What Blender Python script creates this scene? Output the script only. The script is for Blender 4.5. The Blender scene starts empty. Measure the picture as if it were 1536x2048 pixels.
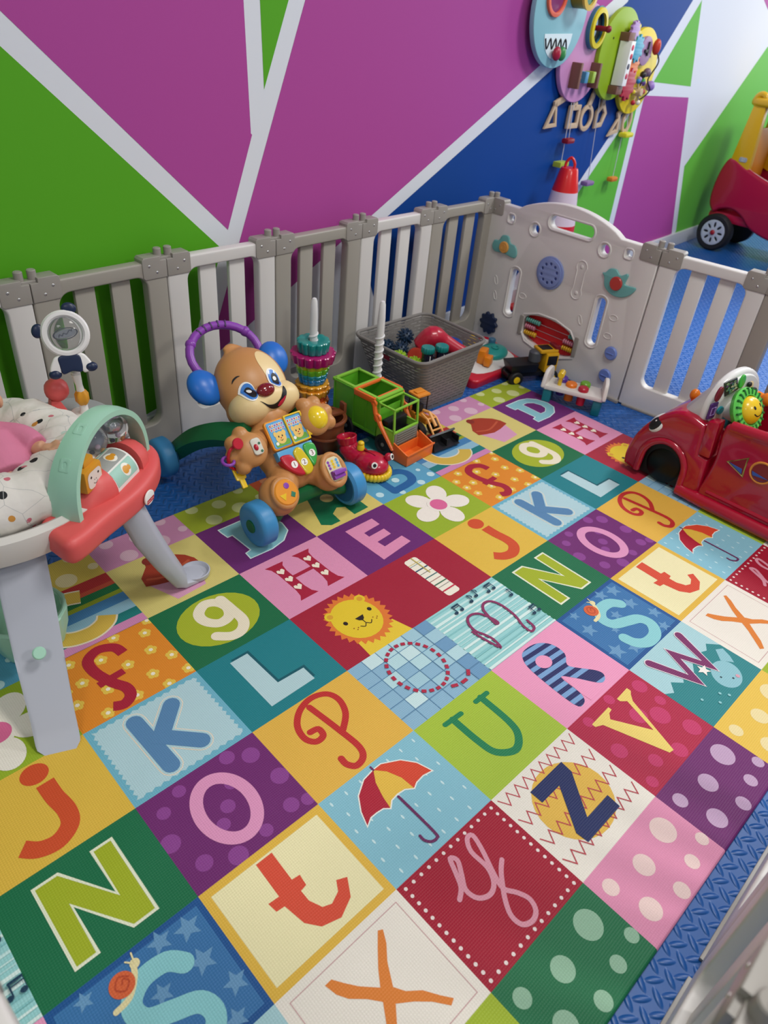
import bpy, bmesh, math, random
from mathutils import Vector, Matrix, Euler
from mathutils.geometry import tessellate_polygon
from mathutils.bvhtree import BVHTree
random.seed(7)
PI = math.pi
SC = bpy.context.scene
COL = SC.collection
# ------------------------------------------------------------------ camera, light, exposure
S = 0.262           # width of one play mat square (m)
AY = 0.8182         # square height / width
MT = 0.012          # play mat thickness
RV = ((0.72089824, -0.68816629, 0.08205417), (-0.35632895, -0.46959401, -0.80778162), (0.59442023, 0.55309007, -0.58374306))
CP = Vector((-0.52510333, -1.44037696, 1.27376479))
FPX = 1434.66
cam_d = bpy.data.cameras.new('camera')
cam = bpy.data.objects.new('camera', cam_d)
COL.objects.link(cam)
right, down, fwd = [Vector(r) for r in RV]
m = Matrix((right, -down, -fwd)).transposed().to_4x4()
m.translation = CP
cam.matrix_world = m
cam_d.sensor_fit = 'VERTICAL'
cam_d.sensor_height = 36
cam_d.lens = 36 * FPX / 2048
cam_d.clip_start = 0.02
cam_d.dof.use_dof = True
cam_d.dof.focus_distance = 1.75
cam_d.dof.aperture_fstop = 4.5
SC.camera = cam
SC.view_settings.view_transform = 'Standard'
SC.view_settings.look = 'None'
SC.view_settings.gamma = 1
SC.view_settings.use_curve_mapping = False
SC.view_settings.exposure = -0.16
W = bpy.data.worlds.new('room_light')
SC.world = W
W.use_nodes = True
W.node_tree.nodes['Background'].inputs[0].default_value = (0.92, 0.95, 1.0, 1)
W.node_tree.nodes['Background'].inputs[1].default_value = 0.32

def area(name, loc, size, power, col=(1, 1, 1), target=None, shape='RECTANGLE', sy=None):
    l = bpy.data.lights.new(name, 'AREA')
    l.shape = shape; l.size = size; l.size_y = sy or size; l.energy = power; l.color = col
    o = bpy.data.objects.new(name, l); COL.objects.link(o); o.location = loc
    if target is not None:
        o.rotation_euler = (Vector(target) - Vector(loc)).to_track_quat('-Z', 'Y').to_euler()
    return o
area('ceiling_panel_light', (0.9, -1.2, 2.75), 0.6, 34, (1, 0.97, 0.92), sy=0.6)
area('ceiling_panel_light.001', (3.3, -0.9, 2.75), 0.6, 54, (0.95, 0.97, 1), sy=0.6)
area('ceiling_panel_light.002', (5.6, -0.6, 2.75), 0.6, 50, (0.95, 0.97, 1), sy=0.6)
area('window_daylight', (7.3, -0.35, 1.6), 2.5, 50, (0.86, 0.93, 1), target=(2.2, -0.6, 0.3), sy=1.5)
area('ceiling_panel_light.003', (-1.6, -1.6, 2.75), 0.6, 16, (1, 0.97, 0.92), sy=0.6)
area('ceiling_panel_light.004', (1.2, -3.4, 2.75), 0.6, 42, (1, 0.97, 0.92), sy=0.6)

_sl = bpy.data.lights.new('floor_fill_spot', 'SPOT'); _sl.energy = 210; _sl.spot_size = math.radians(46); _sl.spot_blend = 0.7; _sl.shadow_soft_size = 0.09; _sl.color = (0.93, 0.96, 1)  # added spot without a known lamp, brightens the floor beyond the right fence
_so = bpy.data.objects.new('floor_fill_spot', _sl); COL.objects.link(_so); _so.location = (3.25, -0.75, 2.75)

# ------------------------------------------------------------------ helpers
def ray(u, v):
    return right * ((u - 768) / FPX) + down * ((v - 1024) / FPX) + fwd
def at(u, v, ax, val):
    d = ray(u, v); return CP + d * ((val - CP[ax]) / d[ax])
def pl(u, v, p0, n):
    d = ray(u, v); n = Vector(n); return CP + d * ((Vector(p0) - CP).dot(n) / d.dot(n))

def lin(h):
    h = h.lstrip('#')
    o = []
    for i in (0, 2, 4):
        c = int(h[i:i + 2], 16) / 255
        o.append(c / 12.92 if c <= 0.04045 else ((c + 0.055) / 1.055) ** 2.4)
    return (*o, 1)
MATS = {}
def mat(name, hexc, rough=0.4, spec=0.5, metal=0, trans=0, alpha=1, coat=0, sss=0, bump=None, ior=1.45):
    if name in MATS: return MATS[name]
    m = bpy.data.materials.new(name); m.use_nodes = True
    nt = m.node_tree; b = nt.nodes['Principled BSDF']
    b.inputs['Base Color'].default_value = lin(hexc)
    b.inputs['Roughness'].default_value = rough
    b.inputs['Specular IOR Level'].default_value = spec
    b.inputs['Metallic'].default_value = metal
    b.inputs['Transmission Weight'].default_value = trans
    b.inputs['Alpha'].default_value = alpha
    b.inputs['Coat Weight'].default_value = coat
    b.inputs['IOR'].default_value = ior
    if sss:
        b.inputs['Subsurface Weight'].default_value = sss
        b.inputs['Subsurface Radius'].default_value = (0.01, 0.006, 0.004)
    tc = nt.nodes.new('ShaderNodeTexCoord')
    nz = nt.nodes.new('ShaderNodeTexNoise'); nz.inputs['Scale'].default_value = bump[0] if bump else 60
    nz.inputs['Detail'].default_value = 3
    nt.links.new(tc.outputs['Object'], nz.inputs['Vector'])
    bp = nt.nodes.new('ShaderNodeBump'); bp.inputs['Strength'].default_value = bump[1] if bump else 0.03
    bp.inputs['Distance'].default_value = bump[2] if bump else 0.001
    nt.links.new(nz.outputs['Fac'], bp.inputs['Height'])
    nt.links.new(bp.outputs['Normal'], b.inputs['Normal'])
    if not bump:
        mr = nt.nodes.new('ShaderNodeMapRange')
        mr.inputs['To Min'].default_value = max(0, rough - 0.04); mr.inputs['To Max'].default_value = min(1, rough + 0.04)
        nt.links.new(nz.outputs['Fac'], mr.inputs['Value']); nt.links.new(mr.outputs['Result'], b.inputs['Roughness'])
    MATS[name] = m
    return m

def T(x=0, y=0, z=0): return Matrix.Translation((x, y, z))
def RX(a): return Matrix.Rotation(math.radians(a), 4, 'X')
def RY(a): return Matrix.Rotation(math.radians(a), 4, 'Y')
def RZ(a): return Matrix.Rotation(math.radians(a), 4, 'Z')
def SCL(x, y, z): return Matrix.Diagonal((x, y, z, 1))
def frame(o, x, y, z=None):
    x = Vector(x).normalized(); z = Vector(z).normalized() if z is not None else x.cross(Vector(y)).normalized()
    y = z.cross(x).normalized()
    m = Matrix((x, y, z)).transposed().to_4x4(); m.translation = Vector(o); return m

def catmull(pts, n=6, closed=False):
    P = [Vector(p) for p in pts]; N = len(P); out = []
    rng = range(N if closed else N - 1)
    for i in rng:
        p1, p2 = P[i], P[(i + 1) % N]
        p0 = P[i - 1] if (closed or i > 0) else p1
        p3 = P[(i + 2) % N] if (closed or i + 2 < N) else p2
        for k in range(n):
            t = k / n
            out.append(0.5 * ((2 * p1) + (p2 - p0) * t + (2 * p0 - 5 * p1 + 4 * p2 - p3) * t * t + (3 * p1 - p0 - 3 * p2 + p3) * t ** 3))
    if not closed: out.append(P[-1])
    return out

def circ(cx, cy, rx, ry=None, n=32, a0=0, a1=360, rot=0):
    ry = rx if ry is None else ry; o = []
    full = abs(a1 - a0) >= 360
    for k in range(n if full else n + 1):
        a = math.radians(a0 + (a1 - a0) * k / n)
        x, y = rx * math.cos(a), ry * math.sin(a)
        c, s = math.cos(math.radians(rot)), math.sin(math.radians(rot))
        o.append((cx + x * c - y * s, cy + x * s + y * c))
    return o
def rrect(x0, y0, x1, y1, r, n=6):
    o = []
    for cx, cy, a in ((x1 - r, y1 - r, 0), (x0 + r, y1 - r, 90), (x0 + r, y0 + r, 180), (x1 - r, y0 + r, 270)):
        o += circ(cx, cy, r, r, n, a, a + 90)
    return o
def area2(l):
    return sum(l[i - 1][0] * l[i][1] - l[i][0] * l[i - 1][1] for i in range(len(l))) / 2
def stroke(pts, w, closed=False, cap=True, smooth=0):
    """2D ribbon outline(s) of width w along pts; returns quads as list of loops"""
    if smooth: pts = [(p[0], p[1]) for p in catmull([(p[0], p[1], 0) for p in pts], smooth, closed)]
    n = len(pts); L = []; Rr = []
    ws = w if isinstance(w, (list, tuple)) else [w] * n
    if len(ws) != n: ws = [ws[0] + (ws[-1] - ws[0]) * i / (n - 1) for i in range(n)]
    for i in range(n):
        a = Vector(pts[i - 1] if (i > 0 or closed) else pts[i]); b = Vector(pts[(i + 1) % n] if (i < n - 1 or closed) else pts[i])
        p = Vector(pts[i]); da, db = p - a, b - p
        d = (da.normalized() if da.length > 1e-9 else Vector((0, 0))) + (db.normalized() if db.length > 1e-9 else Vector((0, 0)))
        d = d.normalized() if d.length > 1e-6 else Vector((1, 0))
        nx = Vector((-d.y, d.x)); hw = ws[i] / 2
        if 0 < i < n - 1 or closed:
            d1 = (p - Vector(pts[i - 1])).normalized(); k = max(0.5, abs(Vector((-d1.y, d1.x)).dot(nx))); hw = hw / k
        L.append(tuple(p + nx * hw)); Rr.append(tuple(p - nx * hw))
    out = []
    for i in range(n if closed else n - 1):
        j = (i + 1) % n
        out.append([L[i], L[j], Rr[j], Rr[i]])
    if cap and not closed:
        out.append(circ(pts[0][0], pts[0][1], ws[0] / 2, None, 14)); out.append(circ(pts[-1][0], pts[-1][1], ws[-1] / 2, None, 14))
    return out

class MB:
    def __init__(s): s.v = []; s.f = []; s.m = []
    def add(s, vs, fs, mi=0, M=None):
        b = len(s.v)
        s.v += [(M @ Vector(v)) if M is not None else Vector(v) for v in vs]
        s.f += [tuple(b + i for i in f) for f in fs]; s.m += [mi] * len(fs)
        return s
    def box(s, c, d, bev=0, mi=0, M=None, seg=2):
        bm = bmesh.new(); bmesh.ops.create_cube(bm, size=1)
        for v in bm.verts: v.co = Vector((v.co.x * d[0], v.co.y * d[1], v.co.z * d[2]))
        if bev: bmesh.ops.bevel(bm, geom=bm.edges[:], offset=bev, segments=seg, profile=0.6, affect='EDGES')
        for v in bm.verts: v.co += Vector(c)
        bm.verts.index_update()
        s.add([v.co[:] for v in bm.verts], [[v.index for v in f.verts] for f in bm.faces], mi, M); bm.free(); return s
    def hexa(s, pts, bev=0, mi=0, M=None):
        """8 points: bottom 4 ccw, top 4 ccw"""
        bm = bmesh.new(); vs = [bm.verts.new(p) for p in pts]
        for f in ((3, 2, 1, 0), (4, 5, 6, 7), (0, 1, 5, 4), (1, 2, 6, 5), (2, 3, 7, 6), (3, 0, 4, 7)): bm.faces.new([vs[i] for i in f])
        if bev: bmesh.ops.bevel(bm, geom=bm.edges[:], offset=bev, segments=2, profile=0.6, affect='EDGES')
        bm.verts.index_update()
        s.add([v.co[:] for v in bm.verts], [[v.index for v in f.verts] for f in bm.faces], mi, M); bm.free(); return s
    def lathe(s, prof, seg=24, mi=0, M=None, fn=None):
        vs = []; fs = []; n = len(prof)
        for k in range(seg):
            a = 2 * PI * k / seg; q = fn(a) if fn else 1
            for r, z in prof: vs.append((r * q * math.cos(a), r * q * math.sin(a), z))
        for k in range(seg):
            k2 = (k + 1) % seg
            for i in range(n - 1): fs.append((k * n + i, k2 * n + i, k2 * n + i + 1, k * n + i + 1))
        if prof[0][0] > 1e-6: fs.append([k * n for k in range(seg)][::-1])
        if prof[-1][0] > 1e-6: fs.append([k * n + n - 1 for k in range(seg)])
        return s.add(vs, fs, mi, M)
    def ring(s, prof, seg=24, mi=0, M=None, fn=None):
        vs = []; fs = []; n = len(prof)
        for k in range(seg):
            a = 2 * PI * k / seg; q = fn(a) if fn else 1
            for r, z in prof: vs.append((r * q * math.cos(a), r * q * math.sin(a), z))
        for k in range(seg):
            k2 = (k + 1) % seg
            for i in range(n): fs.append((k * n + i, k2 * n + i, k2 * n + (i + 1) % n, k * n + (i + 1) % n))
        return s.add(vs, fs, mi, M)
    def torus(s, R, r, seg=32, ms=12, mi=0, M=None, sx=1, sz=1):
        prof = [(R + r * math.cos(2 * PI * i / ms) * sx, r * math.sin(2 * PI * i / ms) * sz) for i in range(ms)]
        return s.ring(prof, seg, mi, M)
    def cyl(s, r, h, seg=24, bev=0.0, mi=0, M=None, r2=None):
        r2 = r if r2 is None else r2; b = bev
        prof = [(0, 0), (r - b, 0), (r, b), (r2, h - b), (r2 - b, h), (0, h)] if b else [(0, 0), (r, 0), (r2, h), (0, h)]
        return s.lathe(prof, seg, mi, M)
    def ell(s, c, r, mi=0, M=None, seg=24, rg=14):
        r = (r, r, r) if not isinstance(r, (tuple, list)) else r
        prof = [(math.sin(PI * i / rg), -math.cos(PI * i / rg)) for i in range(rg + 1)]
        prof[0] = (0, -1); prof[-1] = (0, 1)
        mm = (M if M is not None else Matrix()) @ T(*c) @ SCL(*r)
        return s.lathe(prof, seg, mi, mm)
    def tube(s, pts, r, seg=10, mi=0, M=None, closed=False, smooth=0, flat=1.0, up=None):
        if smooth: pts = catmull(pts, smooth, closed)
        P = [Vector(p) for p in pts]; n = len(P)
        rs = list(r) if isinstance(r, (list, tuple)) else [r] * n
        if len(rs) != n: 
            o = []
            for i in range(n):
                t = i / max(1, n - 1) * (len(rs) - 1); a = min(int(t), len(rs) - 2); o.append(rs[a] + (rs[a + 1] - rs[a]) * (t - a))
            rs = o
        vs = []; fs = []; ref = None
        for i in range(n):
            a = P[i - 1] if (i > 0 or closed) else P[i]; b = P[(i + 1) % n] if (i < n - 1 or closed) else P[i]
            d = (b - a).normalized()
            if up is not None: u = d.cross(Vector(up)).normalized()
            else:
                if ref is None: ref = Vector((0, 0, 1)) if abs(d.z) < 0.9 else Vector((1, 0, 0)); ref = d.cross(ref).normalized()
                u = (ref - d * ref.dot(d)).normalized(); ref = u
            w = d.cross(u).normalized()
            for k in range(seg):
                t = 2 * PI * k / seg
                vs.append(P[i] + u * math.cos(t) * rs[i] + w * math.sin(t) * rs[i] * flat)
        for i in range(n if closed else n - 1):
            j = (i + 1) % n
            for k in range(seg): fs.append((i * seg + k, i * seg + (k + 1) % seg, j * seg + (k + 1) % seg, j * seg + k))
        if not closed:
            fs.append(list(range(seg))[::-1]); fs.append([(n - 1) * seg + k for k in range(seg)])
        return s.add(vs, fs, mi, M)
    def plate(s, loops, t, bev=0, mi=0, M=None, res=2):
        """solid plate from 2D loops (outer + holes), z from 0 to t, rounded edges"""
        cu = bpy.data.curves.new('tmp', 'CURVE'); cu.dimensions = '2D'; cu.fill_mode = 'BOTH'
        cu.extrude = max(t / 2 - bev, 0); cu.bevel_depth = bev; cu.bevel_resolution = res; cu.offset = -bev
        for i, l in enumerate(loops):
            a = area2(l)
            if (a < 0) == (i == 0): l = l[::-1]
            sp = cu.splines.new('POLY'); sp.points.add(len(l) - 1); sp.use_cyclic_u = True
            for p, q in zip(sp.points, l): p.co = (q[0], q[1], 0, 1)
        o = bpy.data.objects.new('tmp', cu); COL.objects.link(o)
        dg = bpy.context.evaluated_depsgraph_get(); dg.update()
        me = bpy.data.meshes.new_from_object(o.evaluated_get(dg))
        mm = (M if M is not None else Matrix()) @ T(0, 0, t / 2)
        s.add([v.co[:] for v in me.vertices], [list(p.vertices) for p in me.polygons], mi, mm)
        bpy.data.objects.remove(o); bpy.data.curves.remove(cu); bpy.data.meshes.remove(me)
        return s
    def flat(s, loops, z=0, mi=0, M=None):
        """zero thickness printed shape, loops = outer + holes, facing +Z"""
        vl = [[Vector((p[0], p[1], 0)) for p in l] for l in loops]
        tr = tessellate_polygon(vl); vs = [(p.x, p.y, z) for l in vl for p in l]
        fs = []
        for a, b, c in tr:
            A, B, C = vs[a], vs[b], vs[c]
            ar = (B[0] - A[0]) * (C[1] - A[1]) - (C[0] - A[0]) * (B[1] - A[1])
            if abs(ar) < 1e-12: continue
            fs.append((a, b, c) if ar > 0 else (a, c, b))
        return s.add(vs, fs, mi, M)
    def build(s, name, mats, parent=None, smooth=True, angle=40, loc=None):
        me = bpy.data.meshes.new(name)
        me.from_pydata([v[:] for v in s.v], [], s.f)
        mats = mats if isinstance(mats, (list, tuple)) else [mats]
        for m_ in mats: me.materials.append(m_)
        me.polygons.foreach_set('material_index', s.m)
        me.validate(); me.update()
        bm = bmesh.new(); bm.from_mesh(me)
        bmesh.ops.remove_doubles(bm, verts=bm.verts, dist=1e-7 if getattr(s, 'keep', False) else 1e-6)
        if not getattr(s, 'keep', False): bmesh.ops.recalc_face_normals(bm, faces=bm.faces)
        bm.to_mesh(me); bm.free()
        if smooth:
            me.polygons.foreach_set('use_smooth', [True] * len(me.polygons))
            me.set_sharp_from_angle(angle=math.radians(angle))
        o = bpy.data.objects.new(name, me); COL.objects.link(o)
        if parent is not None: o.parent = parent
        return o

def thing(name, label, cat, loc=(0, 0, 0), rotz=0, group=None, M=None):
    o = bpy.data.objects.new(name, None); COL.objects.link(o)
    o.empty_display_size = 0.05
    if M is not None: o.matrix_world = M
    else: o.location = loc; o.rotation_euler = (0, 0, math.radians(rotz))
    o['label'] = label; o['category'] = cat
    if group: o['group'] = group
    return o
def tag(o, label, cat, group=None):
    o['label'] = label; o['category'] = cat
    if group: o['group'] = group
    return o
def struct(o): o['kind'] = 'structure'; return o
def copy_thing(r, label, M=None, group=None, loc=None):
    c = r.copy(); COL.objects.link(c); c['label'] = label
    if M is not None: c.matrix_world = M
    if loc is not None: c.location = loc
    if group: c['group'] = group
    for ch in [o for o in bpy.data.objects if o.parent == r]:
        d = ch.copy(); COL.objects.link(d); d.parent = c
        for g in [o for o in bpy.data.objects if o.parent == ch]:
            e = g.copy(); COL.objects.link(e); e.parent = d
    return c
def blob(mb, voxel=0.004, it=6, fac=0.6):
    """one continuous surface from overlapping solids"""
    o = mb.build('tmp', [MATS['white_plastic']])
    r = o.modifiers.new('r', 'REMESH'); r.mode = 'VOXEL'; r.voxel_size = voxel
    sm = o.modifiers.new('s', 'SMOOTH'); sm.iterations = it; sm.factor = fac
    dg = bpy.context.evaluated_depsgraph_get(); dg.update()
    me = bpy.data.meshes.new_from_object(o.evaluated_get(dg))
    out = MB(); out.add([v.co[:] for v in me.vertices], [list(p.vertices) for p in me.polygons])
    bpy.data.objects.remove(o); bpy.data.meshes.remove(me)
    return out
def bvh_of(mbs):
    vs = []; fs = []
    for mb in mbs:
        b = len(vs); vs += mb.v; fs += [tuple(b + i for i in f) for f in mb.f]
    return BVHTree.FromPolygons([Vector(v) for v in vs], fs)
def decal(mb, loops, F, bvh, off=0.0008, mi=0, L=0.006, ext=0.3):
    """printed shape drawn in frame F (its XY plane), laid on the surface by projecting along -Z of F"""
    t = MB(); t.flat(loops)
    bm = bmesh.new(); vs = [bm.verts.new(v) for v in t.v]
    for f in t.f:
        try: bm.faces.new([vs[i] for i in f])
        except ValueError: pass
    bmesh.ops.remove_doubles(bm, verts=bm.verts, dist=1e-7)
    for _ in range(7):
        es = [e for e in bm.edges if e.calc_length() > L]
        if not es: break
        bmesh.ops.subdivide_edges(bm, edges=es, cuts=1)
        bmesh.ops.triangulate(bm, faces=bm.faces)
    bm.verts.index_update()
    R3 = F.to_3x3(); d = -(R3 @ Vector((0, 0, 1))).normalized(); out = []
    for v in bm.verts:
        p = F @ Vector((v.co.x, v.co.y, ext)); h = bvh.ray_cast(p, d)
        if h[0] is None: h = bvh.find_nearest(F @ Vector((v.co.x, v.co.y, 0)))
        n = h[1]; n = n if n.dot(d) < 0 else -n
        out.append(h[0] + n * off)
    mb.add(out, [[v.index for v in f.verts] for f in bm.faces], mi); bm.free()
def text_loops(s, size):
    """filled mesh of a short text, centred; returns verts, faces"""
    cu = bpy.data.curves.new('t', 'FONT'); cu.body = s; cu.size = size; cu.align_x = 'CENTER'; cu.align_y = 'CENTER'; cu.resolution_u = 3
    o = bpy.data.objects.new('t', cu); COL.objects.link(o)
    dg = bpy.context.evaluated_depsgraph_get(); dg.update()
    me = bpy.data.meshes.new_from_object(o.evaluated_get(dg))
    r = ([v.co[:] for v in me.vertices], [list(p.vertices) for p in me.polygons])
    bpy.data.objects.remove(o); bpy.data.curves.remove(cu); bpy.data.meshes.remove(me)
    return r

WP = mat('white_plastic', 'e6e4e0', 0.35)
# ------------------------------------------------------------------ the room
def foam_material():
    m = bpy.data.materials.new('blue_foam_tile'); m.use_nodes = True; nt = m.node_tree; N = nt.nodes; L = nt.links
    b = N['Principled BSDF']; b.inputs['Base Color'].default_value = lin('1c58a0'); b.inputs['Roughness'].default_value = 0.36
    b.inputs['Specular IOR Level'].default_value = 0.5
    tc = N.new('ShaderNodeTexCoord'); sp = N.new('ShaderNodeSeparateXYZ'); L.new(tc.outputs['Object'], sp.inputs[0])
    def mth(op, a, b_=None, c=None):
        n = N.new('ShaderNodeMath'); n.operation = op
        for i, x in enumerate((a, b_, c)):
            if x is None: continue
            if isinstance(x, (int, float)): n.inputs[i].default_value = x
            else: L.new(x, n.inputs[i])
        return n.outputs[0]
    hs = []
    for x0, y0, ang in ((0.4475, -1.4395, -40), (0.469, -1.4565, 54)):
        dx = mth('SUBTRACT', mth('MODULO', mth('ADD', mth('SUBTRACT', sp.outputs[0], x0 - 41), 0.0), 0.041), 0.0205)
        dy = mth('SUBTRACT', mth('MODULO', mth('ADD', mth('SUBTRACT', sp.outputs[1], y0 - 31), 0.0), 0.031), 0.0155)
        ca, sa = math.cos(math.radians(ang)), math.sin(math.radians(ang))
        u = mth('ADD', mth('MULTIPLY', dx, ca / 0.0172), mth('MULTIPLY', dy, sa / 0.0172))
        w = mth('ADD', mth('MULTIPLY', dx, -sa / 0.0062), mth('MULTIPLY', dy, ca / 0.0062))
        r = mth('ADD', mth('MULTIPLY', u, u), mth('MULTIPLY', w, w))
        mr = N.new('ShaderNodeMapRange'); mr.interpolation_type = 'SMOOTHSTEP'
        mr.inputs['From Min'].default_value = 1.1; mr.inputs['From Max'].default_value = -0.15
        L.new(r, mr.inputs['Value']); hs.append(mr.outputs[0])
    h = mth('MAXIMUM', hs[0], hs[1])
    bp = N.new('ShaderNodeBump'); bp.inputs['Strength'].default_value = 1; bp.inputs['Distance'].default_value = 0.003
    L.new(h, bp.inputs['Height']); L.new(bp.outputs['Normal'], b.inputs['Normal'])
    return m
FOAM = foam_material()
fl = MB(); fl.box((2.5, -2.0, -0.01), (13, 8, 0.02))
struct(fl.build('floor', FOAM, smooth=False))

WA = Vector((0.4 * S, 2.0 * S, 0)); WD = Vector((1, 0.0727, 0)).normalized(); WN = Vector((WD.y, -WD.x, 0))   # wall line, normal towards the room
WF = frame(WA, WD, (0, 0, 1), WN)     # local x along the wall, y up, z into the room
WFI = WF.inverted()
def wp(u, v, off=0.0):
    p = WFI @ pl(u, v, WA + WN * off, WN); return (p.x, p.y)
WHITE_W = mat('wall_paint_white', 'dcdfe5', 0.6, spec=0.25, bump=(400, 0.15, 0.0004))
WG = mat('wall_paint_green', '56a61f', 0.6, spec=0.25, bump=(400, 0.15, 0.0004))
WG2 = mat('wall_paint_leaf', '63b83c', 0.6, spec=0.25, bump=(400, 0.15, 0.0004))
WPU = mat('wall_paint_purple', 'ad4796', 0.6, spec=0.25, bump=(400, 0.15, 0.0004))
WB = mat('wall_paint_blue', '003f8c', 0.6, spec=0.25, bump=(400, 0.15, 0.0004))
wall = MB()
wall.box((2.6, 1.5, -0.04), (11, 3.2, 0.08))
def wpoly(pts, mi, z=0.0006, extra=None):
    wall.flat([[wp(*p) if len(p) == 2 else p[1:] for p in pts]], z, mi)
wall.keep = True
# ('w', x, y) gives wall coordinates directly, used where the paint runs on outside the photograph
wpoly([(0, 92), (444, 498), (400, 640), (360, 790), ('w', 0.25, 0.08), ('w', -2.6, 0.08), ('w', -2.6, 2.9)], 1)
wpoly([(0, 21), (455.7, 459.6), (504, 269.5), (501.6, 267), (486.7, 0), ('w', 0.85, 2.6), ('w', -1.6, 2.9)], 3)
wpoly([(519.8, 0), (577, 0), (528, 179)], 1)
_a, _b = wp(577, 0), wp(519.8, 0)
wpoly([(519.8, 0), ('w', _b[0] + 0.02, 2.9), ('w', _a[0] + 0.42, 2.9), (577, 0)], 1)
_r = wp(1229, 0); _l = wp(610.4, 0)
wpoly([(610.4, 0), (482, 471.4), (425, 681), (415, 724), (672, 493), (750.4, 424.5), (1081, 129.7), (1229, -2), ('w', _r[0] + 1.0, 3.0), ('w', _l[0] + 0.4, 3.0)], 3)
_c, _d = wp(1255, 4), wp(1386, 0)
wpoly([(1255, 4), (796, 414), (728, 474), (738, 558), (746, 590), (790, 740), ('w', wp(930, 700)[0], 0.09), (1015, 600), (1024, 564), (1159, 362), (1222, 267.5), (1314, 119), (1386, 0), ('w', _d[0] + 0.35, 3.0), ('w', _c[0] + 1.1, 3.0)], 4)
wpoly([(1404, 0), (1307, 164), (1381, 173)], 2)
wpoly([(1276, 203), (1230, 275), (1147, 399), (1033, 586), (1024, 598), ('w', wp(1218, 441)[0] - 0.06, 0.09), (1218.6, 441)], 2)
wpoly([(1289, 191), (1377, 195), (1343, 467), ('w', wp(1343, 467)[0] - 0.03, 0.09), ('w', wp(1224, 448)[0] - 0.05, 0.09), (1227, 446)], 3)
wpoly([(1535, 93.7), (1368.8, 332), (1352, 461), ('w', wp(1352, 461)[0] - 0.01, 0.09), ('w', 7.6, 0.09), ('w', 7.6, wp(1535, 93.7)[1] + 0.3)], 2)
wpoly([(1528, 0), (1536, 20), ('w', 7.9, 2.0), ('w', 7.9, 2.9), ('w', wp(1528, 0)[0], 2.9)], 3)
wo = wall.build('wall_back', [WHITE_W, WG, WG2, WPU, WB], smooth=False)
wo.matrix_world = WF; struct(wo)
bb = MB(); bb.box((2.6, 0.045, 0.008), (11, 0.09, 0.016), 0.003)
bo = bb.build('baseboard_back', mat('baseboard_white', 'cfd0d2', 0.4)); bo.matrix_world = WF; struct(bo)

# ------------------------------------------------------------------ play mat
def print_mat(hexc):
    k = 'print_' + hexc
    if k in MATS: return MATS[k]
    m = bpy.data.materials.new(k); m.use_nodes = True; nt = m.node_tree; N = nt.nodes; L = nt.links
    b = N['Principled BSDF']; b.inputs['Base Color'].default_value = lin(hexc); b.inputs['Roughness'].default_value = 0.5
    b.inputs['Specular IOR Level'].default_value = 0.28
    g = N.new('ShaderNodeGroup'); g.node_tree = weave_group(); L.new(g.outputs[0], b.inputs['Normal'])
    MATS[k] = m; return m
_WG = []
def weave_group():
    if _WG: return _WG[0]
    g = bpy.data.node_groups.new('woven_emboss', 'ShaderNodeTree')
    g.interface.new_socket('Normal', in_out='OUTPUT', socket_type='NodeSocketVector')
    N = g.nodes; L = g.links
    tc = N.new('ShaderNodeTexCoord'); sp = N.new('ShaderNodeSeparateXYZ'); L.new(tc.outputs['Object'], sp.inputs[0])
    hs = []
    for ax, ph in ((0, 0), (1, 0.3)):
        a = N.new('ShaderNodeMath'); a.operation = 'MULTIPLY_ADD'; L.new(sp.outputs[ax], a.inputs[0]); a.inputs[1].default_value = PI / 0.0044; a.inputs[2].default_value = ph
        s_ = N.new('ShaderNodeMath'); s_.operation = 'SINE'; L.new(a.outputs[0], s_.inputs[0])
        ab = N.new('ShaderNodeMath'); ab.operation = 'ABSOLUTE'; L.new(s_.outputs[0], ab.inputs[0])
        pw = N.new('ShaderNodeMath'); pw.operation = 'POWER'; L.new(ab.outputs[0], pw.inputs[0]); pw.inputs[1].default_value = 0.4
        hs.append(pw.outputs[0])
    mu = N.new('ShaderNodeMath'); mu.operation = 'MULTIPLY'; L.new(hs[0], mu.inputs[0]); L.new(hs[1], mu.inputs[1])
    bp = N.new('ShaderNodeBump'); bp.inputs['Strength'].default_value = 0.75; bp.inputs['Distance'].default_value = 0.0007
    L.new(mu.outputs[0], bp.inputs['Height'])
    nz = N.new('ShaderNodeTexNoise'); nz.inputs['Scale'].default_value = 5.5; nz.inputs['Detail'].default_value = 1; L.new(tc.outputs['Object'], nz.inputs['Vector'])
    b2 = N.new('ShaderNodeBump'); b2.inputs['Strength'].default_value = 0.5; b2.inputs['Distance'].default_value = 0.012
    L.new(nz.outputs['Fac'], b2.inputs['Height']); L.new(bp.outputs['Normal'], b2.inputs['Normal'])
    o = N.new('NodeGroupOutput'); L.new(b2.outputs['Normal'], o.inputs[0])
    _WG.append(g); return g

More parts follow.
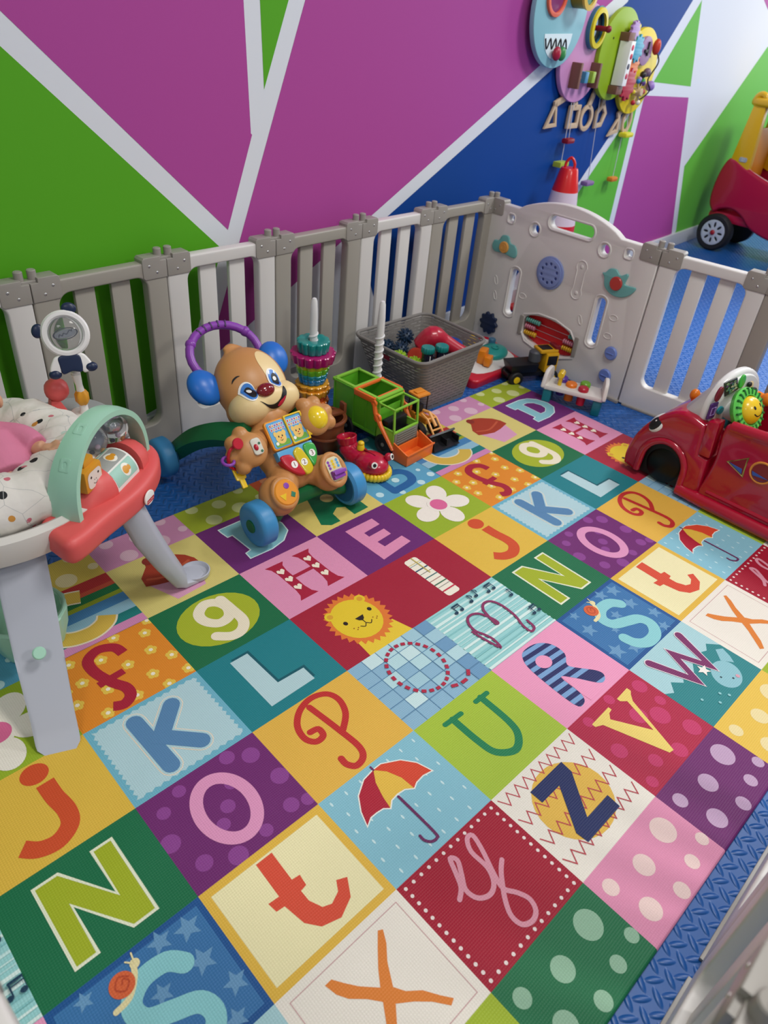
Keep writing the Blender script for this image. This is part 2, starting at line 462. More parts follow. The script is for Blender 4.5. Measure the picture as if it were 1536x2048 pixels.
PM = MB(); PM.keep = True; PMM = []
def pc(h):
    m_ = print_mat(h)
    if m_ not in PMM: PMM.append(m_)
    return PMM.index(m_)
JT, JB = -0.56, 6.70
I0, I1 = -3, 7
def fx(i): return i * S
def fy(j): return -j * AY * S
E_ = 0.006
def rim(a, b, n, col, ):
    """rounded outer edge between 2D points a, b with outward normal n"""
    prof = [(-E_, 0)] + [(-E_ + E_ * math.sin(t), -E_ + E_ * math.cos(t)) for t in (0.4, 0.8, 1.2, PI / 2)] + [(0, -MT + 0.002), (-0.002, -MT + 0.0003)]
    vs = []; 
    for o, z in prof:
        for p in (a, b): vs.append((p[0] + n[0] * o, p[1] + n[1] * o, MT + z))
    fs = []
    for k in range(len(prof) - 1):
        q = (2 * k, 2 * k + 1, 2 * k + 3, 2 * k + 2)
        A, B, D = Vector(vs[q[0]]), Vector(vs[q[1]]), Vector(vs[q[3]])
        nn = (B - A).cross(D - A)
        fs.append(q if nn.dot(Vector((n[0], n[1], 0.5))) > 0 else q[::-1])
    PM.add(vs, fs, pc(col))
class Cell:
    def __init__(s, i, j, bg, j0=None, j1=None):
        s.i, s.j = i, j; s.z = MT; s.u0, s.v0, s.u1, s.v1 = 0, 0, 1, 1
        y0, y1 = fy(j if j0 is None else j0), fy(j + 1 if j1 is None else j1)
        x0, x1 = fx(i), fx(i + 1)
        if i == I0: rim((x0, y0), (x0, y1), (-1, 0), bg); x0 += E_
        if i == I1 - 1: rim((x1, y0), (x1, y1), (1, 0), bg); x1 -= E_
        if j == -1: rim((x0, y0), (x1, y0), (0, 1), bg); y0 -= E_
        if j == 6: rim((x0, y1), (x1, y1), (0, -1), bg); y1 += E_
        s.x0, s.x1, s.y0, s.y1 = x0, x1, y1, y0
        PM.flat([[(x0, y1), (x1, y1), (x1, y0), (x0, y0)]], MT, pc(bg))
    def P(s, p): return (fx(s.i + p[0]), fy(s.j + p[1]))
    def up(s): s.z += 0.00015
    def clip(s, l):
        """Sutherland-Hodgman against the square"""
        for ax, lim, sg in ((0, s.x0, 1), (0, s.x1, -1), (1, s.y0, 1), (1, s.y1, -1)):
            o = []
            for k in range(len(l)):
                a, b = l[k - 1], l[k]; ia, ib = (a[ax] - lim) * sg >= 0, (b[ax] - lim) * sg >= 0
                if ia != ib:
                    t = (lim - a[ax]) / (b[ax] - a[ax]); o.append((a[0] + (b[0] - a[0]) * t, a[1] + (b[1] - a[1]) * t))
                if ib: o.append(b)
            l = o
            if len(l) < 3: return None
        return l
    def poly(s, col, *loops, up=True):
        if up: s.up()
        ls = [[s.P(p) for p in l] for l in loops]
        if len(ls) == 1:
            c = s.clip(ls[0])
            if c: PM.flat([c], s.z, pc(col))
        else: PM.flat(ls, s.z, pc(col))
        return s
    def st(s, col, w, pts, closed=False, smooth=5, cap=True):
        s.up()
        for k, q in enumerate(stroke([s.P(p) for p in pts], [k * S for k in w] if isinstance(w, (list, tuple)) else w * S, closed, cap, smooth)):
            c = s.clip(q)
            if c: PM.flat([c], s.z + k * 1e-6, pc(col))
        return s
    def el(s, col, u, v, r, r2=None, rot=0, up=True):
        if up: s.up()
        s.k = getattr(s, 'k', 0) + 1
        c = s.P((u, v)); l = s.clip(circ(c[0], c[1], r * S, (r if r2 is None else r2) * S, 28, rot=rot))
        if l: PM.flat([l], s.z + (s.k % 60) * 1e-6, pc(col))
        return s
def dots(c, col, L):
    c.up()
    for u, v, r in L: c.el(col, u, v, r, up=False)
def d_A(i, j):
    c = Cell(i, j, 'd8c56c'); c.poly('17704a', [(.44, .12), (.38, .16), (.17, .84), (.26, .93), (.39, .93), (.41, .74), (.52, .66), (.61, .72), (.6, .93), (.82, .92), (.84, .28), (.74, .1), (.55, .06)]); c.el('d2c178', .55, .4, .08)
def d_B(i, j):
    c = Cell(i, j, '5ba3c4'); dots(c, 'bfe0e6', [(.7, .93, .05), (.93, .86, .05), (.87, .66, .03), (.36, .95, .04), (.1, .8, .05), (.12, .3, .05), (.3, .08, .04), (.85, .2, .05), (.96, .45, .04), (.5, .05, .04)])
    c.st('23629c', .11, [(.3, .14), (.3, .86)], smooth=0); c.st('23629c', .11, [(.3, .14), (.5, .12), (.6, .2), (.58, .38), (.4, .46)]); c.st('23629c', .11, [(.4, .46), (.62, .5), (.7, .64), (.62, .82), (.3, .86)])
    c.el('bfe0e6', .47, .66, .05)
def d_C(i, j):
    c = Cell(i, j, 'b03030')
    for v, col in ((.17, 'c05038'), (.24, '1f7040'), (.36, '8fa02a'), (.43, '4682b4'), (.58, '8fbcd0'), (.74, '1f7a78'), (.88, 'cf88b4')): c.poly(col, [(0, v), (1, v), (1, 1), (0, 1)])
    for col, w in (('e6dcc0', .19), ('d2b24c', .155)): c.st(col, w, [(.66, .22), (.5, .16), (.32, .22), (.21, .42), (.23, .64), (.36, .79), (.54, .83), (.68, .77), (.74, .68)], cap=False)
def d_cup(i, j):
    c = Cell(i, j, 'd6c878'); c.poly('d79cba', [(.23, .52), (.35, .93), (.67, .9), (.76, .5)])
    c.poly('a63c26', [(.42, .07), (.36, .1), (.34, .2), (.22, .36), (.2, .52), (.3, .57), (.44, .62), (.6, .6), (.8, .54), (.79, .4), (.74, .28), (.61, .14), (.5, .08)])
    c.st('c0583a', .03, [(.26, .42), (.45, .5), (.72, .4)]); c.el('8a3026', .4, .12, .06)
def d_D(i, j):
    c = Cell(i, j, '6a2a6e')
    o = [(.36, .11), (.23, .19), (.24, .31), (.3, .31), (.31, .7), (.24, .72), (.23, .84), (.5, .85), (.68, .8), (.82, .66), (.85, .48), (.8, .28), (.7, .16), (.55, .11)]
    o[0] = (.23, .11); h = [(.47, .27), (.47, .68), (.58, .68), (.68, .6), (.7, .48), (.66, .34), (.57, .27)]
    c.poly('86bfc8', o, h); c.st('d8ebea', .014, o, True, 0); c.st('d8ebea', .01, h, True, 0)
def d_E(i, j):
    c = Cell(i, j, '6a2a70'); c.poly('de8fb3', [(.3, .15), (.7, .15), (.7, .31), (.45, .33), (.45, .43), (.68, .42), (.68, .56), (.46, .58), (.47, .71), (.75, .68), (.76, .84), (.31, .9)])
def d_fl(i, j):
    c = Cell(i, j, '98b22c'); cx, cy = .52, .49
    for a in (-125, -52, 20, 92, 165): c.el('efe8dc', cx + .25 * math.cos(math.radians(a)), cy + .28 * math.sin(math.radians(a)), .16, .125, rot=-a)
    c.el('efe8dc', cx, cy, .14); c.el('dc6a98', cx, cy, .105)
def d_f(i, j):
    c = Cell(i, j, 'e08a2a'); F_ = [(.89, .18), (.83, .44), (.94, .64), (.71, .75), (.6, .48), (.65, .04), (.45, .25), (.22, .11), (.22, .42), (.35, .65), (.09, .65), (.24, .92), (.5, .9), (.97, .91), (.76, .97), (.06, .25), (.07, .45), (.98, .02)]
    c.up()
    for u, v in F_:
        for k in range(5): c.el('e6c24e', u + .03 * math.cos(k * 1.257), v + .037 * math.sin(k * 1.257), .026, up=False)
    c.up()
    for u, v in F_: c.el('f3ead2', u, v, .018, up=False)
    c.st('a82238', .095, [(.63, .3), (.6, .17), (.48, .1), (.36, .18), (.35, .37), (.41, .6), (.47, .74), (.46, .86), (.38, .92), (.3, .88)], cap=False); c.st('a82238', .07, [(.31, .55), (.54, .53)], smooth=0, cap=False)
def d_g(i, j):
    c = Cell(i, j, '1b6c44'); c.el('a6b42c', .5, .49, .4, .32); c.st('ece3c8', .105, [(.4, .27), (.5, .2), (.6, .26), (.64, .4), (.59, .53), (.48, .56), (.4, .48), (.37, .37)], True); c.st('ece3c8', .105, [(.65, .24), (.66, .46), (.66, .68), (.58, .8), (.47, .81), (.36, .71)])
def d_H(i, j):
    c = Cell(i, j, 'dd93b5')
    for u in (.35, .69):
        c.poly('a8203c', [(u - .11, .12), (u + .11, .13), (u + .07, .19), (u + .055, .3), (u + .055, .66), (u + .07, .77), (u + .11, .84), (u - .11, .84), (u - .07, .77), (u - .055, .66), (u - .055, .3), (u - .07, .19)])
    c.st('a8203c', .045, [(.38, .45), (.66, .45)], smooth=0); c.up()
    for u in (.345, .69):
        for v in (.29, .46, .635): c.poly('f2e8d2', [(u, v + .05), (u - .045, v - .01), (u - .035, v - .05), (u - .012, v - .05), (u, v - .025), (u + .012, v - .05), (u + .035, v - .05), (u + .045, v - .01)], up=False)
def d_I(i, j):
    c = Cell(i, j, 'a32137'); c.poly('f0ead8', [((x / 100), (y / 100)) for x, y in rrect(43, 10, 60.5, 90.5, 4)])
    for v, col, w in ((.2, 'c9b860', .008), (.23, '3a7f88', .006), (.33, '2c4f6a', .016), (.41, '404040', .006), (.5, '3a6a70', .012), (.58, 'a05050', .007), (.66, '3a6a50', .014), (.72, '808080', .006), (.8, 'c8304a', .016)): c.st(col, w, [(.43, v), (.605, v)], smooth=0, cap=False)
    c.st('c9b860', .012, [(.545, .1), (.545, .45)], smooth=0, cap=False)
def d_j(i, j):
    c = Cell(i, j, 'e0b946'); c.el('d0502a', .585, .13, .1, .09); c.st('d0502a', [.13, .13, .14, .145, .14, .13, .12], [(.615, .27), (.62, .45), (.64, .64), (.61, .78), (.5, .86), (.38, .83), (.3, .74)], smooth=6, cap=False)
def d_K(i, j):
    c = Cell(i, j, '6fb3c8'); pts = []
    n = 26
    for k in range(n): pts.append((.05 + .9 * k / n, .055 + (.012 if k % 2 else -.012)))
    for k in range(n): pts.append((.95 + (.012 if k % 2 else -.012), .055 + .88 * k / n))
    for k in range(n): pts.append((.95 - .9 * k / n, .94 + (.012 if k % 2 else -.012)))
    for k in range(n): pts.append((.05 + (.012 if k % 2 else -.012), .94 - .88 * k / n))
    c.poly('b2d3da', pts)
    for col, w in (('e8dcc8', .185), ('b2d3da', .168), ('5886b0', .135)):
        c.st(col, w, [(.35, .19), (.37, .82)], smooth=0); c.st(col, w, [(.66, .22), (.44, .49), (.66, .77)], smooth=0)
def d_L(i, j):
    c = Cell(i, j, '1f7f88'); o = [(.27, .13), (.45, .13), (.46, .66), (.73, .67), (.73, .86), (.27, .87)]
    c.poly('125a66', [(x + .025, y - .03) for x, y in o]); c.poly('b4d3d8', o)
def d_lion(i, j):
    c = Cell(i, j, 'a32137'); c.poly('e8c83a', [(.3, .74), (.28, 1), (.82, 1), (.76, .74)])
    cx, cy = .515, .48; mane = []
    for k in range(56):
        a = 2 * PI * k / 56; r = .335 if k % 2 else .29
        mane.append((cx + r * math.cos(a) * .98, cy + r * 1.28 * math.sin(a)))
    c.poly('e07a32', mane); c.el('e4c62e', .5, .475, .245, .265); c.up()
    for u, v in ((.31, .27), (.7, .25)): c.el('e4c62e', u, v, .055, up=False)
    c.up(); c.el('d8a030', .31, .27, .03, up=False); c.el('d8a030', .7, .25, .03, up=False)
    for u, v in ((.37, .46), (.68, .45)): c.el('2a201c', u, v, .022, .025, up=False)
    c.poly('2a201c', [(.48, .47), (.58, .47), (.56, .52), (.53, .545), (.5, .52)]); c.st('2a201c', .008, [(.53, .54), (.53, .6)], smooth=0); c.st('2a201c', .008, [(.46, .6), (.495, .635), (.53, .6), (.565, .635), (.6, .6)])
    for u in (.39, .41, .43, .63, .65, .67): c.el('8a4020', u, .6 + .02 * ((u * 100) % 3 - 1), .006, up=False)
def d_m(i, j):
    c = Cell(i, j, '9ad2d2'); rr = random.Random(3)
    v = .02
    while v < .98:
        h = rr.uniform(.012, .04); c.poly(rr.choice(['c4e6e4', '84c2c4', 'b4dede', 'd6eeea']), [(0, v), (1, v + .01), (1, v + h + .01), (0, v + h)]); v += h + rr.uniform(.02, .06)
    c.st('8a3560', .028, [(.23, .49), (.24, .63), (.28, .85), (.31, .72), (.29, .6), (.26, .5), (.28, .38), (.34, .3), (.42, .3), (.48, .36), (.52, .5), (.52, .58), (.49, .57), (.52, .42), (.55, .32), (.62, .26), (.7, .29), (.74, .42), (.73, .63), (.68, .8), (.68, .92), (.75, .9), (.77, .78)])
    for u, v, d in ((.3, .12, 1), (.54, .1, 0), (.64, .07, 0), (.79, .12, 1), (.93, .34, 0), (.9, .72, 1)):
        q = '1c3d55'; c.el(q, u, v + .045, .022, .018); c.st(q, .01, [(u + .02, v + .045), (u + .02, v - .06)], smooth=0)
        if d: c.el(q, u + .08, v + .045, .022, .018); c.st(q, .01, [(u + .1, v + .045), (u + .1, v - .06)], smooth=0); c.st(q, .018, [(u + .02, v - .055), (u + .1, v - .055)], smooth=0); c.st(q, .008, [(u + .02, v - .025), (u + .1, v - .025)], smooth=0)
        else: c.st(q, .012, [(u + .02, v - .06), (u + .05, v - .03), (u + .045, v)])
NP = [(.32, .12), (.48, .11), (.66, .58), (.64, .12), (.78, .11), (.8, .85), (.65, .87), (.45, .4), (.42, .87), (.29, .88)]
NP = [(.24, .12), (.4, .12), (.63, .57), (.63, .12), (.77, .12), (.77, .87), (.61, .87), (.38, .42), (.38, .87), (.24, .87)]
def d_N(i, j):
    c = Cell(i, j, '1a6f48'); c.poly('a3b226', NP); c.st('e6ead0', .02, NP, True, 0)
def d_O(i, j):
    c = Cell(i, j, '702a6e'); dots(c, '8c4490', [(.87, .2, .07), (.13, .2, .05), (.5, .5, .055), (.72, .08, .06), (.05, .48, .07), (.93, .55, .07), (.15, .8, .06), (.35, .93, .07), (.6, .9, .05), (.85, .85, .06), (.3, .1, .05), (.62, .33, .05), (.4, .62, .05), (.97, .9, .05)])
    c.st('e098c0', .095, [(.49 + .19 * math.cos(a * PI / 10), .5 + .32 * math.sin(a * PI / 10)) for a in range(20)], True, 3)
def d_P(i, j):
    c = Cell(i, j, 'e3b44a'); c.st('c0302e', .055, [(.35, .36), (.42, .38), (.41, .47), (.33, .48), (.28, .38), (.31, .22), (.42, .09), (.57, .04), (.7, .1), (.74, .24), (.69, .41), (.57, .54)]); c.st('c0302e', .055, [(.5, .12), (.54, .5), (.56, .78), (.52, .9), (.43, .93), (.38, .86), (.38, .78)])
def d_Q(i, j):
    c = Cell(i, j, '8cb6cf'); rr = random.Random(5); c.up()
    for a in range(6):
        for b in range(6):
            if rr.random() < .6: c.poly(rr.choice(['b6dae0', 'a2cad8', '6f9cc0', 'c8e4e6']), [(a / 6, b / 6), ((a + 1) / 6, b / 6), ((a + 1) / 6, (b + 1) / 6), (a / 6, (b + 1) / 6)], up=False)
    c.up()
    for a in range(1, 6): c.st('5a88ac', .006, [(a / 6, 0), (a / 6, 1)], smooth=0, cap=False); c.st('5a88ac', .006, [(0, a / 6), (1, a / 6)], smooth=0, cap=False)
    pts = [c.P(p) for p in [(.51 + .26 * math.cos(a * PI / 12), .44 + .36 * math.sin(a * PI / 12)) for a in range(24)]]; c.up()
    for k in range(24):
        a, b = Vector(pts[k]), Vector(pts[(k + 1) % 24])
        for q in stroke([tuple(a + (b - a) * .12), tuple(a + (b - a) * .72)], .034 * S, cap=False): PM.flat([q], c.z, pc('b22a46'))
    for a, b in (((.58, .87), (.64, .9)), ((.68, .91), (.75, .91)), ((.79, .89), (.84, .83))): c.st('b22a46', .034, [a, b], smooth=0, cap=False)
def d_R(i, j):
    c = Cell(i, j, 'ec9cc0'); o = [(.35, .1), (.45, .05), (.6, .08), (.7, .2), (.7, .38), (.6, .5), (.66, .62), (.75, .75), (.77, .84), (.71, .9), (.64, .87), (.52, .66), (.43, .56), (.41, .84), (.34, .93), (.26, .86), (.28, .3)]
    sm = [(p[0], p[1]) for p in catmull([(a, b, 0) for a, b in o], 4, True)]; hole = [(x, y) for x, y in circ(.46, .3, .085, .09, 20)]
    c.poly('2a2f63', sm)
    P_ = [c.P(p) for p in sm]; c.up()
    v = -.2
    while v < 1.2:
        band = [c.P((0, v)), c.P((1, v + .1)), c.P((1, v + .155)), c.P((0, v + .055))]
        # clip the band (convex) out of the letter by clipping the letter with it
        l = P_[:]
        for k in range(4):
            a, b = Vector(band[k]), Vector(band[(k + 1) % 4]); n = Vector((-(b - a).y, (b - a).x))
            if area2(band) < 0: n = -n
            o2 = []
            for q in range(len(l)):
                A, B = Vector(l[q - 1]), Vector(l[q]); da, db = (A - a).dot(n), (B - a).dot(n)
                if (da >= 0) != (db >= 0): o2.append(tuple(A + (B - A) * (da / (da - db))))
                if db >= 0: o2.append(tuple(B))
            l = o2
            if len(l) < 3: break
        if len(l) >= 3: PM.flat([l], c.z, pc('7aa2d0'))
        v += .11
    c.poly('ec9cc0', hole); c.poly('ec9cc0', [(.432, .565), (.52, .665), (.635, .875), (.6, .96), (.42, .96), (.412, .84)], )
def star(cx, cy, r): return [(cx + (r if k % 2 == 0 else r * .45) * math.sin(k * PI / 5), cy - (r if k % 2 == 0 else r * .45) * math.cos(k * PI / 5) * 1.2) for k in range(10)]
def d_S(i, j):
    c = Cell(i, j, '1f5593'); c.poly('3a74ab', [(.04, .05), (.96, .05), (.96, .95), (.04, .95)]); c.up()
    for u, v, r in ((.85, .15, .09), (.68, .1, .08), (.82, .42, .09), (.9, .7, .08), (.15, .35, .09), (.12, .75, .1), (.3, .85, .08), (.55, .42, .07), (.2, .1, .06), (.8, .9, .07), (.36, .55, .05)): c.poly('6898c0', star(u, v, r), up=False)
    c.st('8ccdd2', .12, [(.73, .345), (.65, .25), (.5, .24), (.39, .34), (.41, .48), (.55, .56), (.69, .64), (.72, .78), (.62, .9), (.46, .91), (.36, .82), (.33, .7)])
    c.st('e8dca8', .035, [(.31, .31), (.4, .29), (.47, .2), (.5, .12)]); c.el('e8dca8', .51, .11, .03); c.el('d8653a', .4, .18, .075); c.st('b84a2c', .01, [(.4, .18), (.42, .15), (.44, .19), (.4, .23), (.36, .18), (.4, .12), (.45, .16)])
    c.st('e8dca8', .01, [(.51, .1), (.52, .03)], smooth=0); c.st('e8dca8', .01, [(.5, .1), (.47, .06)], smooth=0)
def d_t(i, j):
    c = Cell(i, j, 'e2b746'); c.poly('efe7b6', [(.06, .07), (.94, .07), (.94, .93), (.06, .93)])
    c.poly('da5038', [(.53, .09), (.4, .09), (.39, .42), (.31, .41), (.32, .5), (.38, .51), (.41, .71), (.48, .82), (.61, .87), (.74, .8), (.81, .66), (.74, .62), (.7, .7), (.62, .74), (.56, .71), (.52, .6), (.52, .5), (.57, .49), (.58, .39), (.52, .38)])
def d_umb(i, j):
    c = Cell(i, j, '86bfd0'); c.up(); rr = random.Random(11)
    for a in range(7):
        for b in range(6): 
            u, v = (a + .5 + .3 * (b % 2)) / 7, (b + .5) / 6
            if u < .97: c.el('c8e6ea', u, v, .008, .02, up=False)
    L_ = [(.5, .07), (.39, .09), (.27, .18), (.2, .31), (.16, .44), (.22, .4), (.28, .4), (.34, .41), (.38, .45), (.4, .33), (.44, .18)]
    M_ = [(.5, .07), (.44, .18), (.4, .33), (.38, .45), (.43, .4), (.5, .39), (.57, .4), (.63, .45), (.62, .3), (.57, .16)]
    R_ = [(.5, .07), (.57, .16), (.62, .3), (.63, .45), (.68, .42), (.76, .41), (.84, .43), (.8, .28), (.72, .16), (.58, .07)]
    c.st('eef0e8', .02, L_[:9] + M_[4:8] + R_[4:], True, 0); c.poly('b02036', L_); c.poly('e6bc48', M_); c.poly('d8482e', R_)
    c.st('6a2a5c', .022, [(.49, .42), (.49, .86), (.47, .92), (.42, .91), (.39, .86), (.39, .81)], smooth=4); c.st('6a2a5c', .016, [(.5, .07), (.5, .03)], smooth=0)
def d_U(i, j):
    c = Cell(i, j, 'a6c23c'); c.st('1f8052', .065, [(.33, .17), (.33, .5), (.36, .7), (.5, .81), (.63, .72), (.68, .55), (.69, .17)]); c.st('1f8052', .045, [(.24, .16), (.43, .17)], smooth=0); c.st('1f8052', .045, [(.62, .17), (.77, .17)], smooth=0)
def d_V(i, j):
    c = Cell(i, j, 'b02445'); dots(c, 'c43868', [(.2, .1, .05), (.6, .4, .08), (.15, .5, .07), (.3, .8, .06), (.75, .55, .09), (.9, .2, .07), (.55, .9, .07), (.85, .85, .08), (.1, .9, .05), (.38, .35, .05), (.9, .45, .05), (.55, .08, .05)])
    c.poly('e9d070', [(.79, .12), (.61, .13), (.61, .17), (.66, .22), (.56, .6), (.37, .23), (.42, .18), (.47, .17), (.47, .13), (.2, .14), (.2, .18), (.27, .22), (.46, .85), (.51, .86), (.7, .26), (.75, .2), (.79, .17)])
def d_W(i, j):
    c = Cell(i, j, 'a8d0d6'); c.poly('2a8488', [(0, .44), (.08, .5), (.17, .4), (.26, .5), (.36, .42), (.46, .5), (.56, .42), (.65, .48), (.74, .4), (.82, .44), (.9, .38), (1, .5), (1, 1), (0, 1)])
    c.el('8cc0ca', .68, .76, .17, .14, 20); c.poly('8cc0ca', [(.8, .62), (.9, .5), (.97, .55), (.93, .66), (.88, .74)]); c.el('1c3a44', .6, .74, .01); c.el('1c3a44', .68, .84, .01); c.el('d8a0b0', .74, .86, .02)
    for col, w in (('e6dce0', .1), ('7a2c62', .08)): c.st(col, w, [(.22, .1), (.38, .58), (.51, .2), (.65, .58), (.79, .1)], smooth=0)
    c.poly('f0ece4', star(.55, .56, .07)); c.up()
    for u, v in ((.4, .84), (.3, .9), (.45, .92), (.2, .75)): c.el('8cc8cc', u, v, .014, up=False)
def d_X(i, j):
    c = Cell(i, j, 'ece6da'); c.st('c8a0a0', .006, [(.07, .07), (.94, .07), (.94, .93), (.07, .93)], True, 0)
    c.poly('df8234', [(.73, .13), (.76, .15), (.72, .24), (.65, .34), (.58, .49), (.62, .57), (.7, .65), (.76, .76), (.81, .84), (.77, .86), (.7, .75), (.62, .66), (.53, .58), (.46, .68), (.38, .8), (.3, .88), (.26, .85), (.33, .75), (.42, .62), (.48, .51), (.42, .42), (.34, .33), (.3, .25), (.28, .15), (.33, .15), (.38, .24), (.43, .32), (.52, .43), (.58, .33), (.66, .22)])
def d_y(i, j):
    c = Cell(i, j, 'a2142f'); c.up()
    for k in range(12):
        t = .05 + .9 * k / 12
        for p in ((t, .05), (.95, t), (1 - t, .95), (.05, 1 - t)): c.el('eadcd8', p[0], p[1], .013, up=False)
    c.st('d895a6', .035, [(.27, .4), (.34, .34), (.39, .22), (.43, .12), (.46, .17), (.41, .27), (.35, .38), (.37, .49), (.45, .54), (.53, .5), (.58, .38), (.58, .2), (.63, .1), (.68, .11), (.65, .25), (.58, .45), (.55, .58), (.6, .68), (.63, .78), (.6, .87), (.53, .9), (.46, .86), (.45, .76), (.5, .65), (.58, .54), (.64, .47), (.7, .42)], smooth=4)
def d_Z(i, j):
    c = Cell(i, j, 'e9e4d8'); c.el('e0b64c', .49, .5, .34, .31)
    for v in (.1, .34, .58, .82):
        c.st('bb4450', .009, [(.03 + .94 * k / 18, v + (.055 if k % 2 else -.055)) for k in range(19)], smooth=0, cap=False)
    c.poly('1f2c5e', [(.28, .19), (.69, .19), (.68, .32), (.44, .69), (.72, .69), (.71, .83), (.28, .83), (.27, .71), (.5, .33), (.28, .33)])
RW = {0: [d_cup, d_D, d_A, d_B, d_C], 1: [d_g, d_H, d_E, d_fl, d_f], 2: [d_L, d_lion, d_I, d_j, d_K], 3: [d_P, d_Q, d_m, d_N, d_O], 4: [d_umb, d_U, d_R, d_S, d_t], 5: [d_y, d_Z, d_V, d_W, d_X]}
for j in range(6):
    for i in range(I0, I1): RW[j][i % 5](i, j)
TOPC = [('c98ab0', 'dcb6c8'), ('9bab2c', 'c7cf8c'), ('cf5a2e', 'e09060'), ('2f8a8c', '8cc4c4'), ('cfb650', 'e0d2a0')]
BOTC = [('1c6e46', '8fb89c'), ('dc8fb0', 'e8cdc8'), ('6e2a6a', 'bfa0c0'), ('e6c04e', 'ead9a0'), ('9fb52c', 'd0dc90')]
for i in range(I0, I1):
    a, b = TOPC[i % 5]; c = Cell(i, -1, a, JT, None); dots(c, b, [(.2, .52, .07), (.5, .62, .08), (.82, .5, .06), (.3, .88, .09), (.66, .86, .1), (.95, .8, .05)])
    a, b = BOTC[i % 5]; c = Cell(i, 6, a, None, JB); dots(c, b, [(.79, .22, .1), (.44, .27, .08), (.12, .18, .06), (.73, .54, .055), (.2, .5, .08), (.48, .6, .06), (.95, .5, .05)])
tag(PM.build('play_mat', PMM, smooth=False), 'large foam play mat printed with colourful alphabet squares lying on the blue floor', 'play mat')

# ------------------------------------------------------------------ playpen fence
LG = mat('fence_light', 'd8d5d1', 0.38, bump=(30, 0.05, 0.001)); DG = mat('fence_grey', 'a19c92', 0.38, bump=(30, 0.05, 0.001)); HG = mat('hinge_grey', '98938c', 0.35); SCR = mat('screw_metal', 'c8c8c8', 0.25, metal=0.9)
FH = 0.618; TH = 0.036
def hinge_parts(root, w, side, link=True):
    """corner cap on the panel's left (side 0) or right (side 1) end, with screws and the two knuckle pins"""
    x = 0 if side == 0 else w; sg = 1 if side == 0 else -1
    c = MB(); l = [(0, 0), (sg * 0.072, 0), (sg * 0.078, 0.006), (sg * 0.078, 0.056), (sg * 0.072, 0.062), (sg * 0.02, 0.062), (sg * 0.02, 0.05), (0, 0.05)]
    c.plate([[(x + p[0] + sg * 0.001, FH - 0.06 + p[1]) for p in l]], TH + 0.006, 0.002, M=frame((0, 0, 0), (1, 0, 0), (0, 0, 1), (0, -1, 0)) @ T(0, 0, -TH / 2 - 0.003))
    cap = c.build('hinge_cap', HG, root)
    for dx, dz in ((0.058, -0.022), (0.034, -0.042)):
        for sy in (-1, 1):
            s_ = MB(); s_.ell((x + sg * dx, sy * (TH / 2 + 0.003), FH + dz), (0.004, 0.0015, 0.004), seg=10, rg=6); s_.build('screw', SCR, cap)
    p = MB(); p.cyl(0.0115, 0.036, 16, 0.002, M=T(x + sg * 0.017, 0, FH - 0.016)); p.box((x + sg * 0.017, 0, FH + 0.0195), (0.012, 0.0025, 0.003), 0.0008)
    p.build('hinge_pin', HG, root)
    if link:
        k = MB(); k.plate([rrect(-0.032, -0.013, 0.032, 0.013, 0.0125)], 0.014, 0.002, M=T(x, 0, FH - 0.018)); k.build('hinge_link', HG, root)
def panel_root(p0, p1, label):
    p0, p1 = Vector((*p0, 0)), Vector((*p1, 0)); d = p1 - p0
    r = thing('playpen_panel', label, 'playpen panel', p0, math.degrees(math.atan2(d.y, d.x)), None)
    return r, d.length
MZ = frame((0, 0, 0), (1, 0, 0), (0, 0, 1), (0, -1, 0))
def rail_panel(p0, p1, m_, label, links=(False, True)):
    r, w = panel_root(p0, p1, label); g = 0.0015
    f = MB(); f.plate([rrect(g, 0.004, w - g, FH - 0.012, 0.008), rrect(0.17 * w, 0.1, 0.835 * w, 0.568, 0.035, 8)], TH, 0.005, M=MZ @ T(0, 0, -TH / 2))
    f.build('frame', m_, r)
    for k in (0, 1):
        x = w * (0.375, 0.645)[k]; s_ = MB(); s_.box((x, 0.006, 0.334), (w * 0.148, 0.017, 0.48), 0.005); s_.build('slat', m_, r)
    hinge_parts(r, w, 0, links[0]); hinge_parts(r, w, 1, links[1])
    b = MB(); b.box((w / 2, 0, 0.004), (w * 0.9, TH + 0.012, 0.008), 0.002); b.build('foot_strip', HG, r)
    return r
J = [(-2.61, 1.66), (-1.1, 1.71), (0.418, 1.771), (1.929, 1.86), (3.44, 1.9), (4.95, 1.98), (6.46, 2.05), (8.0, 2.1)]
J = [(a * S, b * S) for a, b in J]
BL = ['light grey slatted playpen panel before the green wall at the far left corner of the pen', 'light grey slatted playpen panel at the left edge of the photo before the green wall', 'darker grey slatted playpen panel behind the panda toy',
      'light grey slatted playpen panel behind the purple handle of the puppy walker', 'darker grey slatted playpen panel behind the rainbow gear stacker', 'light grey slatted playpen panel behind the white spiral pole and basket', 'darker grey slatted playpen panel in the corner next to the activity panel']
for k in range(1, 7): rail_panel(J[k], J[k + 1], (LG, LG, DG, LG, DG, LG, DG)[k], BL[k], links=(False, k < 6))
RC = J[7]; RA = (7.945 * S, -1.0 * S); RB = (8.12 * S, -2.44 * S); RD = (8.05 * S, -3.95 * S)
rail_panel(RA, RB, LG, 'light grey slatted playpen panel to the right of the activity panel')
rail_panel(RB, RD, DG, 'darker grey slatted playpen panel at the right edge behind the red toy car')
rail_panel((1.10 * S, -5.78 * S), (-0.42 * S, -5.81 * S), LG, 'light playpen panel seen from above at the lower right corner beside the blue foam strip', links=(False, True))
rail_panel((2.62 * S, -5.76 * S), (1.10 * S, -5.78 * S), LG, 'light playpen panel at the right edge below the purple dotted mat square', links=(False, True))
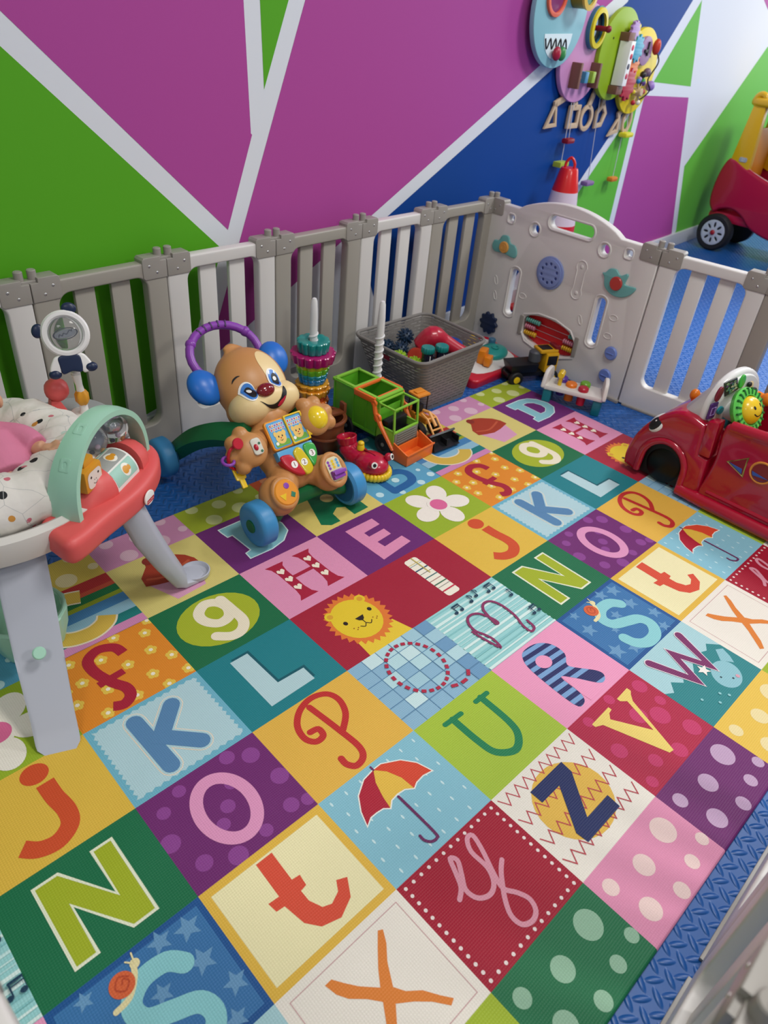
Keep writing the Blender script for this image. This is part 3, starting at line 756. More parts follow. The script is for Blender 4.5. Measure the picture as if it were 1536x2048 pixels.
rail_panel((-2.04 * S - 0.018, -5.3 * S), (-2.08 * S - 0.018, -3.8 * S), LG, 'light playpen panel just showing at the lower left corner beside the green N square', links=(False, False))
# activity panel ---------------------------------------------------
ar, aw = panel_root(RC, RA, 'wide light grey playpen activity panel with dial, cloud, bird and abacus'); ar['category'] = 'activity panel'
AD = (Vector((*RA, 0)) - Vector((*RC, 0))).normalized(); AN = Vector((AD.y, -AD.x, 0))   # normal towards the inside of the pen
AFr = frame(Vector((*RC, 0)), AD, (0, 0, 1), AN); AFI = AFr.inverted()
def ap(u, v, off=TH / 2): q = AFI @ pl(u, v, Vector((*RC, 0)) + AN * off, AN); return (q.x, q.y)
if AN.x > 0: print('WARN panel normal', AN)
top = [ap(1062, 405)[0], ap(1235, 470)[0]]
top = (aw * 0.19, aw * 0.79)
ol = [(0.0015, 0.012), (0.008, 0.004), (aw - 0.008, 0.004), (aw - 0.0015, 0.012), (aw - 0.0015, FH - 0.02), (aw - 0.01, FH - 0.012), (top[1], FH - 0.012)]
for k in range(1, 16):
    t = k / 16; sx = top[1] + (top[0] - top[1]) * t; ol.append((sx, FH - 0.012 + 0.062 * (math.sin(PI * t) ** 0.75)))
ol += [(top[0], FH - 0.012), (0.01, FH - 0.012), (0.0015, FH - 0.02)]
def slot(a, b, r): # stadium between two panel points
    d = (Vector(b) - Vector(a)).normalized(); an = math.degrees(math.atan2(d.y, d.x))
    return circ(b[0], b[1], r, r, 10, an - 90, an + 90) + circ(a[0], a[1], r, r, 10, an + 90, an + 270)
hA, hB = ap(1112, 436), ap(1178, 460); holes = [slot((hA[0], 0.595), (hB[0], 0.595), 0.024)]
hc = [ap(1070, 459), ap(1209, 500)]; hs = [ap(1023, 437), ap(1258, 508)]
for c_ in hc: holes.append(circ(c_[0], c_[1], 0.019, 0.019, 18))
for c_ in hs: holes.append(rrect(c_[0] - 0.013, c_[1] - 0.013, c_[0] + 0.013, c_[1] + 0.013, 0.008, 4))
s1a, s1b = ap(1031, 548), ap(1018, 620); s2a, s2b = ap(1202, 606), ap(1186, 682)
holes += [slot((s1a[0], s1a[1]), (s1a[0], s1b[1]), 0.019), slot((s2a[0], s2a[1]), (s2a[0], s2b[1]), 0.019)]
ab = [ap(1052, 633), ap(1100, 640), ap(1142, 672), ap(1140, 712), ap(1090, 705), ap(1047, 672)]
abo = [(p[0], p[1]) for p in catmull([(a, b, 0) for a, b in ab], 5, True)]
holes.append(abo)
kn = [ap(1223, 706), ap(1211, 750)]
f = MB(); f.plate([ol] + holes, TH, 0.005, M=MZ @ T(0, 0, -TH / 2))
# raised lips and embossed leaf, pill and handset shapes (part of the moulding)
E0 = MZ @ T(0, 0, TH / 2)
def lip(pts, r=0.0035, closed=True): f.tube([E0 @ Vector((p[0], p[1], 0)) for p in pts], r, 8, closed=closed)
MZI = MZ
hm_ = [sum(p[q_] for p in holes[0]) / len(holes[0]) for q_ in (0, 1)]
lip([(hm_[0] + (a - hm_[0]) * 1.08, hm_[1] + (b - hm_[1]) * 1.25) for a, b in holes[0]], 0.004)
for k_, h in enumerate(holes[1:-1]):
    mx_, my_ = sum(p[0] for p in h) / len(h), sum(p[1] for p in h) / len(h); g_ = 1.45 if k_ < 4 else 1.12
    lip([(mx_ + (hx - mx_) * (g_ if k_ < 4 else 1.5), my_ + (hy - my_) * g_) for hx, hy in h], 0.0035)
lip([((p[0] - sum(q[0] for q in abo) / len(abo)) * 1.1 + sum(q[0] for q in abo) / len(abo), (p[1] - sum(q[1] for q in abo) / len(abo)) * 1.16 + sum(q[1] for q in abo) / len(abo)) for p in abo[::3]], 0.004)
for u, v, a in ((992, 560, 60), (990, 590, 62), (1160, 640, 65)):
    p = ap(u, v); lip(circ(p[0], p[1], 0.02, 0.008, 16, rot=a + 50), 0.002)
for u, v, a in ((1045, 592, 5), (1227, 636, 5), (1215, 672, 5)):
    p = ap(u, v); lip(circ(p[0], p[1], 0.018, 0.011, 16, rot=a), 0.002)
p1, p2 = ap(1164, 534), ap(1152, 586)
lip(circ(p1[0], p1[1], 0.024, 0.024, 16, -40, 220)[::1] + circ(p2[0], p2[1], 0.024, 0.024, 16, 140, 400), 0.0025); 
for p in (p1, p2): f.ell(tuple(E0 @ Vector((p[0], p[1], 0))), (0.008, 0.003, 0.008))
f.build('frame', LG, ar)
hinge_parts(ar, aw, 0); hinge_parts(ar, aw, 1)
b = MB(); b.box((aw - 0.06, 0, 0.006), (0.13, TH + 0.02, 0.012), 0.002); b.build('foot_strip', HG, ar)
TEAL = mat('teal_plastic', '6fb0ac', 0.3); ORB = mat('amber_button', 'd89a4a', 0.3); RDB = mat('red_button', 'b8403a', 0.3); DIAL = mat('dial_blue', '7f90c4', 0.35); NAVY = mat('navy_plastic', '1d2b4a', 0.35)
def on_panel(p, z=0): return E0 @ T(p[0], p[1], z)
cl = ap(1011, 494); q = MB(); q.plate([[(p.x, p.y) for p in catmull([(x * .0013, y * .0013, 0) for x, y in ((-52, -8), (-46, 12), (-28, 16), (-16, 34), (8, 36), (20, 18), (40, 14), (52, -6), (44, -24), (0, -20), (-38, -22))], 5, True)]], 0.008, 0.003, M=on_panel(cl)); o = q.build('cloud', TEAL, ar)
q = MB(); q.cyl(0.024, 0.012, 24, 0.003, M=on_panel(cl, 0.004)); q.torus(0.011, 0.001, 20, 6, M=on_panel(cl, 0.016)); q.build('button', ORB, o)
bd = ap(1237, 566); q = MB(); q.plate([[(p.x, p.y) for p in catmull([(x * .00135, y * .00135, 0) for x, y in ((-55, 14), (-46, 18), (-34, 32), (-14, 34), (2, 22), (20, 32), (26, 26), (22, 4), (36, 2), (58, 2), (48, -18), (24, -34), (-10, -36), (-38, -20), (-46, 4))], 4, True)]], 0.008, 0.003, M=on_panel(bd)); o = q.build('bird', TEAL, ar)
q = MB(); q.cyl(0.026, 0.012, 24, 0.003, M=on_panel((bd[0] - 0.004, bd[1] - 0.002), 0.004)); q.build('button', RDB, o)
dc = ap(1101, 546); q = MB(); q.plate([circ(0, 0, 0.066, n=40)], 0.007, 0.002, M=on_panel(dc)); q.plate([circ(0, 0, 0.057, n=40)] + [circ(0.038 * math.cos(k * PI / 5 + .3), 0.038 * math.sin(k * PI / 5 + .3), 0.0062, n=12) for k in range(10)], 0.006, 0.001, M=on_panel(dc, 0.005)); o = q.build('dial', DIAL, ar)
q = MB(); q.plate([circ(0, 0, 0.048, n=30)], 0.003, 0.0005, M=on_panel(dc, 0.006)); q.build('dial_backing', mat('dial_dark', '3b4a86', 0.4), o)
gr = ap(979, 645); q = MB(); q.plate([[((0.046 + 0.005 * math.cos(10 * a)) * math.cos(a), (0.046 + 0.005 * math.cos(10 * a)) * math.sin(a)) for a in [2 * PI * k / 96 for k in range(96)]]], 0.014, 0.003, M=on_panel(gr)); q.build('gear', NAVY, ar)
for p in kn:
    q = MB(); q.cyl(0.027, 0.012, 24, 0.004, M=on_panel(p)); q.box(tuple(on_panel(p) @ Vector((0, 0, 0.013))), (0.032, 0.004, 0.003), 0.001); q.build('knob', mat('knob_blue', '7088cc', 0.3), ar)
acx, acy = sum(p[0] for p in abo) / len(abo), sum(p[1] for p in abo) / len(abo)
q = MB(); q.plate([[((p[0] - acx) * 1.02 + acx, (p[1] - acy) * 1.02 + acy) for p in abo]], 0.004, 0, M=MZ @ T(0, 0, -TH / 2 + 0.004)); q.build('red_stand_in', mat('abacus_red', 'd82028', 0.35), ar)  # plate standing in for a red thing beyond the abacus opening
for k, (hh, mm, na, nb) in enumerate(((0.032, mat('bead_green', '5c9c90', 0.35), 7, 3), (0.004, mat('bead_pink', 'c4788c', 0.35), 5, 5), (-0.024, mat('bead_yellow', 'd8a828', 0.35), 6, 5))):
    xs = [p[0] for p in abo]; x0, x1 = min(xs) + 0.004, max(xs) - 0.004; y = acy + hh
    q = MB(); q.tube([MZ @ Vector((x0, y, 0.006)), MZ @ Vector((x1, y, 0.006))], 0.0012, 8); o = q.build('rod', SCR, ar)
    for i in range(na + nb):
        xx = x0 + 0.012 + i * 0.0106 if i < na else x1 - 0.012 - (i - na) * 0.0106
        q = MB(); q.ell((0, 0, 0), (0.0115, 0.0115, 0.0052), seg=14, rg=8, M=MZ @ T(xx, y, 0.006) @ RY(90)); q.build('bead', mm, o)
for sx in (min(p[0] for p in abo) - 0.006, max(p[0] for p in abo) + 0.006):
    q = MB(); q.plate([rrect(sx - 0.009, acy - 0.04, sx + 0.009, acy + 0.045, 0.004)], 0.005, 0.001, M=MZ @ T(0, 0, TH / 2)); q.build('bracket', HG, ar)
# ------------------------------------------------------------------ puppy walker
TAN = mat('puppy_tan', 'c38a52', 0.4, sss=0.05); CREAM = mat('puppy_cream', 'ecd29a', 0.38); EARB = mat('ear_blue', '1e6cc8', 0.35); VIO = mat('violet_plastic', '8a42ac', 0.32)
DGR = mat('walker_green', '0d6a3c', 0.4); WHB = mat('wheel_blue', '3f8fc6', 0.38); WHD = mat('wheel_blue_dark', '1f6090', 0.45); YEL = mat('yellow_plastic', 'e8c21c', 0.3, coat=0.3)
REDP = mat('red_plastic', 'c01830', 0.3, coat=0.3); BLK = mat('black_plastic', '16161a', 0.4); ORG = mat('orange_plastic', 'e8962a', 0.35); GRN = mat('green_key', '3fa84a', 0.25, coat=0.4); WHT = mat('white_print', 'f2f0ea', 0.4)
SKY = mat('sky_print', '5aa6d8', 0.3); CRIM = mat('nose_red', '7a1018', 0.15, coat=0.6); PNK = mat('pink_print', 'e07aa8', 0.4)
PX, PY = 0.555, 0.0
pw = thing('puppy_walker', 'puppy shaped push walker with blue ears, purple handle and blue wheels', 'walker', (PX, PY, MT + 0.001))
U45 = Vector((0, 0.70, 0.714)); N45 = Vector((0, -0.714, 0.70))
HF = frame((0.0, 0.125, 0.31), (1, 0, 0), U45, N45)       # head: x across, y up the face, z out of the face
BF = frame((0, -0.045, 0.215), (1, 0, 0), (0, 0.66, 0.75), (0, -0.75, 0.66))   # tummy panel
hd = MB(); hd.ell((0, 0.012, 0), (0.108, 0.114, 0.08), M=HF, seg=40, rg=28); hd.ell((-0.045, -0.05, 0.005), (0.062, 0.055, 0.068), M=HF, seg=32, rg=20); hd.ell((0.045, -0.05, 0.005), (0.062, 0.055, 0.068), M=HF, seg=32, rg=20)
hd.tube([HF @ Vector(p) for p in ((0.02, 0.118, 0.0), (-0.012, 0.133, 0.004), (-0.038, 0.128, 0.006))], [0.013, 0.013, 0.006], 12, smooth=4); hd.tube([HF @ Vector(p) for p in ((0.0, 0.112, 0.01), (-0.03, 0.118, 0.012), (-0.046, 0.108, 0.012))], [0.011, 0.01, 0.005], 12, smooth=4)
hd = blob(hd, 0.004, 6); hd.build('head', TAN, pw)
mz = MB(); mz.ell((-0.05, -0.052, 0.026), (0.062, 0.05, 0.062), M=HF, seg=36, rg=24); mz.ell((0.05, -0.052, 0.026), (0.062, 0.05, 0.062), M=HF, seg=36, rg=24); mz.ell((0, -0.045, 0.04), (0.07, 0.045, 0.052), M=HF, seg=32, rg=20)
mz = blob(mz, 0.004, 10, 0.7); mz.build('muzzle', CREAM, pw)
bv = bvh_of([hd, mz])
def cm(pts, n=6, closed=True): return [(p.x, p.y) for p in catmull([(a, b, 0) for a, b in pts], n, closed)]
q = MB(); decal(q, [cm([(0.014, -0.02), (0.008, 0.02), (0.006, 0.055), (0.016, 0.08), (0.036, 0.088), (0.056, 0.076), (0.07, 0.05), (0.078, 0.02), (0.082, -0.02), (0.05, -0.04), (0.03, -0.03)])], HF, bv, 0.0008); q.build('eye_patch', CREAM, pw)
for sx, nm in ((-1, 'left'), (1, 'right')):
    cx, cy = (-0.06, -0.02) if sx < 0 else (0.03, -0.004)
    q = MB()
    decal(q, [[(cx + x, cy + y) for x, y in circ(0, 0, 0.0215, 0.031, 28, rot=sx * 6)]], HF, bv, 0.0016, 0, 0.004)
    decal(q, [[(cx + 0.0015 + x, cy - 0.001 + y) for x, y in circ(0, 0, 0.018, 0.027, 28, rot=sx * 6)]], HF, bv, 0.0022, 1, 0.004)
    decal(q, [[(cx + 0.003 + x, cy - 0.004 + y) for x, y in circ(0, 0, 0.012, 0.019, 24)]], HF, bv, 0.0028, 2, 0.004)
    decal(q, [circ(cx + 0.001, cy - 0.001, 0.0062, n=18)], HF, bv, 0.0034, 0, 0.004)
    q.build('eye', [WHT, mat('iris_blue', '3d7fd0', 0.25, coat=0.4), BLK], pw)
q = MB(); decal(q, [cm([(-0.084, 0.019), (-0.079, 0.029), (-0.068, 0.034), (-0.059, 0.031), (-0.068, 0.0295), (-0.077, 0.025)], 3)], HF, bv, 0.0014, 0, 0.003); q.build('eyebrow', BLK, pw)
q = MB(); q.ell((-0.018, -0.032, 0.09), (0.028, 0.0195, 0.016), M=HF, seg=28, rg=18); q.build('nose', CRIM, pw)
q = MB(); decal(q, [cm([(-0.049, -0.056), (-0.025, -0.07), (-0.001, -0.073), (0.021, -0.062), (0.041, -0.036), (0.045, -0.04), (0.042, -0.058), (0.025, -0.078), (0.001, -0.084), (-0.025, -0.076)])], HF, bv, 0.0014, 0, 0.005)
decal(q, [cm([(0.007, -0.08), (0.013, -0.072), (0.027, -0.066), (0.037, -0.062), (0.032, -0.07), (0.021, -0.079)])], HF, bv, 0.0022, 1, 0.005); q.build('mouth', [BLK, mat('tongue', 'c0203c', 0.3)], pw)
for sx in (-1, 1):
    e = MB(); e.ell((0, 0, 0), (0.047, 0.054, 0.03), M=HF @ T(sx * (0.13 if sx < 0 else 0.118), (0.048 if sx < 0 else 0.075), -0.015) @ RZ(sx * -20), seg=30, rg=20); e.build('ear', EARB, pw)
# handle ring
q = MB(); hp = []
for k in range(28):
    a = 2 * PI * k / 28; hp.append(HF @ Vector((0.113 * math.cos(a) - 0.0, 0.136 + 0.09 * math.sin(a), -0.052)))
q.tube(hp, 0.0125, 14, closed=True)
for a in (35, 145): p = HF @ Vector((0.113 * math.cos(math.radians(a)), 0.136 + 0.09 * math.sin(math.radians(a)), -0.052)); q.ell(tuple(p), 0.0155)
ho = q.build('handle', VIO, pw)
for a in (72, 84, 96, 108, 120):
    d = math.radians(a); p = HF @ Vector((0.113 * math.cos(d), 0.136 + 0.09 * math.sin(d), -0.0405)); g = MB(); g.box((0, 0, 0), (0.005, 0.02, 0.0035), 0.001, M=T(*p) @ HF.to_3x3().to_4x4() @ RZ(a - 90)); g.build('grip_slot', mat('violet_dark', '3a1450', 0.5), ho)
# body, arms, legs in one skin
bd_ = MB(); bd_.ell((0, 0.0, -0.048), (0.09, 0.115, 0.056), M=BF, seg=36, rg=24); bd_.ell((0, -0.07, -0.042), (0.085, 0.06, 0.052), M=BF, seg=30, rg=20); bd_.ell((0, 0.09, -0.05), (0.06, 0.05, 0.05), M=BF)

AL = Vector((-0.13, -0.045, 0.238)); ARm = Vector((0.098, -0.035, 0.255)); FLt = Vector((-0.1, -0.15, 0.14)); FRt = Vector((0.078, -0.145, 0.145))
for P_, fing in ((AL, 1), (ARm, 0)):
    bd_.tube([BF @ Vector(((-1 if P_.x < 0 else 1) * 0.05, 0.045, -0.045)), P_ * 0.6 + (BF @ Vector(((-1 if P_.x < 0 else 1) * 0.06, 0.04, -0.04))) * 0.4, P_ + Vector((0, 0.02, -0.02))], [0.035, 0.03, 0.034], 16, smooth=4)
    bd_.ell(tuple(P_), (0.049, 0.049, 0.03), M=None if False else T(*P_) @ BF.to_3x3().to_4x4() @ T(*(-P_)), seg=28, rg=18)
PF = {}
for nm, P_, a0 in (('l', AL, 110), ('r', ARm, 20)):
    Fp = T(*P_) @ BF.to_3x3().to_4x4()
    if nm == 'l': Fp = Fp @ RY(-12)
    PF[nm] = Fp
    for a in ((100, 140, 180, 225) if nm == 'l' else (105, 65, 15, -25)):
        d = math.radians(a); bd_.ell((0.05 * math.cos(d), 0.05 * math.sin(d), -0.006), 0.0225, M=Fp, seg=18, rg=12)
for P_ in (FLt, FRt):
    s_ = -1 if P_.x < 0 else 1
    bd_.tube([Vector((s_ * 0.04, -0.07, 0.13)), Vector((s_ * 0.075, -0.11, 0.12)), P_ + Vector((0, 0.035, -0.015))], [0.045, 0.045, 0.044], 16, smooth=4)
    FF = T(*P_) @ frame((0, 0, 0), (1, 0, 0), (0, 0.66, 0.75), (0, -0.75, 0.66)); PF['f' + ('l' if s_ < 0 else 'r')] = FF
    bd_.ell((0, 0, -0.03), ((0.056, 0.057, 0.048) if s_ < 0 else (0.05, 0.055, 0.045)), M=FF, seg=28, rg=18)
    bd_.torus(0.036, 0.0095, 30, 12, M=FF @ T(0, 0, 0.008) @ SCL(0.95, 1.05 if s_ < 0 else 1.2, 1))
bod = blob(bd_, 0.0038, 5, 0.55); bod.build('body', TAN, pw)
bvb = bvh_of([bod])
# paw buttons
q = MB(); q.cyl(0.037, 0.014, 32, 0.004, M=PF['fl'] @ T(0, 0, 0.006)); sh = q.build('shape_button', mat('shape_orange', 'e8962a', 0.3, coat=0.3), pw)
for x, y, kind, mm in ((0.006, 0.017, 'c', VIO), (-0.014, -0.01, 't', YEL), (0.016, -0.012, 's', mat('leaf_green', '2a7a5a', 0.4))):
    q = MB(); l = circ(x, y, 0.0085, n=20) if kind == 'c' else ([(x - 0.011, y + 0.008), (x + 0.011, y + 0.008), (x + 0.001, y - 0.011)] if kind == 't' else [(x - 0.009, y - 0.002), (x + 0.001, y - 0.009), (x + 0.009, y + 0.002), (x - 0.001, y + 0.01)])
    q.plate([l], 0.0015, 0.0004, M=PF['fl'] @ T(0, 0, 0.0196)); q.build('shape_inset', mm, sh)
q = MB(); q.plate([rrect(-0.024, -0.034, 0.024, 0.036, 0.012)], 0.004, 0.001, M=PF['fr'] @ T(0, 0, 0.012)); q.build('foot_print', mat('print_cream', 'd8cfa8', 0.4), pw)
q = MB()
for k in range(9):
    q.flat([circ(-0.015 + (k % 3) * 0.015, 0.006 + (k // 3) * 0.009, 0.0045, n=8)], 0.0165, k % 3, PF['fr'])
q.keep = True; q.build('foot_picture', [VIO, YEL, SKY], pw, smooth=False)
q = MB(); q.box((0, -0.016, 0.02), (0.04, 0.026, 0.016), 0.003, M=PF['fr']); q.box((0, -0.012, 0.032), (0.042, 0.011, 0.01), 0.002, M=PF['fr']); q.build('rocker_switch', VIO, pw)
q = MB(); q.ell((0, 0, 0.012), (0.034, 0.036, 0.03), M=PF['r'], seg=30, rg=20); q.build('light_button', mat('yellow_light', 'f0d020', 0.2, coat=0.5), pw)
q = MB(); q.plate([rrect(-0.014, -0.023, 0.014, 0.023, 0.009)], 0.01, 0.002, M=PF['l'] @ T(0.01, 0, 0.024)); sw = q.build('switch_plate', mat('print_grey', 'd5d2c4', 0.4), pw)
q = MB(); q.ell((-0.004, -0.002, 0.035), (0.006, 0.009, 0.005), M=PF['l'] @ T(0.01, 0, 0)); q.build('slider', REDP, sw)
for y in (0.006, -0.016): q = MB(); q.plate([circ(0.008, y, 0.0035, n=14)], 0.001, 0, M=PF['l'] @ T(0.01, 0, 0.0342)); q.build('icon', mat('icon_green', '2a6a4a', 0.5), sw)
# storybook on the tummy
bk = MB(); bk.plate([rrect(-0.066, -0.04, 0.058, 0.045, 0.01)], 0.012, 0.003, M=BF @ T(0, 0.028, 0.008)); bk.build('book_base', ORG, pw)
q = MB(); q.plate([rrect(-0.061, -0.035, -0.003, 0.04, 0.006)], 0.002, 0.0005, M=BF @ T(0, 0.028, 0.0195)); pgl = q.build('left_page', SKY, pw)
q = MB(); q.plate([rrect(-0.002, -0.039, 0.06, 0.046, 0.004), rrect(0.003, -0.034, 0.055, 0.041, 0.003)], 0.008, 0.0015, M=BF @ T(0, 0.028, 0.018)); q.ell((0.064, -0.022, 0.022), (0.01, 0.009, 0.004), M=BF @ T(0, 0.028, 0)); pgf = q.build('page_frame', YEL, pw)
q = MB(); q.plate([rrect(0.002, -0.035, 0.056, 0.042, 0.003)], 0.002, 0.0003, M=BF @ T(0, 0.028, 0.02)); pgr = q.build('right_page', SKY, pgf)
for x0, par in ((-0.031, pgl), (0.029, pgr)):
    q = MB(); z = 0.0222; Fq = BF @ T(x0, 0.028, 0)
    q.flat([rrect(-0.024, -0.032, 0.024, -0.016, 0.004)], z, 0, Fq)                 # grass
    q.flat([circ(0, -0.008, 0.017, 0.018, 24)], z + 0.0002, 1, Fq); q.flat([circ(-0.014, 0.004, 0.006, 0.008, 14)], z + 0.0003, 1, Fq); q.flat([circ(0.014, 0.004, 0.006, 0.008, 14)], z + 0.0003, 1, Fq)
    for sx in (-1, 1): q.flat([circ(sx * 0.006, -0.004, 0.002, 0.003, 10)], z + 0.0004, 2, Fq)
    q.flat([circ(0, -0.009, 0.0022, n=10)], z + 0.0004, 3, Fq)
    q.flat([[(-0.007, -0.013), (0, -0.018), (0.007, -0.013), (0, -0.0155)]], z + 0.0004, 2, Fq)
    for k in range(12):                                                              # colourful title letters too small to read
        xx, yy = -0.02 + (k % 6) * 0.008, 0.029 - (k // 6) * 0.011
        q.flat([rrect(xx - 0.0032, yy - 0.0045, xx + 0.0032, yy + 0.0045, 0.001, 2)], z + 0.0003, 4, Fq); q.flat([rrect(xx - 0.0018, yy - 0.0033, xx + 0.0018, yy + 0.0033, 0.0006, 2)], z + 0.0005, (3, 5, 6)[k % 3], Fq)
    q.flat([circ(-0.018, -0.022, 0.005, n=12)], z + 0.0003, 4, Fq)
    q.keep = True; q.build('picture', [mat('grass_print', '6aa83a', 0.4), mat('face_print', 'ecc46a', 0.4), BLK, REDP, WHT, ORG, VIO], par, smooth=False)
# piano keys
q = MB(); q.plate([[(-0.06, -0.014), (0.062, -0.014), (0.063, -0.04), (0.03, -0.05), (-0.03, -0.05), (-0.06, -0.04)]], 0.024, 0.003, M=BF @ T(0, 0, -0.008)); q.build('piano_sky', SKY, pw)
for l, mm, n_, nx, ny in (([(-0.058, -0.032), (-0.034, -0.03), (-0.018, -0.042), (-0.002, -0.098), (-0.03, -0.088), (-0.052, -0.062)], REDP, '1', -0.026, -0.063), ([(-0.014, -0.04), (-0.002, -0.022), (0.012, -0.022), (0.022, -0.04), (0.03, -0.09), (0.0, -0.1)], mat('yellow_key', 'd8c020', 0.2, coat=0.5), '2', 0.007, -0.066), ([(0.024, -0.032), (0.036, -0.018), (0.062, -0.026), (0.06, -0.058), (0.034, -0.086)], GRN, '3', 0.043, -0.05)):
    q = MB(); c_ = (sum(p[0] for p in l) / len(l), sum(p[1] for p in l) / len(l)); q.plate([cm(l, 5)], 0.03, 0.005, M=BF @ T(0, 0, -0.008)); k_ = q.build('piano_key', mm, pw)
    q = MB(); q.plate([circ(nx, ny, 0.0105, n=22)], 0.001, 0, M=BF @ T(0, 0, 0.022)); d_ = q.build('number_disc', WHT, k_)
    v_, f_ = text_loops(n_, 0.019); q = MB(); q.keep = True; q.add(v_, f_, 0, BF @ T(nx, ny, 0.0234)); q.build('number', mat('number_ink', '6a2018', 0.5), k_, smooth=False)
# keys on the paw
q = MB(); kc = PF['l'] @ Vector((-0.047, 0.0, 0.01)); q.tube([kc + Vector(p) for p in ((0.0, 0, 0.03), (-0.018, 0, 0.02), (-0.024, 0, -0.005), (-0.018, 0, -0.03), (0.0, 0, -0.045))], 0.0045, 10, smooth=5); q.cyl(0.0155, 0.008, 24, 0.002, M=T(*(kc + Vector((0.003, -0.004, 0.036)))) @ RX(60)); q.build('key_ring', REDP, pw)
q = MB(); q.torus(0.0155, 0.0045, 24, 10, M=T(*(kc + Vector((-0.024, 0, -0.01)))) @ RX(15)); q.build('bead_ring', VIO, pw)
q = MB(); q.plate([rrect(-0.016, -0.018, 0.016, 0.02, 0.006), rrect(-0.006, 0.002, 0.006, 0.013, 0.003)], 0.006, 0.002, M=T(*(kc + Vector((0.004, -0.005, -0.058)))) @ BF.to_3x3().to_4x4()); q.plate([rrect(-0.008, -0.042, 0.008, -0.014, 0.002)], 0.006, 0.002, M=T(*(kc + Vector((0.004, -0.005, -0.058)))) @ BF.to_3x3().to_4x4()); q.build('toy_key', YEL, pw)
# frame and wheels
q = MB()
for s_ in (-1, 1):
    q.tube([(s_ * 0.09, 0.03, 0.23), (s_ * 0.12, 0.12, 0.205), (s_ * 0.145, 0.22, 0.15), (s_ * 0.165, 0.315, 0.065)], [0.042, 0.038, 0.034, 0.028], 4, smooth=5)
    q.tube([(s_ * 0.05, -0.09, 0.085), (s_ * 0.12, -0.13, 0.065), (s_ * 0.15, -0.135, 0.06)], [0.03, 0.026, 0.024], 10)
q.tube([(-0.1, 0.06, 0.17), (0.1, 0.06, 0.17)], 0.025, 8); q.tube([(-0.19, 0.315, 0.06), (0.19, 0.315, 0.06)], 0.008, 10)
q.box((0, -0.1, 0.075), (0.2, 0.05, 0.04), 0.01)
q.build('frame', DGR, pw)
for s_ in (-1, 1):
    for y, r_, w_ in ((-0.135, 0.064, 0.052), (0.315, 0.062, 0.05)):
        MW = T(s_ * ((0.172 if s_ < 0 else 0.153) if y < 0 else 0.205), y, r_) @ RY(90 * s_) @ T(0, 0, -w_ / 2)
        q = MB(); q.lathe([(0, 0.006), (r_ * 0.6, 0.006), (r_ * 0.8, 0), (r_ - 0.008, 0), (r_, 0.008), (r_, w_ - 0.012), (r_ - 0.004, w_ - 0.004), (r_ - 0.012, w_), (r_ * 0.45, w_), (0, w_)], 40, M=MW); wo_ = q.build('wheel', WHB, pw)
        q = MB(); q.cyl(r_ * 0.3, 0.006, 24, 0.002, M=MW @ T(0, 0, w_ - 0.002)); q.build('hub_cap', DGR, wo_)
        q = MB(); q.cyl(r_ * 0.82, 0.003, 32, 0.001, M=MW @ T(0, 0, 0.001)); q.build('wheel_inner', WHD, wo_)

# ------------------------------------------------------------------ gear stacker and spare pole
POLE = mat('pole_white', 'dedede', 0.35)
def spiral_pole(root, h, r0=0.0145):
    q = MB(); prof = [(r0 * 1.02, 0), (r0, 0.01), (r0 * 0.9, h - 0.06), (r0 * 0.72, h - 0.012), (r0 * 0.45, h - 0.003), (0, h)]; q.lathe([(0, 0)] + prof, 24)
    pts = []; n = 200
    for k in range(n):
        t = k / (n - 1); z = 0.02 + (h - 0.14) * t; a = t * 2 * PI * 12; rr = r0 * (1.02 - 0.14 * z / h)
        pts.append((rr * math.cos(a), rr * math.sin(a), z))
    q.tube(pts, 0.0038, 6); return q.build('pole', POLE, root)
st = thing('gear_stacker', 'rainbow gear stacking tower on a white spiral pole behind the puppy walker', 'stacking toy', (0.957, 0.345, 0))
q = MB(); q.lathe([(0, 0), (0.07, 0), (0.075, 0.006), (0.07, 0.018), (0.03, 0.024), (0, 0.024)], 32); q.build('base', mat('base_blue', '2060b0', 0.3), st)
spiral_pole(st, 0.452)
def gear(root, z, r, h, mm, n=12, taper=0.92, nm='gear'):
    N_ = n * 6; g = MB(); lo = []
    fn = lambda a: 0.97 + 0.12 * abs(math.sin(a * n / 2)) ** 0.7
    g.ring([(r * taper, 0), (r * taper + 0.001, 0.002), (r, h - 0.003), (r - 0.003, h), (0.022, h), (0.0165, h - 0.002), (0.0165, 0.002), (0.02, 0)], N_, M=T(0, 0, z), fn=lambda a: 1)
    g.v = [Vector((v.x * f_, v.y * f_, v.z)) for v in g.v for f_ in [fn(math.atan2(v.y, v.x)) if math.hypot(v.x, v.y) > r * 0.7 else 1]]
    return g.build(nm, mm, root)
GC = [(0.024, .052, .02, 'gear_dark_red', 'c02850'), (.046, .05, .018, 'gear_red', 'e04a30'), (.066, .057, .024, 'gear_orange', 'f08030'), (.092, .052, .016, 'gear_rust', 'e05a20'), (.11, .06, .024, 'gear_amber', 'f2a430'), (.136, .056, .016, 'gear_gold', 'f0a828'),
      (.155, .046, .02, 'gear_blue', '1f8ac8'), (.176, .05, .016, 'gear_teal_blue', '2aa0b0'), (.193, .054, .02, 'gear_lime', '7ccc2c'), (.214, .058, .016, 'gear_yellow', 'dcd828')]
for z, r_, h_, n_, c_ in GC: gear(st, z, r_, h_, mat(n_, c_, 0.2, coat=0.3))
gear(st, .232, .073, .034, mat('gear_magenta', 'b0186a', 0.2, coat=0.3), 14); gear(st, .268, .053, .04, mat('gear_teal', '128a86', 0.2, coat=0.3), 12)
sp = thing('spiral_pole', 'bare white spiral pole standing before the grey basket', 'pole', (1.152, 0.222, 0)); spiral_pole(sp, 0.444)
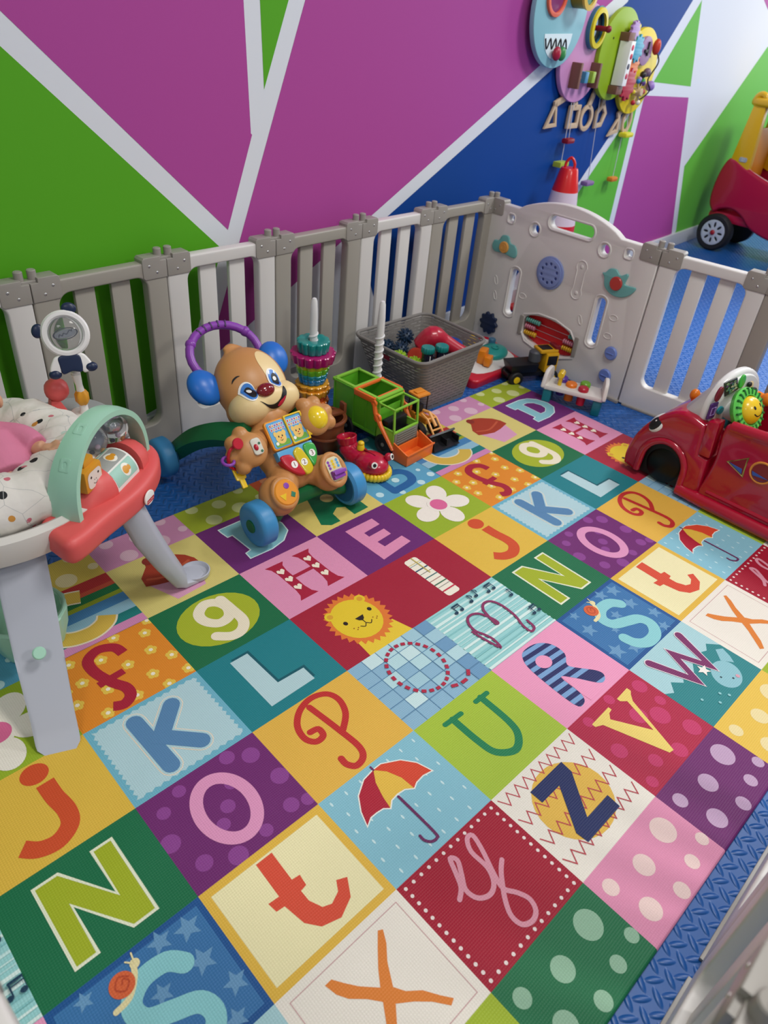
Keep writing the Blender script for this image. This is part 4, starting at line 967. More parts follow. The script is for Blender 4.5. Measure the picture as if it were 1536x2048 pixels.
q = MB(); q.lathe([(0, 0), (0.036, 0), (0.038, 0.005), (0.034, 0.012), (0.016, 0.018), (0, 0.018)], 28); q.build('base', mat('base_blue', '2060b0', 0.3), sp)

# ------------------------------------------------------------------ brown crate, garbage truck, loader, bug
BR = mat('brown_plastic', '7a4226', 0.4)
br = thing('toy_barrel', 'brown ribbed plastic toy tub between puppy walker and green truck', 'toy tub', (0.868, 0.165, 0), -8)
q = MB(); q.ring([(0.052, 0), (0.056, 0.004), (0.068, 0.118), (0.066, 0.122), (0.06, 0.122), (0.05, 0.006)], 24); q.build('tub', BR, br)
q = MB(); q.torus(0.062, 0.006, 28, 8, M=T(0, 0, 0.06)); q.torus(0.068, 0.006, 28, 8, M=T(0, 0, 0.118)); q.build('band', BR, br)
q = MB(); q.box((0, 0, 0.125), (0.15, 0.03, 0.012), 0.004); q.box((0.069, 0, 0.14), (0.012, 0.03, 0.035), 0.004); q.build('handle', BR, br)

TGR = mat('truck_green', '62b62c', 0.3, trans=0.12); TGL = mat('truck_lime', '86c43e', 0.35); TOR = mat('truck_orange', 'e8702a', 0.35); TGY = mat('truck_grille', '7a7c74', 0.45); TYR = mat('tyre', '1c1c1e', 0.6)
tr = thing('garbage_truck', 'green toy garbage truck with orange front lifting arms and open roof', 'toy truck', (1.045, 0.095, MT + 0.001), 4)
W2 = 0.062
def wallbox(mb, x0, y0, z0, x1, y1, z1, t=0.004, mi=0, **k): mb.box(((x0 + x1) / 2, (y0 + y1) / 2, (z0 + z1) / 2), (abs(x1 - x0), abs(y1 - y0), abs(z1 - z0)), 0.0015, mi)
q = MB()
for sx in (-1, 1):
    q.box((sx * (W2 - 0.002), 0.055, 0.118), (0.005, 0.205, 0.13), 0.0015)
    for yy in (-0.045, 0.0, 0.06, 0.152): q.box((sx * W2, yy, 0.118), (0.006, 0.006, 0.128), 0.001)
    q.box((sx * W2, 0.055, 0.183), (0.008, 0.21, 0.007), 0.0015); q.box((sx * W2, 0.055, 0.056), (0.007, 0.21, 0.01), 0.0015)
q.box((0, 0.155, 0.118), (W2 * 2, 0.005, 0.13), 0.0015); q.box((0, 0.055, 0.056), (W2 * 2, 0.2, 0.006)); q.box((0, -0.045, 0.1), (W2 * 2, 0.005, 0.09), 0.0015)
q.build('hopper', TGR, tr)
q = MB(); q.box((0, 0.156, 0.186), (W2 * 2 + 0.006, 0.012, 0.008), 0.002); q.box((0, 0.062, 0.186), (W2 * 2 + 0.004, 0.014, 0.006), 0.0015); q.box((0, -0.044, 0.186), (W2 * 2, 0.014, 0.006), 0.0015)
for sx in (-1, 1): q.box((sx * (W2 - 0.006), 0.055, 0.187), (0.012, 0.206, 0.006), 0.0015)
q.build('hopper_rim', TGL, tr)
# cab: window posts and shell
CY0, CY1 = -0.052, -0.125
q = MB()
for sx in (-1, 1):
    x = sx * (W2 - 0.003)
    q.box((x, -0.09, 0.068), (0.006, 0.078, 0.056), 0.002); q.box((x, CY0 - 0.003, 0.13), (0.006, 0.007, 0.1), 0.0015)
    q.tube([(x, -0.127, 0.09), (x, -0.12, 0.172)], 0.0045, 6); q.box((x, -0.088, 0.175), (0.007, 0.07, 0.006), 0.0015); q.box((x, -0.088, 0.096), (0.007, 0.074, 0.006), 0.0015)
q.box((0, -0.121, 0.175), (W2 * 2 - 0.004, 0.007, 0.006), 0.0015); q.box((0, CY0, 0.177), (W2 * 2 - 0.004, 0.009, 0.006), 0.0015); q.box((0, -0.128, 0.094), (W2 * 2 - 0.004, 0.008, 0.007), 0.0015)
q.build('cab', TGL, tr)
q = MB(); q.box((0, -0.128, 0.066), (W2 * 2 - 0.006, 0.008, 0.05), 0.002)
for k in range(5): q.box((0, -0.133, 0.05 + k * 0.009), (W2 * 2 - 0.03, 0.003, 0.003), 0.001)
q.build('grille', TGY, tr)
q = MB(); q.box((0, -0.085, 0.055), (W2 * 2 - 0.012, 0.07, 0.02), 0.003); q.box((0, 0.05, 0.04), (W2 * 2 - 0.03, 0.3, 0.02), 0.003); q.box((0, -0.075, 0.09), (0.1, 0.03, 0.05), 0.006); q.build('chassis', BLK, tr)
q = MB(); a_ = []
for sx in (-1, 1):
    x = sx * (W2 + 0.006)
    q.box((x, 0.01, 0.18), (0.009, 0.085, 0.02), 0.003)
    q.cyl(0.012, 0.01, 20, 0.002, M=T(x - 0.005, -0.038, 0.172) @ RY(90)); q.cyl(0.015, 0.011, 20, 0.002, M=T(x - 0.0055, -0.058, 0.125) @ RY(90)); q.cyl(0.006, 0.013, 16, 0.001, M=T(x - 0.0065, -0.058, 0.125) @ RY(90))
    q.tube([(x, -0.038, 0.172), (x, -0.046, 0.14), (x, -0.058, 0.125), (x, -0.075, 0.1), (x, -0.135, 0.035)], [0.008, 0.008, 0.009, 0.0075, 0.006], 8, flat=1)
q.box((0, 0.05, 0.187), (W2 * 2 + 0.02, 0.01, 0.01), 0.003); q.box((0, -0.036, 0.185), (W2 * 2 + 0.02, 0.009, 0.009), 0.003)
q.build('lift_arm', TOR, tr)
q = MB(); b0, b1 = -0.135, -0.195
for sx in (-1, 1): q.hexa([(sx * 0.067, b1, 0.002), (sx * 0.062, b1, 0.002), (sx * 0.062, b0, 0.004), (sx * 0.067, b0, 0.004), (sx * 0.069, b1 - 0.006, 0.042), (sx * 0.064, b1 - 0.006, 0.042), (sx * 0.064, b0, 0.065), (sx * 0.069, b0, 0.065)], 0.0008)
q.box((0, (b0 + b1) / 2, 0.003), (0.132, 0.062, 0.004), 0.001); q.box((0, b1 - 0.003, 0.022), (0.134, 0.004, 0.04), 0.001, M=None); q.box((0, b0, 0.022), (0.132, 0.004, 0.038), 0.001); q.box((0, b1 - 0.006, 0.043), (0.142, 0.006, 0.005), 0.0015)
q.build('front_bucket', TOR, tr)
for y in (-0.088, 0.085, 0.13):
    for sx in (-1, 1):
        q = MB(); MW = T(sx * 0.049, y, 0.036) @ RY(90 * sx); q.lathe([(0, 0.0), (0.032, 0), (0.036, 0.004), (0.036, 0.018), (0.032, 0.022), (0.022, 0.022), (0.02, 0.017), (0, 0.017)], 28, M=MW, mi=0); wh = q.build('wheel', TYR, tr)
        q = MB(); q.cyl(0.007, 0.006, 14, 0.001, M=MW @ T(0, 0, 0.014)); q.build('hub_cap', TGY, wh)

ld = thing('wheel_loader', 'orange toy wheel loader with black scoop beside the green truck', 'toy loader', (1.2, 0.035, MT + 0.001), -4)
LO = mat('loader_orange', 'dc8a2c', 0.4)
q = MB(); q.box((0, 0.045, 0.06), (0.042, 0.075, 0.03), 0.004); q.box((0, -0.02, 0.062), (0.03, 0.045, 0.022), 0.003)
for k in range(5): q.box((0.0, 0.025 + k * 0.012, 0.076), (0.044, 0.005, 0.004), 0.001)
q.build('body', LO, ld)
q = MB(); q.box((0, 0.02, 0.145), (0.058, 0.055, 0.008), 0.003); q.box((0, 0.02, 0.151), (0.04, 0.02, 0.006), 0.002); q.build('cab_roof', LO, ld)
q = MB()
for sx in (-1, 1):
    for y in (0.0, 0.04): q.tube([(sx * 0.024, y, 0.075), (sx * 0.024, y, 0.143)], 0.0025, 6)
q.box((0, 0.02, 0.09), (0.03, 0.03, 0.03), 0.004); q.build('cab_frame', BLK, ld)
q = MB()
for sx in (-1, 1): q.tube([(sx * 0.016, -0.02, 0.085), (sx * 0.02, -0.055, 0.08), (sx * 0.022, -0.095, 0.04)], 0.004, 6)
q.tube([(-0.02, -0.085, 0.05), (0.02, -0.085, 0.05)], 0.0035, 6); q.tube([(-0.02, -0.055, 0.08), (0.02, -0.055, 0.08)], 0.0035, 6); q.tube([(0, -0.01, 0.09), (0, -0.04, 0.096), (0, -0.08, 0.06)], 0.006, 8); q.build('loader_arm', mat('loader_amber', 'e8a860', 0.4), ld)
q = MB(); q.plate([[(0, 0), (0.04, -0.004), (0.05, 0.006), (0.04, 0.008), (0.012, 0.012), (0.008, 0.034), (0.018, 0.046), (0.012, 0.05), (-0.002, 0.036)]], 0.12, 0.0015, M=frame((0.06, -0.1, 0.004), (0, -1, 0), (0, 0, 1), (-1, 0, 0)))
for sx in (-0.06, 0, 0.056): q.box((sx + 0.002, -0.122, 0.02), (0.004, 0.04, 0.03), 0.001)
q.build('scoop', BLK, ld)
for y in (0.062, -0.035):
    for sx in (-1, 1):
        q = MB(); MW = T(sx * 0.024, y, 0.031) @ RY(90 * sx); q.lathe([(0, 0.0), (0.026, 0), (0.031, 0.004), (0.031, 0.018), (0.026, 0.023), (0.016, 0.023), (0.014, 0.017), (0, 0.017)], 24, M=MW, fn=None); wh = q.build('wheel', TYR, ld)
        q = MB(); q.cyl(0.01, 0.004, 14, 0.001, M=MW @ T(0, 0, 0.016)); q.build('hub_cap', LO, wh)

BG = mat('bug_red', 'b81638', 0.25, coat=0.4)
bg = thing('bug_car', 'red toy bug car with eyes and yellow mouth in front of the truck', 'toy car', (0.873, -0.03, MT + 0.001), 4)
q = MB(); q.ell((0, -0.03, 0.035), (0.052, 0.06, 0.036), seg=28, rg=18); q.ell((0, 0.035, 0.035), (0.04, 0.055, 0.032), seg=28, rg=18); q.ell((0, 0.07, 0.045), (0.036, 0.03, 0.03), seg=24, rg=16); q = blob(q, 0.0035, 4); q.build('body', BG, bg)
q = MB(); q.ring([(0.02, 0), (0.031, 0.008), (0.034, 0.03), (0.032, 0.032), (0.027, 0.03), (0.018, 0.008)], 28, M=T(0, 0.078, 0.055) @ RX(-15)); q.build('seat', BG, bg)
q = MB(); q.cyl(0.024, 0.006, 24, 0.002, M=T(0, 0.078, 0.064) @ RX(-15)); q.box((0, 0.078, 0.074), (0.022, 0.008, 0.008), 0.002, M=None); q.build('button', YEL, bg)
q = MB(); q.cyl(0.013, 0.024, 20, 0.004, M=T(0, 0.02, 0.062), r2=0.011); q.ell((0, 0.02, 0.087), (0.011, 0.011, 0.008)); q.build('knob', YEL, bg)
q = MB()
for k in range(16):
    a = PI + PI * k / 15; q.ell((0.051 * math.cos(a), -0.035 + 0.06 * math.sin(a), 0.014), (0.01, 0.01, 0.013), seg=12, rg=8)
q.ell((0, -0.035, 0.012), (0.05, 0.058, 0.014)); q.build('mouth', YEL, bg)
for sx in (-1, 1):
    q = MB(); q.ell((sx * 0.037, -0.068, 0.062), (0.014, 0.013, 0.014), seg=20, rg=14); ey = q.build('eye_stalk', BG, bg)
    Fe = T(sx * 0.037, -0.068, 0.062) @ RZ(sx * 20) @ RX(68)
    q = MB(); q.cyl(0.0105, 0.003, 22, 0.0008, M=Fe @ T(0, 0, 0.0115)); q.build('eye_white', WHT, ey)
    q = MB(); q.plate([circ(0, 0, 0.006, n=20)], 0.001, 0, M=Fe @ T(0, 0, 0.0145)); q.build('pupil', BLK, ey)
q = MB(); q.box((0, -0.02, 0.069), (0.003, 0.05, 0.006), 0.001, M=None); q.build('seam', mat('bug_dark', '7a0c22', 0.4), bg)

# ------------------------------------------------------------------ basket and its toys
BK = mat('basket_grey', '7c7874', 0.5)
bs = thing('storage_basket', 'grey woven plastic storage basket full of toys', 'basket', (0, 0, 0))
B0 = [(1.335, 0.145), (1.595, 0.145), (1.6, 0.425), (1.335, 0.425)]; B1 = [(1.255, 0.105), (1.64, 0.125), (1.645, 0.455), (1.245, 0.455)]; BH = 0.228
def bk_pt(side, t, h, ins=0.0):
    a0, a1 = Vector((*B0[side], 0)), Vector((*B0[(side + 1) % 4], 0)); b0_, b1_ = Vector((*B1[side], BH)), Vector((*B1[(side + 1) % 4], BH))
    p = (a0 + (a1 - a0) * t) * (1 - h) + (b0_ + (b1_ - b0_) * t) * h; return p
def rr_loop(h, ins=0.0, r=0.04, n=7):
    c = [Vector((*B0[k], 0)) * (1 - h) + Vector((*B1[k], BH)) * h for k in range(4)]; out = []
    for k in range(4):
        p, a, b = c[k], c[k - 1], c[(k + 1) % 4]; u, v = (a - p).normalized(), (b - p).normalized(); ce = p + (u + v) * r
        for i in range(n + 1):
            t = i / n * PI / 2; q_ = ce - v * (r - ins) * math.cos(t) - u * (r - ins) * math.sin(t); out.append(q_)
    return out
q = MB(); n_ = 32; NR = 12
# walls with real slots: build as a lattice of horizontal bands and staggered uprights
def band(h0, h1, ins=0.0):
    A, B, Ci, D = rr_loop(h0), rr_loop(h1), rr_loop(h1, 0.004), rr_loop(h0, 0.004); N_ = len(A); vs = A + B + Ci + D; fs = []
    for k in range(N_):
        k2 = (k + 1) % N_
        fs += [(k, k2, N_ + k2, N_ + k), (N_ + k, N_ + k2, 2 * N_ + k2, 2 * N_ + k), (2 * N_ + k, 2 * N_ + k2, 3 * N_ + k2, 3 * N_ + k), (3 * N_ + k, 3 * N_ + k2, k2, k)]
    q.add(vs, fs)
band(0.0, 0.06); NB = 15
for k in range(NB): h = 0.085 + k * (0.86 / NB); band(h + 0.0, h + 0.042)
def resamp(L_, m_):
    L2 = L_ + [L_[0]]; d = [0]
    for a, b in zip(L2, L2[1:]): d.append(d[-1] + (b - a).length)
    o = []
    for i in range(m_):
        s_ = d[-1] * i / m_; k = max(j for j in range(len(d)) if d[j] <= s_ + 1e-9); k = min(k, len(L2) - 2); o.append(L2[k] + (L2[k + 1] - L2[k]) * ((s_ - d[k]) / max(1e-9, d[k + 1] - d[k])))
    return o
MU = 56
for k in range(NB + 1):
    h0 = (0.05 if k == 0 else 0.085 + (k - 1) * (0.86 / NB) + 0.03); h1 = 0.09 + k * (0.86 / NB) if k < NB else 0.97
    A, B, Ci, D = [resamp(rr_loop(h, ins), MU) for h, ins in ((h0, 0.0005), (h1, 0.0005), (h1, 0.0035), (h0, 0.0035))]
    for i in range(k % 2, MU, 2):
        j = (i + 1) % MU; f_ = 0.42
        def L_(P, t): return P[i] + (P[j] - P[i]) * t
        vs = [L_(P, t) for t in (0, f_) for P in (A, B, Ci, D)]
        q.add(vs, [(0, 4, 5, 1), (1, 5, 6, 2), (2, 6, 7, 3), (3, 7, 4, 0), (0, 1, 2, 3), (7, 6, 5, 4)])
A = rr_loop(0.01, 0.003); q.add(A + [p + Vector((0, 0, 0.004)) for p in A], [list(range(len(A)))[::-1], [len(A) + k for k in range(len(A))]])
q.build('weave', BK, bs)
q = MB(); q.tube([p for p in rr_loop(1.0, -0.003)], 0.0065, 8, closed=True); q.tube([p for p in rr_loop(0.95, -0.001)], 0.004, 8, closed=True); q.build('rim', BK, bs)
q = MB(); pf = frame(bk_pt(3, 0.45, 0.83) + Vector((-0.005, 0, 0)), (0, -1, 0), (0, 0, 1)); q.box((0, 0, 0), (0.055, 0.016, 0.004), 0.002, M=pf); q.build('handle_opening', mat('tag_crimson', '8a1834', 0.5), bs)
def spiky(name, label, c, r, mm, grp, n=60):
    q = MB(); q.ell((0, 0, 0), r * 0.72, seg=20, rg=12); ga = PI * (3 - math.sqrt(5))
    for k in range(n):
        z = 1 - 2 * (k + .5) / n; rr = math.sqrt(1 - z * z); d = Vector((rr * math.cos(ga * k), rr * math.sin(ga * k), z)); q.tube([d * r * 0.65, d * r * 0.9, d * r], [r * .11, r * .08, r * .05], 6)
    o = q.build(name, mm); o.location = c; return tag(o, label, 'toy ball', grp)
NV = mat('navy_rubber', '16304a', 0.45); LIM = mat('lime_rubber', '9ac42a', 0.45)
spiky('spiky_ball', 'navy spiky ball highest in the grey basket', (1.44, 0.37, 0.2), 0.036, NV, None); spiky('spiky_ball', 'navy spiky ball lower in the basket, right above the green balls', (1.375, 0.33, 0.175), 0.036, NV, None); spiky('spiky_ball', 'dark navy spiky ball half hidden behind the other navy ones', (1.37, 0.395, 0.165), 0.033, NV, None)
spiky('spiky_ball', 'lime green spiky ball beside the white pole in the basket', (1.315, 0.275, 0.175), 0.034, LIM, None); spiky('spiky_ball', 'lime green spiky ball next to the teal capped tubes', (1.335, 0.215, 0.168), 0.034, LIM, None)
for k, (x, y) in enumerate(((1.375, 0.19), (1.432, 0.172))):
    t_ = thing('capped_tube', ('left', 'right')[k] + ' one of two dark toy tubes with teal fluted caps in the basket', 'toy tube', (x, y, 0.122), 10)
    q = MB(); q.cyl(0.021, 0.085, 24, 0.002, M=T(0, 0, 0.012)); q.build('tube', mat('tube_dark', '1a1a30', 0.15, coat=0.5), t_)
    for z in (0.095, -0.002): q = MB(); fnn = lambda a: 1 + 0.04 * math.cos(14 * a); q.lathe([(0, 0), (0.023, 0), (0.025, 0.003), (0.025, 0.019), (0.023, 0.022), (0, 0.022)], 84, M=T(0, 0, z), fn=fnn); q.build('cap', mat('cap_teal', '12807c', 0.3, coat=0.3), t_)
    q = MB(); q.box((-0.01, -0.0195, 0.05), (0.003, 0.002, 0.075), 0.0005); q.build('label_strip', WHT, t_)
q = MB(); q.tube([(1.45, 0.29, 0.185), (1.475, 0.26, 0.232), (1.51, 0.235, 0.215), (1.55, 0.195, 0.185), (1.585, 0.16, 0.165)], [0.04, 0.042, 0.03, 0.028, 0.024], 20, smooth=5); q.ell((1.462, 0.295, 0.2), (0.034, 0.03, 0.036)); q = blob(q, 0.004, 4)
tag(q.build('red_toy_hammer', mat('hammer_red', 'b82038', 0.3, coat=0.3)), 'red rounded plastic toy hammer lying in the basket', 'toy hammer')
q = MB(); q.lathe([(0, 0), (0.026, 0), (0.028, 0.004), (0.028, 0.016), (0.02, 0.02), (0, 0.02)], 60, fn=lambda a: 1 + 0.09 * math.cos(10 * a), M=T(1.505, 0.31, 0.205) @ RX(60) @ RY(30)); tag(q.build('red_gear', mat('gear_scarlet', 'c83420', 0.35)), 'small orange red toothed gear behind the red hammer in the basket', 'toy gear')
q = MB(); q.lathe([(0, 0), (0.034, 0), (0.034, 0.012), (0, 0.012)], 40, M=T(1.40, 0.27, 0.165) @ RX(70) @ RY(-30)); tag(q.build('orange_disc', mat('disc_scarlet', 'b83a28', 0.4)), 'flat scarlet disc between navy balls and the teal capped tubes', 'toy disc')
q = MB(); q.lathe([(0, 0), (0.05, 0.0), (0.06, 0.012), (0.056, 0.012), (0.046, 0.004), (0, 0.004)], 40, M=T(1.565, 0.255, 0.17) @ RY(-12)); tag(q.build('blue_dish', mat('dish_blue', '1a4aa0', 0.3)), 'blue plastic dish at the right side of the basket', 'toy dish')
q = MB(); q.box((1.57, 0.36, 0.12), (0.07, 0.05, 0.05), 0.012); q.build('x', WHT); o = bpy.data.objects['x']; o.name = 'white_block'; tag(o, 'pale rounded block deep in the back of the basket', 'toy block')

# red activity board behind the basket
rt = thing('activity_board', 'red tray toy with teal and yellow pieces between basket and activity panel', 'activity toy', (1.835, 0.285, 0), 2)
q = MB(); q.plate([rrect(-0.19, -0.12, 0.17, 0.12, 0.03)], 0.045, 0.008, M=T(0, 0, 0.01) @ RX(10)); q.build('tray', REDP, rt)
q = MB(); q.plate([cm([(-0.13, -0.085), (0.13, -0.09), (0.14, 0.08), (0.05, 0.09), (-0.13, 0.085)])], 0.006, 0.002, M=T(0, 0, 0.052) @ RX(10)); q.build('top_plate', mat('plate_white', 'dcdcd8', 0.35), rt)
TQ = mat('turquoise', '2aa098', 0.3, trans=0.2)
q = MB(); q.ell((0.07, -0.01, 0.06), (0.075, 0.06, 0.03)); q.torus(0.014, 0.004, 20, 8, M=T(0.06, -0.025, 0.09)); q.build('turquoise_dome', TQ, rt)
q = MB(); q.cyl(0.016, 0.045, 20, 0.004, M=T(0.11, 0.03, 0.055)); q.build('blue_peg', mat('peg_blue', '3a6a88', 0.3), rt)
q = MB(); q.ell((0.0, 0.06, 0.1), (0.02, 0.02, 0.03)); q.ell((0.0, 0.06, 0.07), (0.028, 0.02, 0.02)); q.build('yellow_figure', YEL, rt)
q = MB(); q.box((-0.045, -0.02, 0.08), (0.06, 0.035, 0.06), 0.01, M=RZ(20)); q.box((-0.06, -0.05, 0.07), (0.05, 0.03, 0.04), 0.008, M=RZ(20)); q.build('orange_lever', mat('lever_orange', 'e8881c', 0.3), rt)
q = MB(); q.plate([circ(0.03, -0.098, 0.03, 0.012, 20)], 0.002, 0, M=T(0, -0.004, 0.047) @ RX(35)); bd2 = q.build('badge', mat('badge_grey', '9aa4a8', 0.4), rt)

# ------------------------------------------------------------------ black and yellow truck, white pounding bench
bt = thing('dump_truck', 'black and yellow toy dump truck below the abacus', 'toy truck', (1.905, 0.085, 0), -115)
q = MB(); q.hexa([(-0.03, -0.085, 0.05), (0.03, -0.085, 0.05), (0.03, 0.02, 0.05), (-0.03, 0.02, 0.05), (-0.038, -0.095, 0.085), (0.038, -0.095, 0.085), (0.038, 0.022, 0.085), (-0.038, 0.022, 0.085)], 0.004); q.box((0, 0.0, 0.038), (0.04, 0.19, 0.018), 0.003); q.build('dump_body', BLK, bt)
q = MB(); q.cyl(0.024, 0.045, 20, 0.006, M=T(0, 0.018, 0.08)); q.build('mixer_drum', mat('drum_grey', '4a4e54', 0.45), bt)
q = MB(); q.box((0, 0.075, 0.085), (0.07, 0.055, 0.075), 0.006); q.box((0, 0.06, 0.128), (0.06, 0.075, 0.012), 0.004, M=None); cbm = q.build('cab', mat('cab_yellow', 'd8a41c', 0.35), bt)
q = MB(); q.box((0.0355, 0.075, 0.095), (0.003, 0.04, 0.036), 0.001); q.box((-0.0355, 0.075, 0.095), (0.003, 0.04, 0.036), 0.001); q.box((0, 0.1035, 0.098), (0.055, 0.003, 0.034), 0.001); q.box((0, 0.055, 0.135), (0.04, 0.045, 0.003), 0.001); q.build('window', BLK, cbm)
q = MB(); q.box((0.0, 0.095, 0.138), (0.05, 0.02, 0.014), 0.004); q.build('roof_light', mat('light_red', '7a1420', 0.3), bt)
for y in (-0.065, 0.085):
    for sx in (-1, 1):
        q = MB(); MW = T(sx * 0.022, y, 0.028) @ RY(90 * sx); q.lathe([(0, 0), (0.025, 0), (0.028, 0.004), (0.028, 0.016), (0.024, 0.02), (0, 0.02)], 24, M=MW); wh = q.build('wheel', TYR, bt)
        q = MB(); q.lathe([(0, 0), (0.013, 0), (0.013, 0.003), (0.008, 0.004), (0, 0.004)], 20, M=MW @ T(0, 0, 0.019)); q.build('hub_cap', YEL, wh)
BSC = 1.12
bn = thing('pounding_bench', 'white toy pounding bench with coloured pegs on teal legs', 'pounding bench', (1.878, -0.163, 0), -66)
BW = mat('bench_white', 'dedad4', 0.35); BTL = mat('bench_teal', '14707c', 0.4)
q = MB(); q.box((0, 0, 0.065), (0.21, 0.09, 0.016), 0.006)
for sx in (-1, 1): q.plate([cm([(-0.046, 0), (0.046, 0), (0.046, 0.03), (0.03, 0.058), (0, 0.064), (-0.03, 0.058), (-0.046, 0.03)], 4)], 0.014, 0.004, M=frame((sx * 0.1 - 0.007, 0, 0.062), (0, 1, 0), (0, 0, 1), (1, 0, 0)) @ RY(sx * 8))
q.build('deck', BW, bn)
for sx in (-1, 1): q = MB(); q.box((sx * 0.088, 0, 0.03), (0.03, 0.08, 0.06), 0.006); q.build('leg', BTL, bn)
for x, y, z, r_, h_, c_, nm in ((-0.015, 0.0, 0.066, 0.02, 0.012, 'e87a1c', 'peg'), (0.03, -0.018, 0.068, 0.018, 0.012, 'b81c34', 'peg'), (0.03, 0.022, 0.068, 0.018, 0.014, '6aa82a', 'peg'), (-0.05, 0.025, 0.068, 0.018, 0.014, '5a3aa0', 'peg')):
    q = MB(); q.lathe([(0, -0.05), (r_ * .8, -0.05), (r_ * .8, 0), (r_, 0.002), (r_, h_), (r_ * .8, h_ + 0.004), (0, h_ + 0.004)], 24, M=T(x, y, z + 0.004)); q.build(nm, mat('peg_' + c_, c_, 0.3), bn)
q = MB(); q.cyl(0.007, 0.045, 14, 0.002, M=T(-0.055, -0.015, 0.07)); q.cyl(0.012, 0.036, 16, 0.003, M=T(-0.055, -0.033, 0.115) @ RX(-90)); q.build('hammer_peg', YEL, bn)
q = MB(); q.box((0.107, -0.03, 0.058), (0.012, 0.01, 0.008), 0.002); q.build('latch', BTL, bn)
bn.scale = (BSC, BSC, BSC); bt.scale = (1.1, 1.1, 1.1)
# ------------------------------------------------------------------ red ride-in car at the right
CR = mat('car_red', 'a80c2c', 0.2, coat=0.5); CRD = mat('car_window', '7a0c20', 0.25); CW = mat('car_white', 'e6e6e4', 0.25, coat=0.3); CG = mat('windshield_grey', 'c4c2c0', 0.3)
rc = thing('crawl_around_car', 'big glossy red toy car with white dashboard and flower steering wheel', 'toy car', (1.6, -0.56, MT + 0.002))
def cf(y, z): return (y + 0.56, z)       # profile coordinates
X1 = 0.31
SIDE = frame((0, 0, 0), (0, 1, 0), (0, 0, 1))                  # plate plane: x->world y, y->world z, thickness -> +x
arch = [cf(-0.685 + 0.077 * math.cos(a * PI / 14), 0.075 + 0.085 * math.sin(a * PI / 14)) for a in range(15)]   # from front (+y) to back
pr = [cf(p.x, p.y) for p in catmull([(a, b, 0) for a, b in ((-0.556, 0.02), (-0.552, 0.06), (-0.562, 0.12), (-0.585, 0.175), (-0.625, 0.23), (-0.672, 0.268), (-0.72, 0.276), (-0.775, 0.262))], 5)]
out = pr + [cf(-0.785, 0.24), cf(-0.79, 0.165), cf(-0.82, 0.16), cf(-0.83, 0.02), cf(-0.762, 0.004)] + [cf(-0.762, 0.06)] + arch[::-1] + [cf(-0.608, 0.01)]
q = MB(); q.plate([out], X1, 0.018, M=SIDE, res=4); q.build('front_body', CR, rc)
q = MB(); q.tube([SIDE @ Vector((p[0], p[1], 0.006)) for p in [cf(-0.606, 0.02)] + arch + [cf(-0.764, 0.02)]], 0.012, 10); q.build('wheel_arch', CR, rc)
q = MB(); q.plate([[cf(-0.615, 0.012)] + arch + [cf(-0.757, 0.012)]], X1 - 0.05, 0.0, M=SIDE @ T(0, 0, 0.022)); q.build('arch_lining', mat('arch_black', '060807', 0.55), rc)
q = MB(); q.lathe([(0, 0), (0.05, 0), (0.062, 0.008), (0.062, 0.03), (0.055, 0.036), (0, 0.03)], 32, M=T(0.016, -0.125, 0.066) @ RY(90)); q.build('wheel', mat('wheel_gloss_black', '0a0c0b', 0.35, spec=0.3), rc)
# fin behind the front section
q = MB(); q.hexa([(0.0, -0.262, 0.165), (0.05, -0.262, 0.165), (0.05, -0.222, 0.165), (0.0, -0.222, 0.165), (0.0, -0.252, 0.29), (0.05, -0.252, 0.29), (0.05, -0.214, 0.28), (0.0, -0.214, 0.28)], 0.01); q.build('door_post', CR, rc); q = MB(); q.hexa([(0.27, -0.262, 0.165), (0.31, -0.262, 0.165), (0.31, -0.222, 0.165), (0.27, -0.222, 0.165), (0.27, -0.252, 0.29), (0.31, -0.252, 0.29), (0.31, -0.214, 0.28), (0.27, -0.214, 0.28)], 0.01, M=None); q.build('door_post', CR, rc)
for x0 in (0.0, X1 - 0.04):
    q = MB(); q.plate([[(p.x, p.y) for p in catmull([(a, b, 0) for a, b in (cf(-0.82, 0.03), cf(-0.835, 0.16), cf(-0.828, 0.27), cf(-0.85, 0.295), cf(-0.97, 0.3), cf(-1.2, 0.3), cf(-1.36, 0.29), cf(-1.38, 0.16), cf(-1.37, 0.03))], 5)] ], 0.04, 0.014, M=SIDE @ T(0, 0, x0), res=3)
    q.tube([SIDE @ Vector((*cf(y, z), x0 + 0.012)) for y, z in ((-0.845, 0.29), (-0.97, 0.3), (-1.2, 0.3), (-1.35, 0.29))], 0.018, 12); q.build('side_wall', CR, rc)
q = MB(); q.tube([(0.005, -0.2, 0.022), (0.003, -0.3, 0.022), (0.0, -0.8, 0.024)], [0.02, 0.024, 0.024], 12); q.tube([(0.004, -0.29, 0.06), (0.0, -0.8, 0.062)], 0.008, 8); q.build('sill', CR, rc)
q = MB(); q.box((X1 / 2, -0.5, 0.03), (X1 - 0.06, 0.5, 0.03), 0.01); q.box((X1 / 2, -0.78, 0.16), (X1 - 0.06, 0.05, 0.26), 0.02); q.build('rear_wall', CR, rc)
q = MB(); q.plate([rrect(0.05, -0.52, X1 - 0.05, -0.36, 0.04)], 0.12, 0.02, M=T(0, 0, 0.06)); q.ell((X1 - 0.09, -0.42, 0.2), (0.06, 0.09, 0.09)); q.build('seat_panel', mat('car_amber', 'd8881c', 0.3), rc)
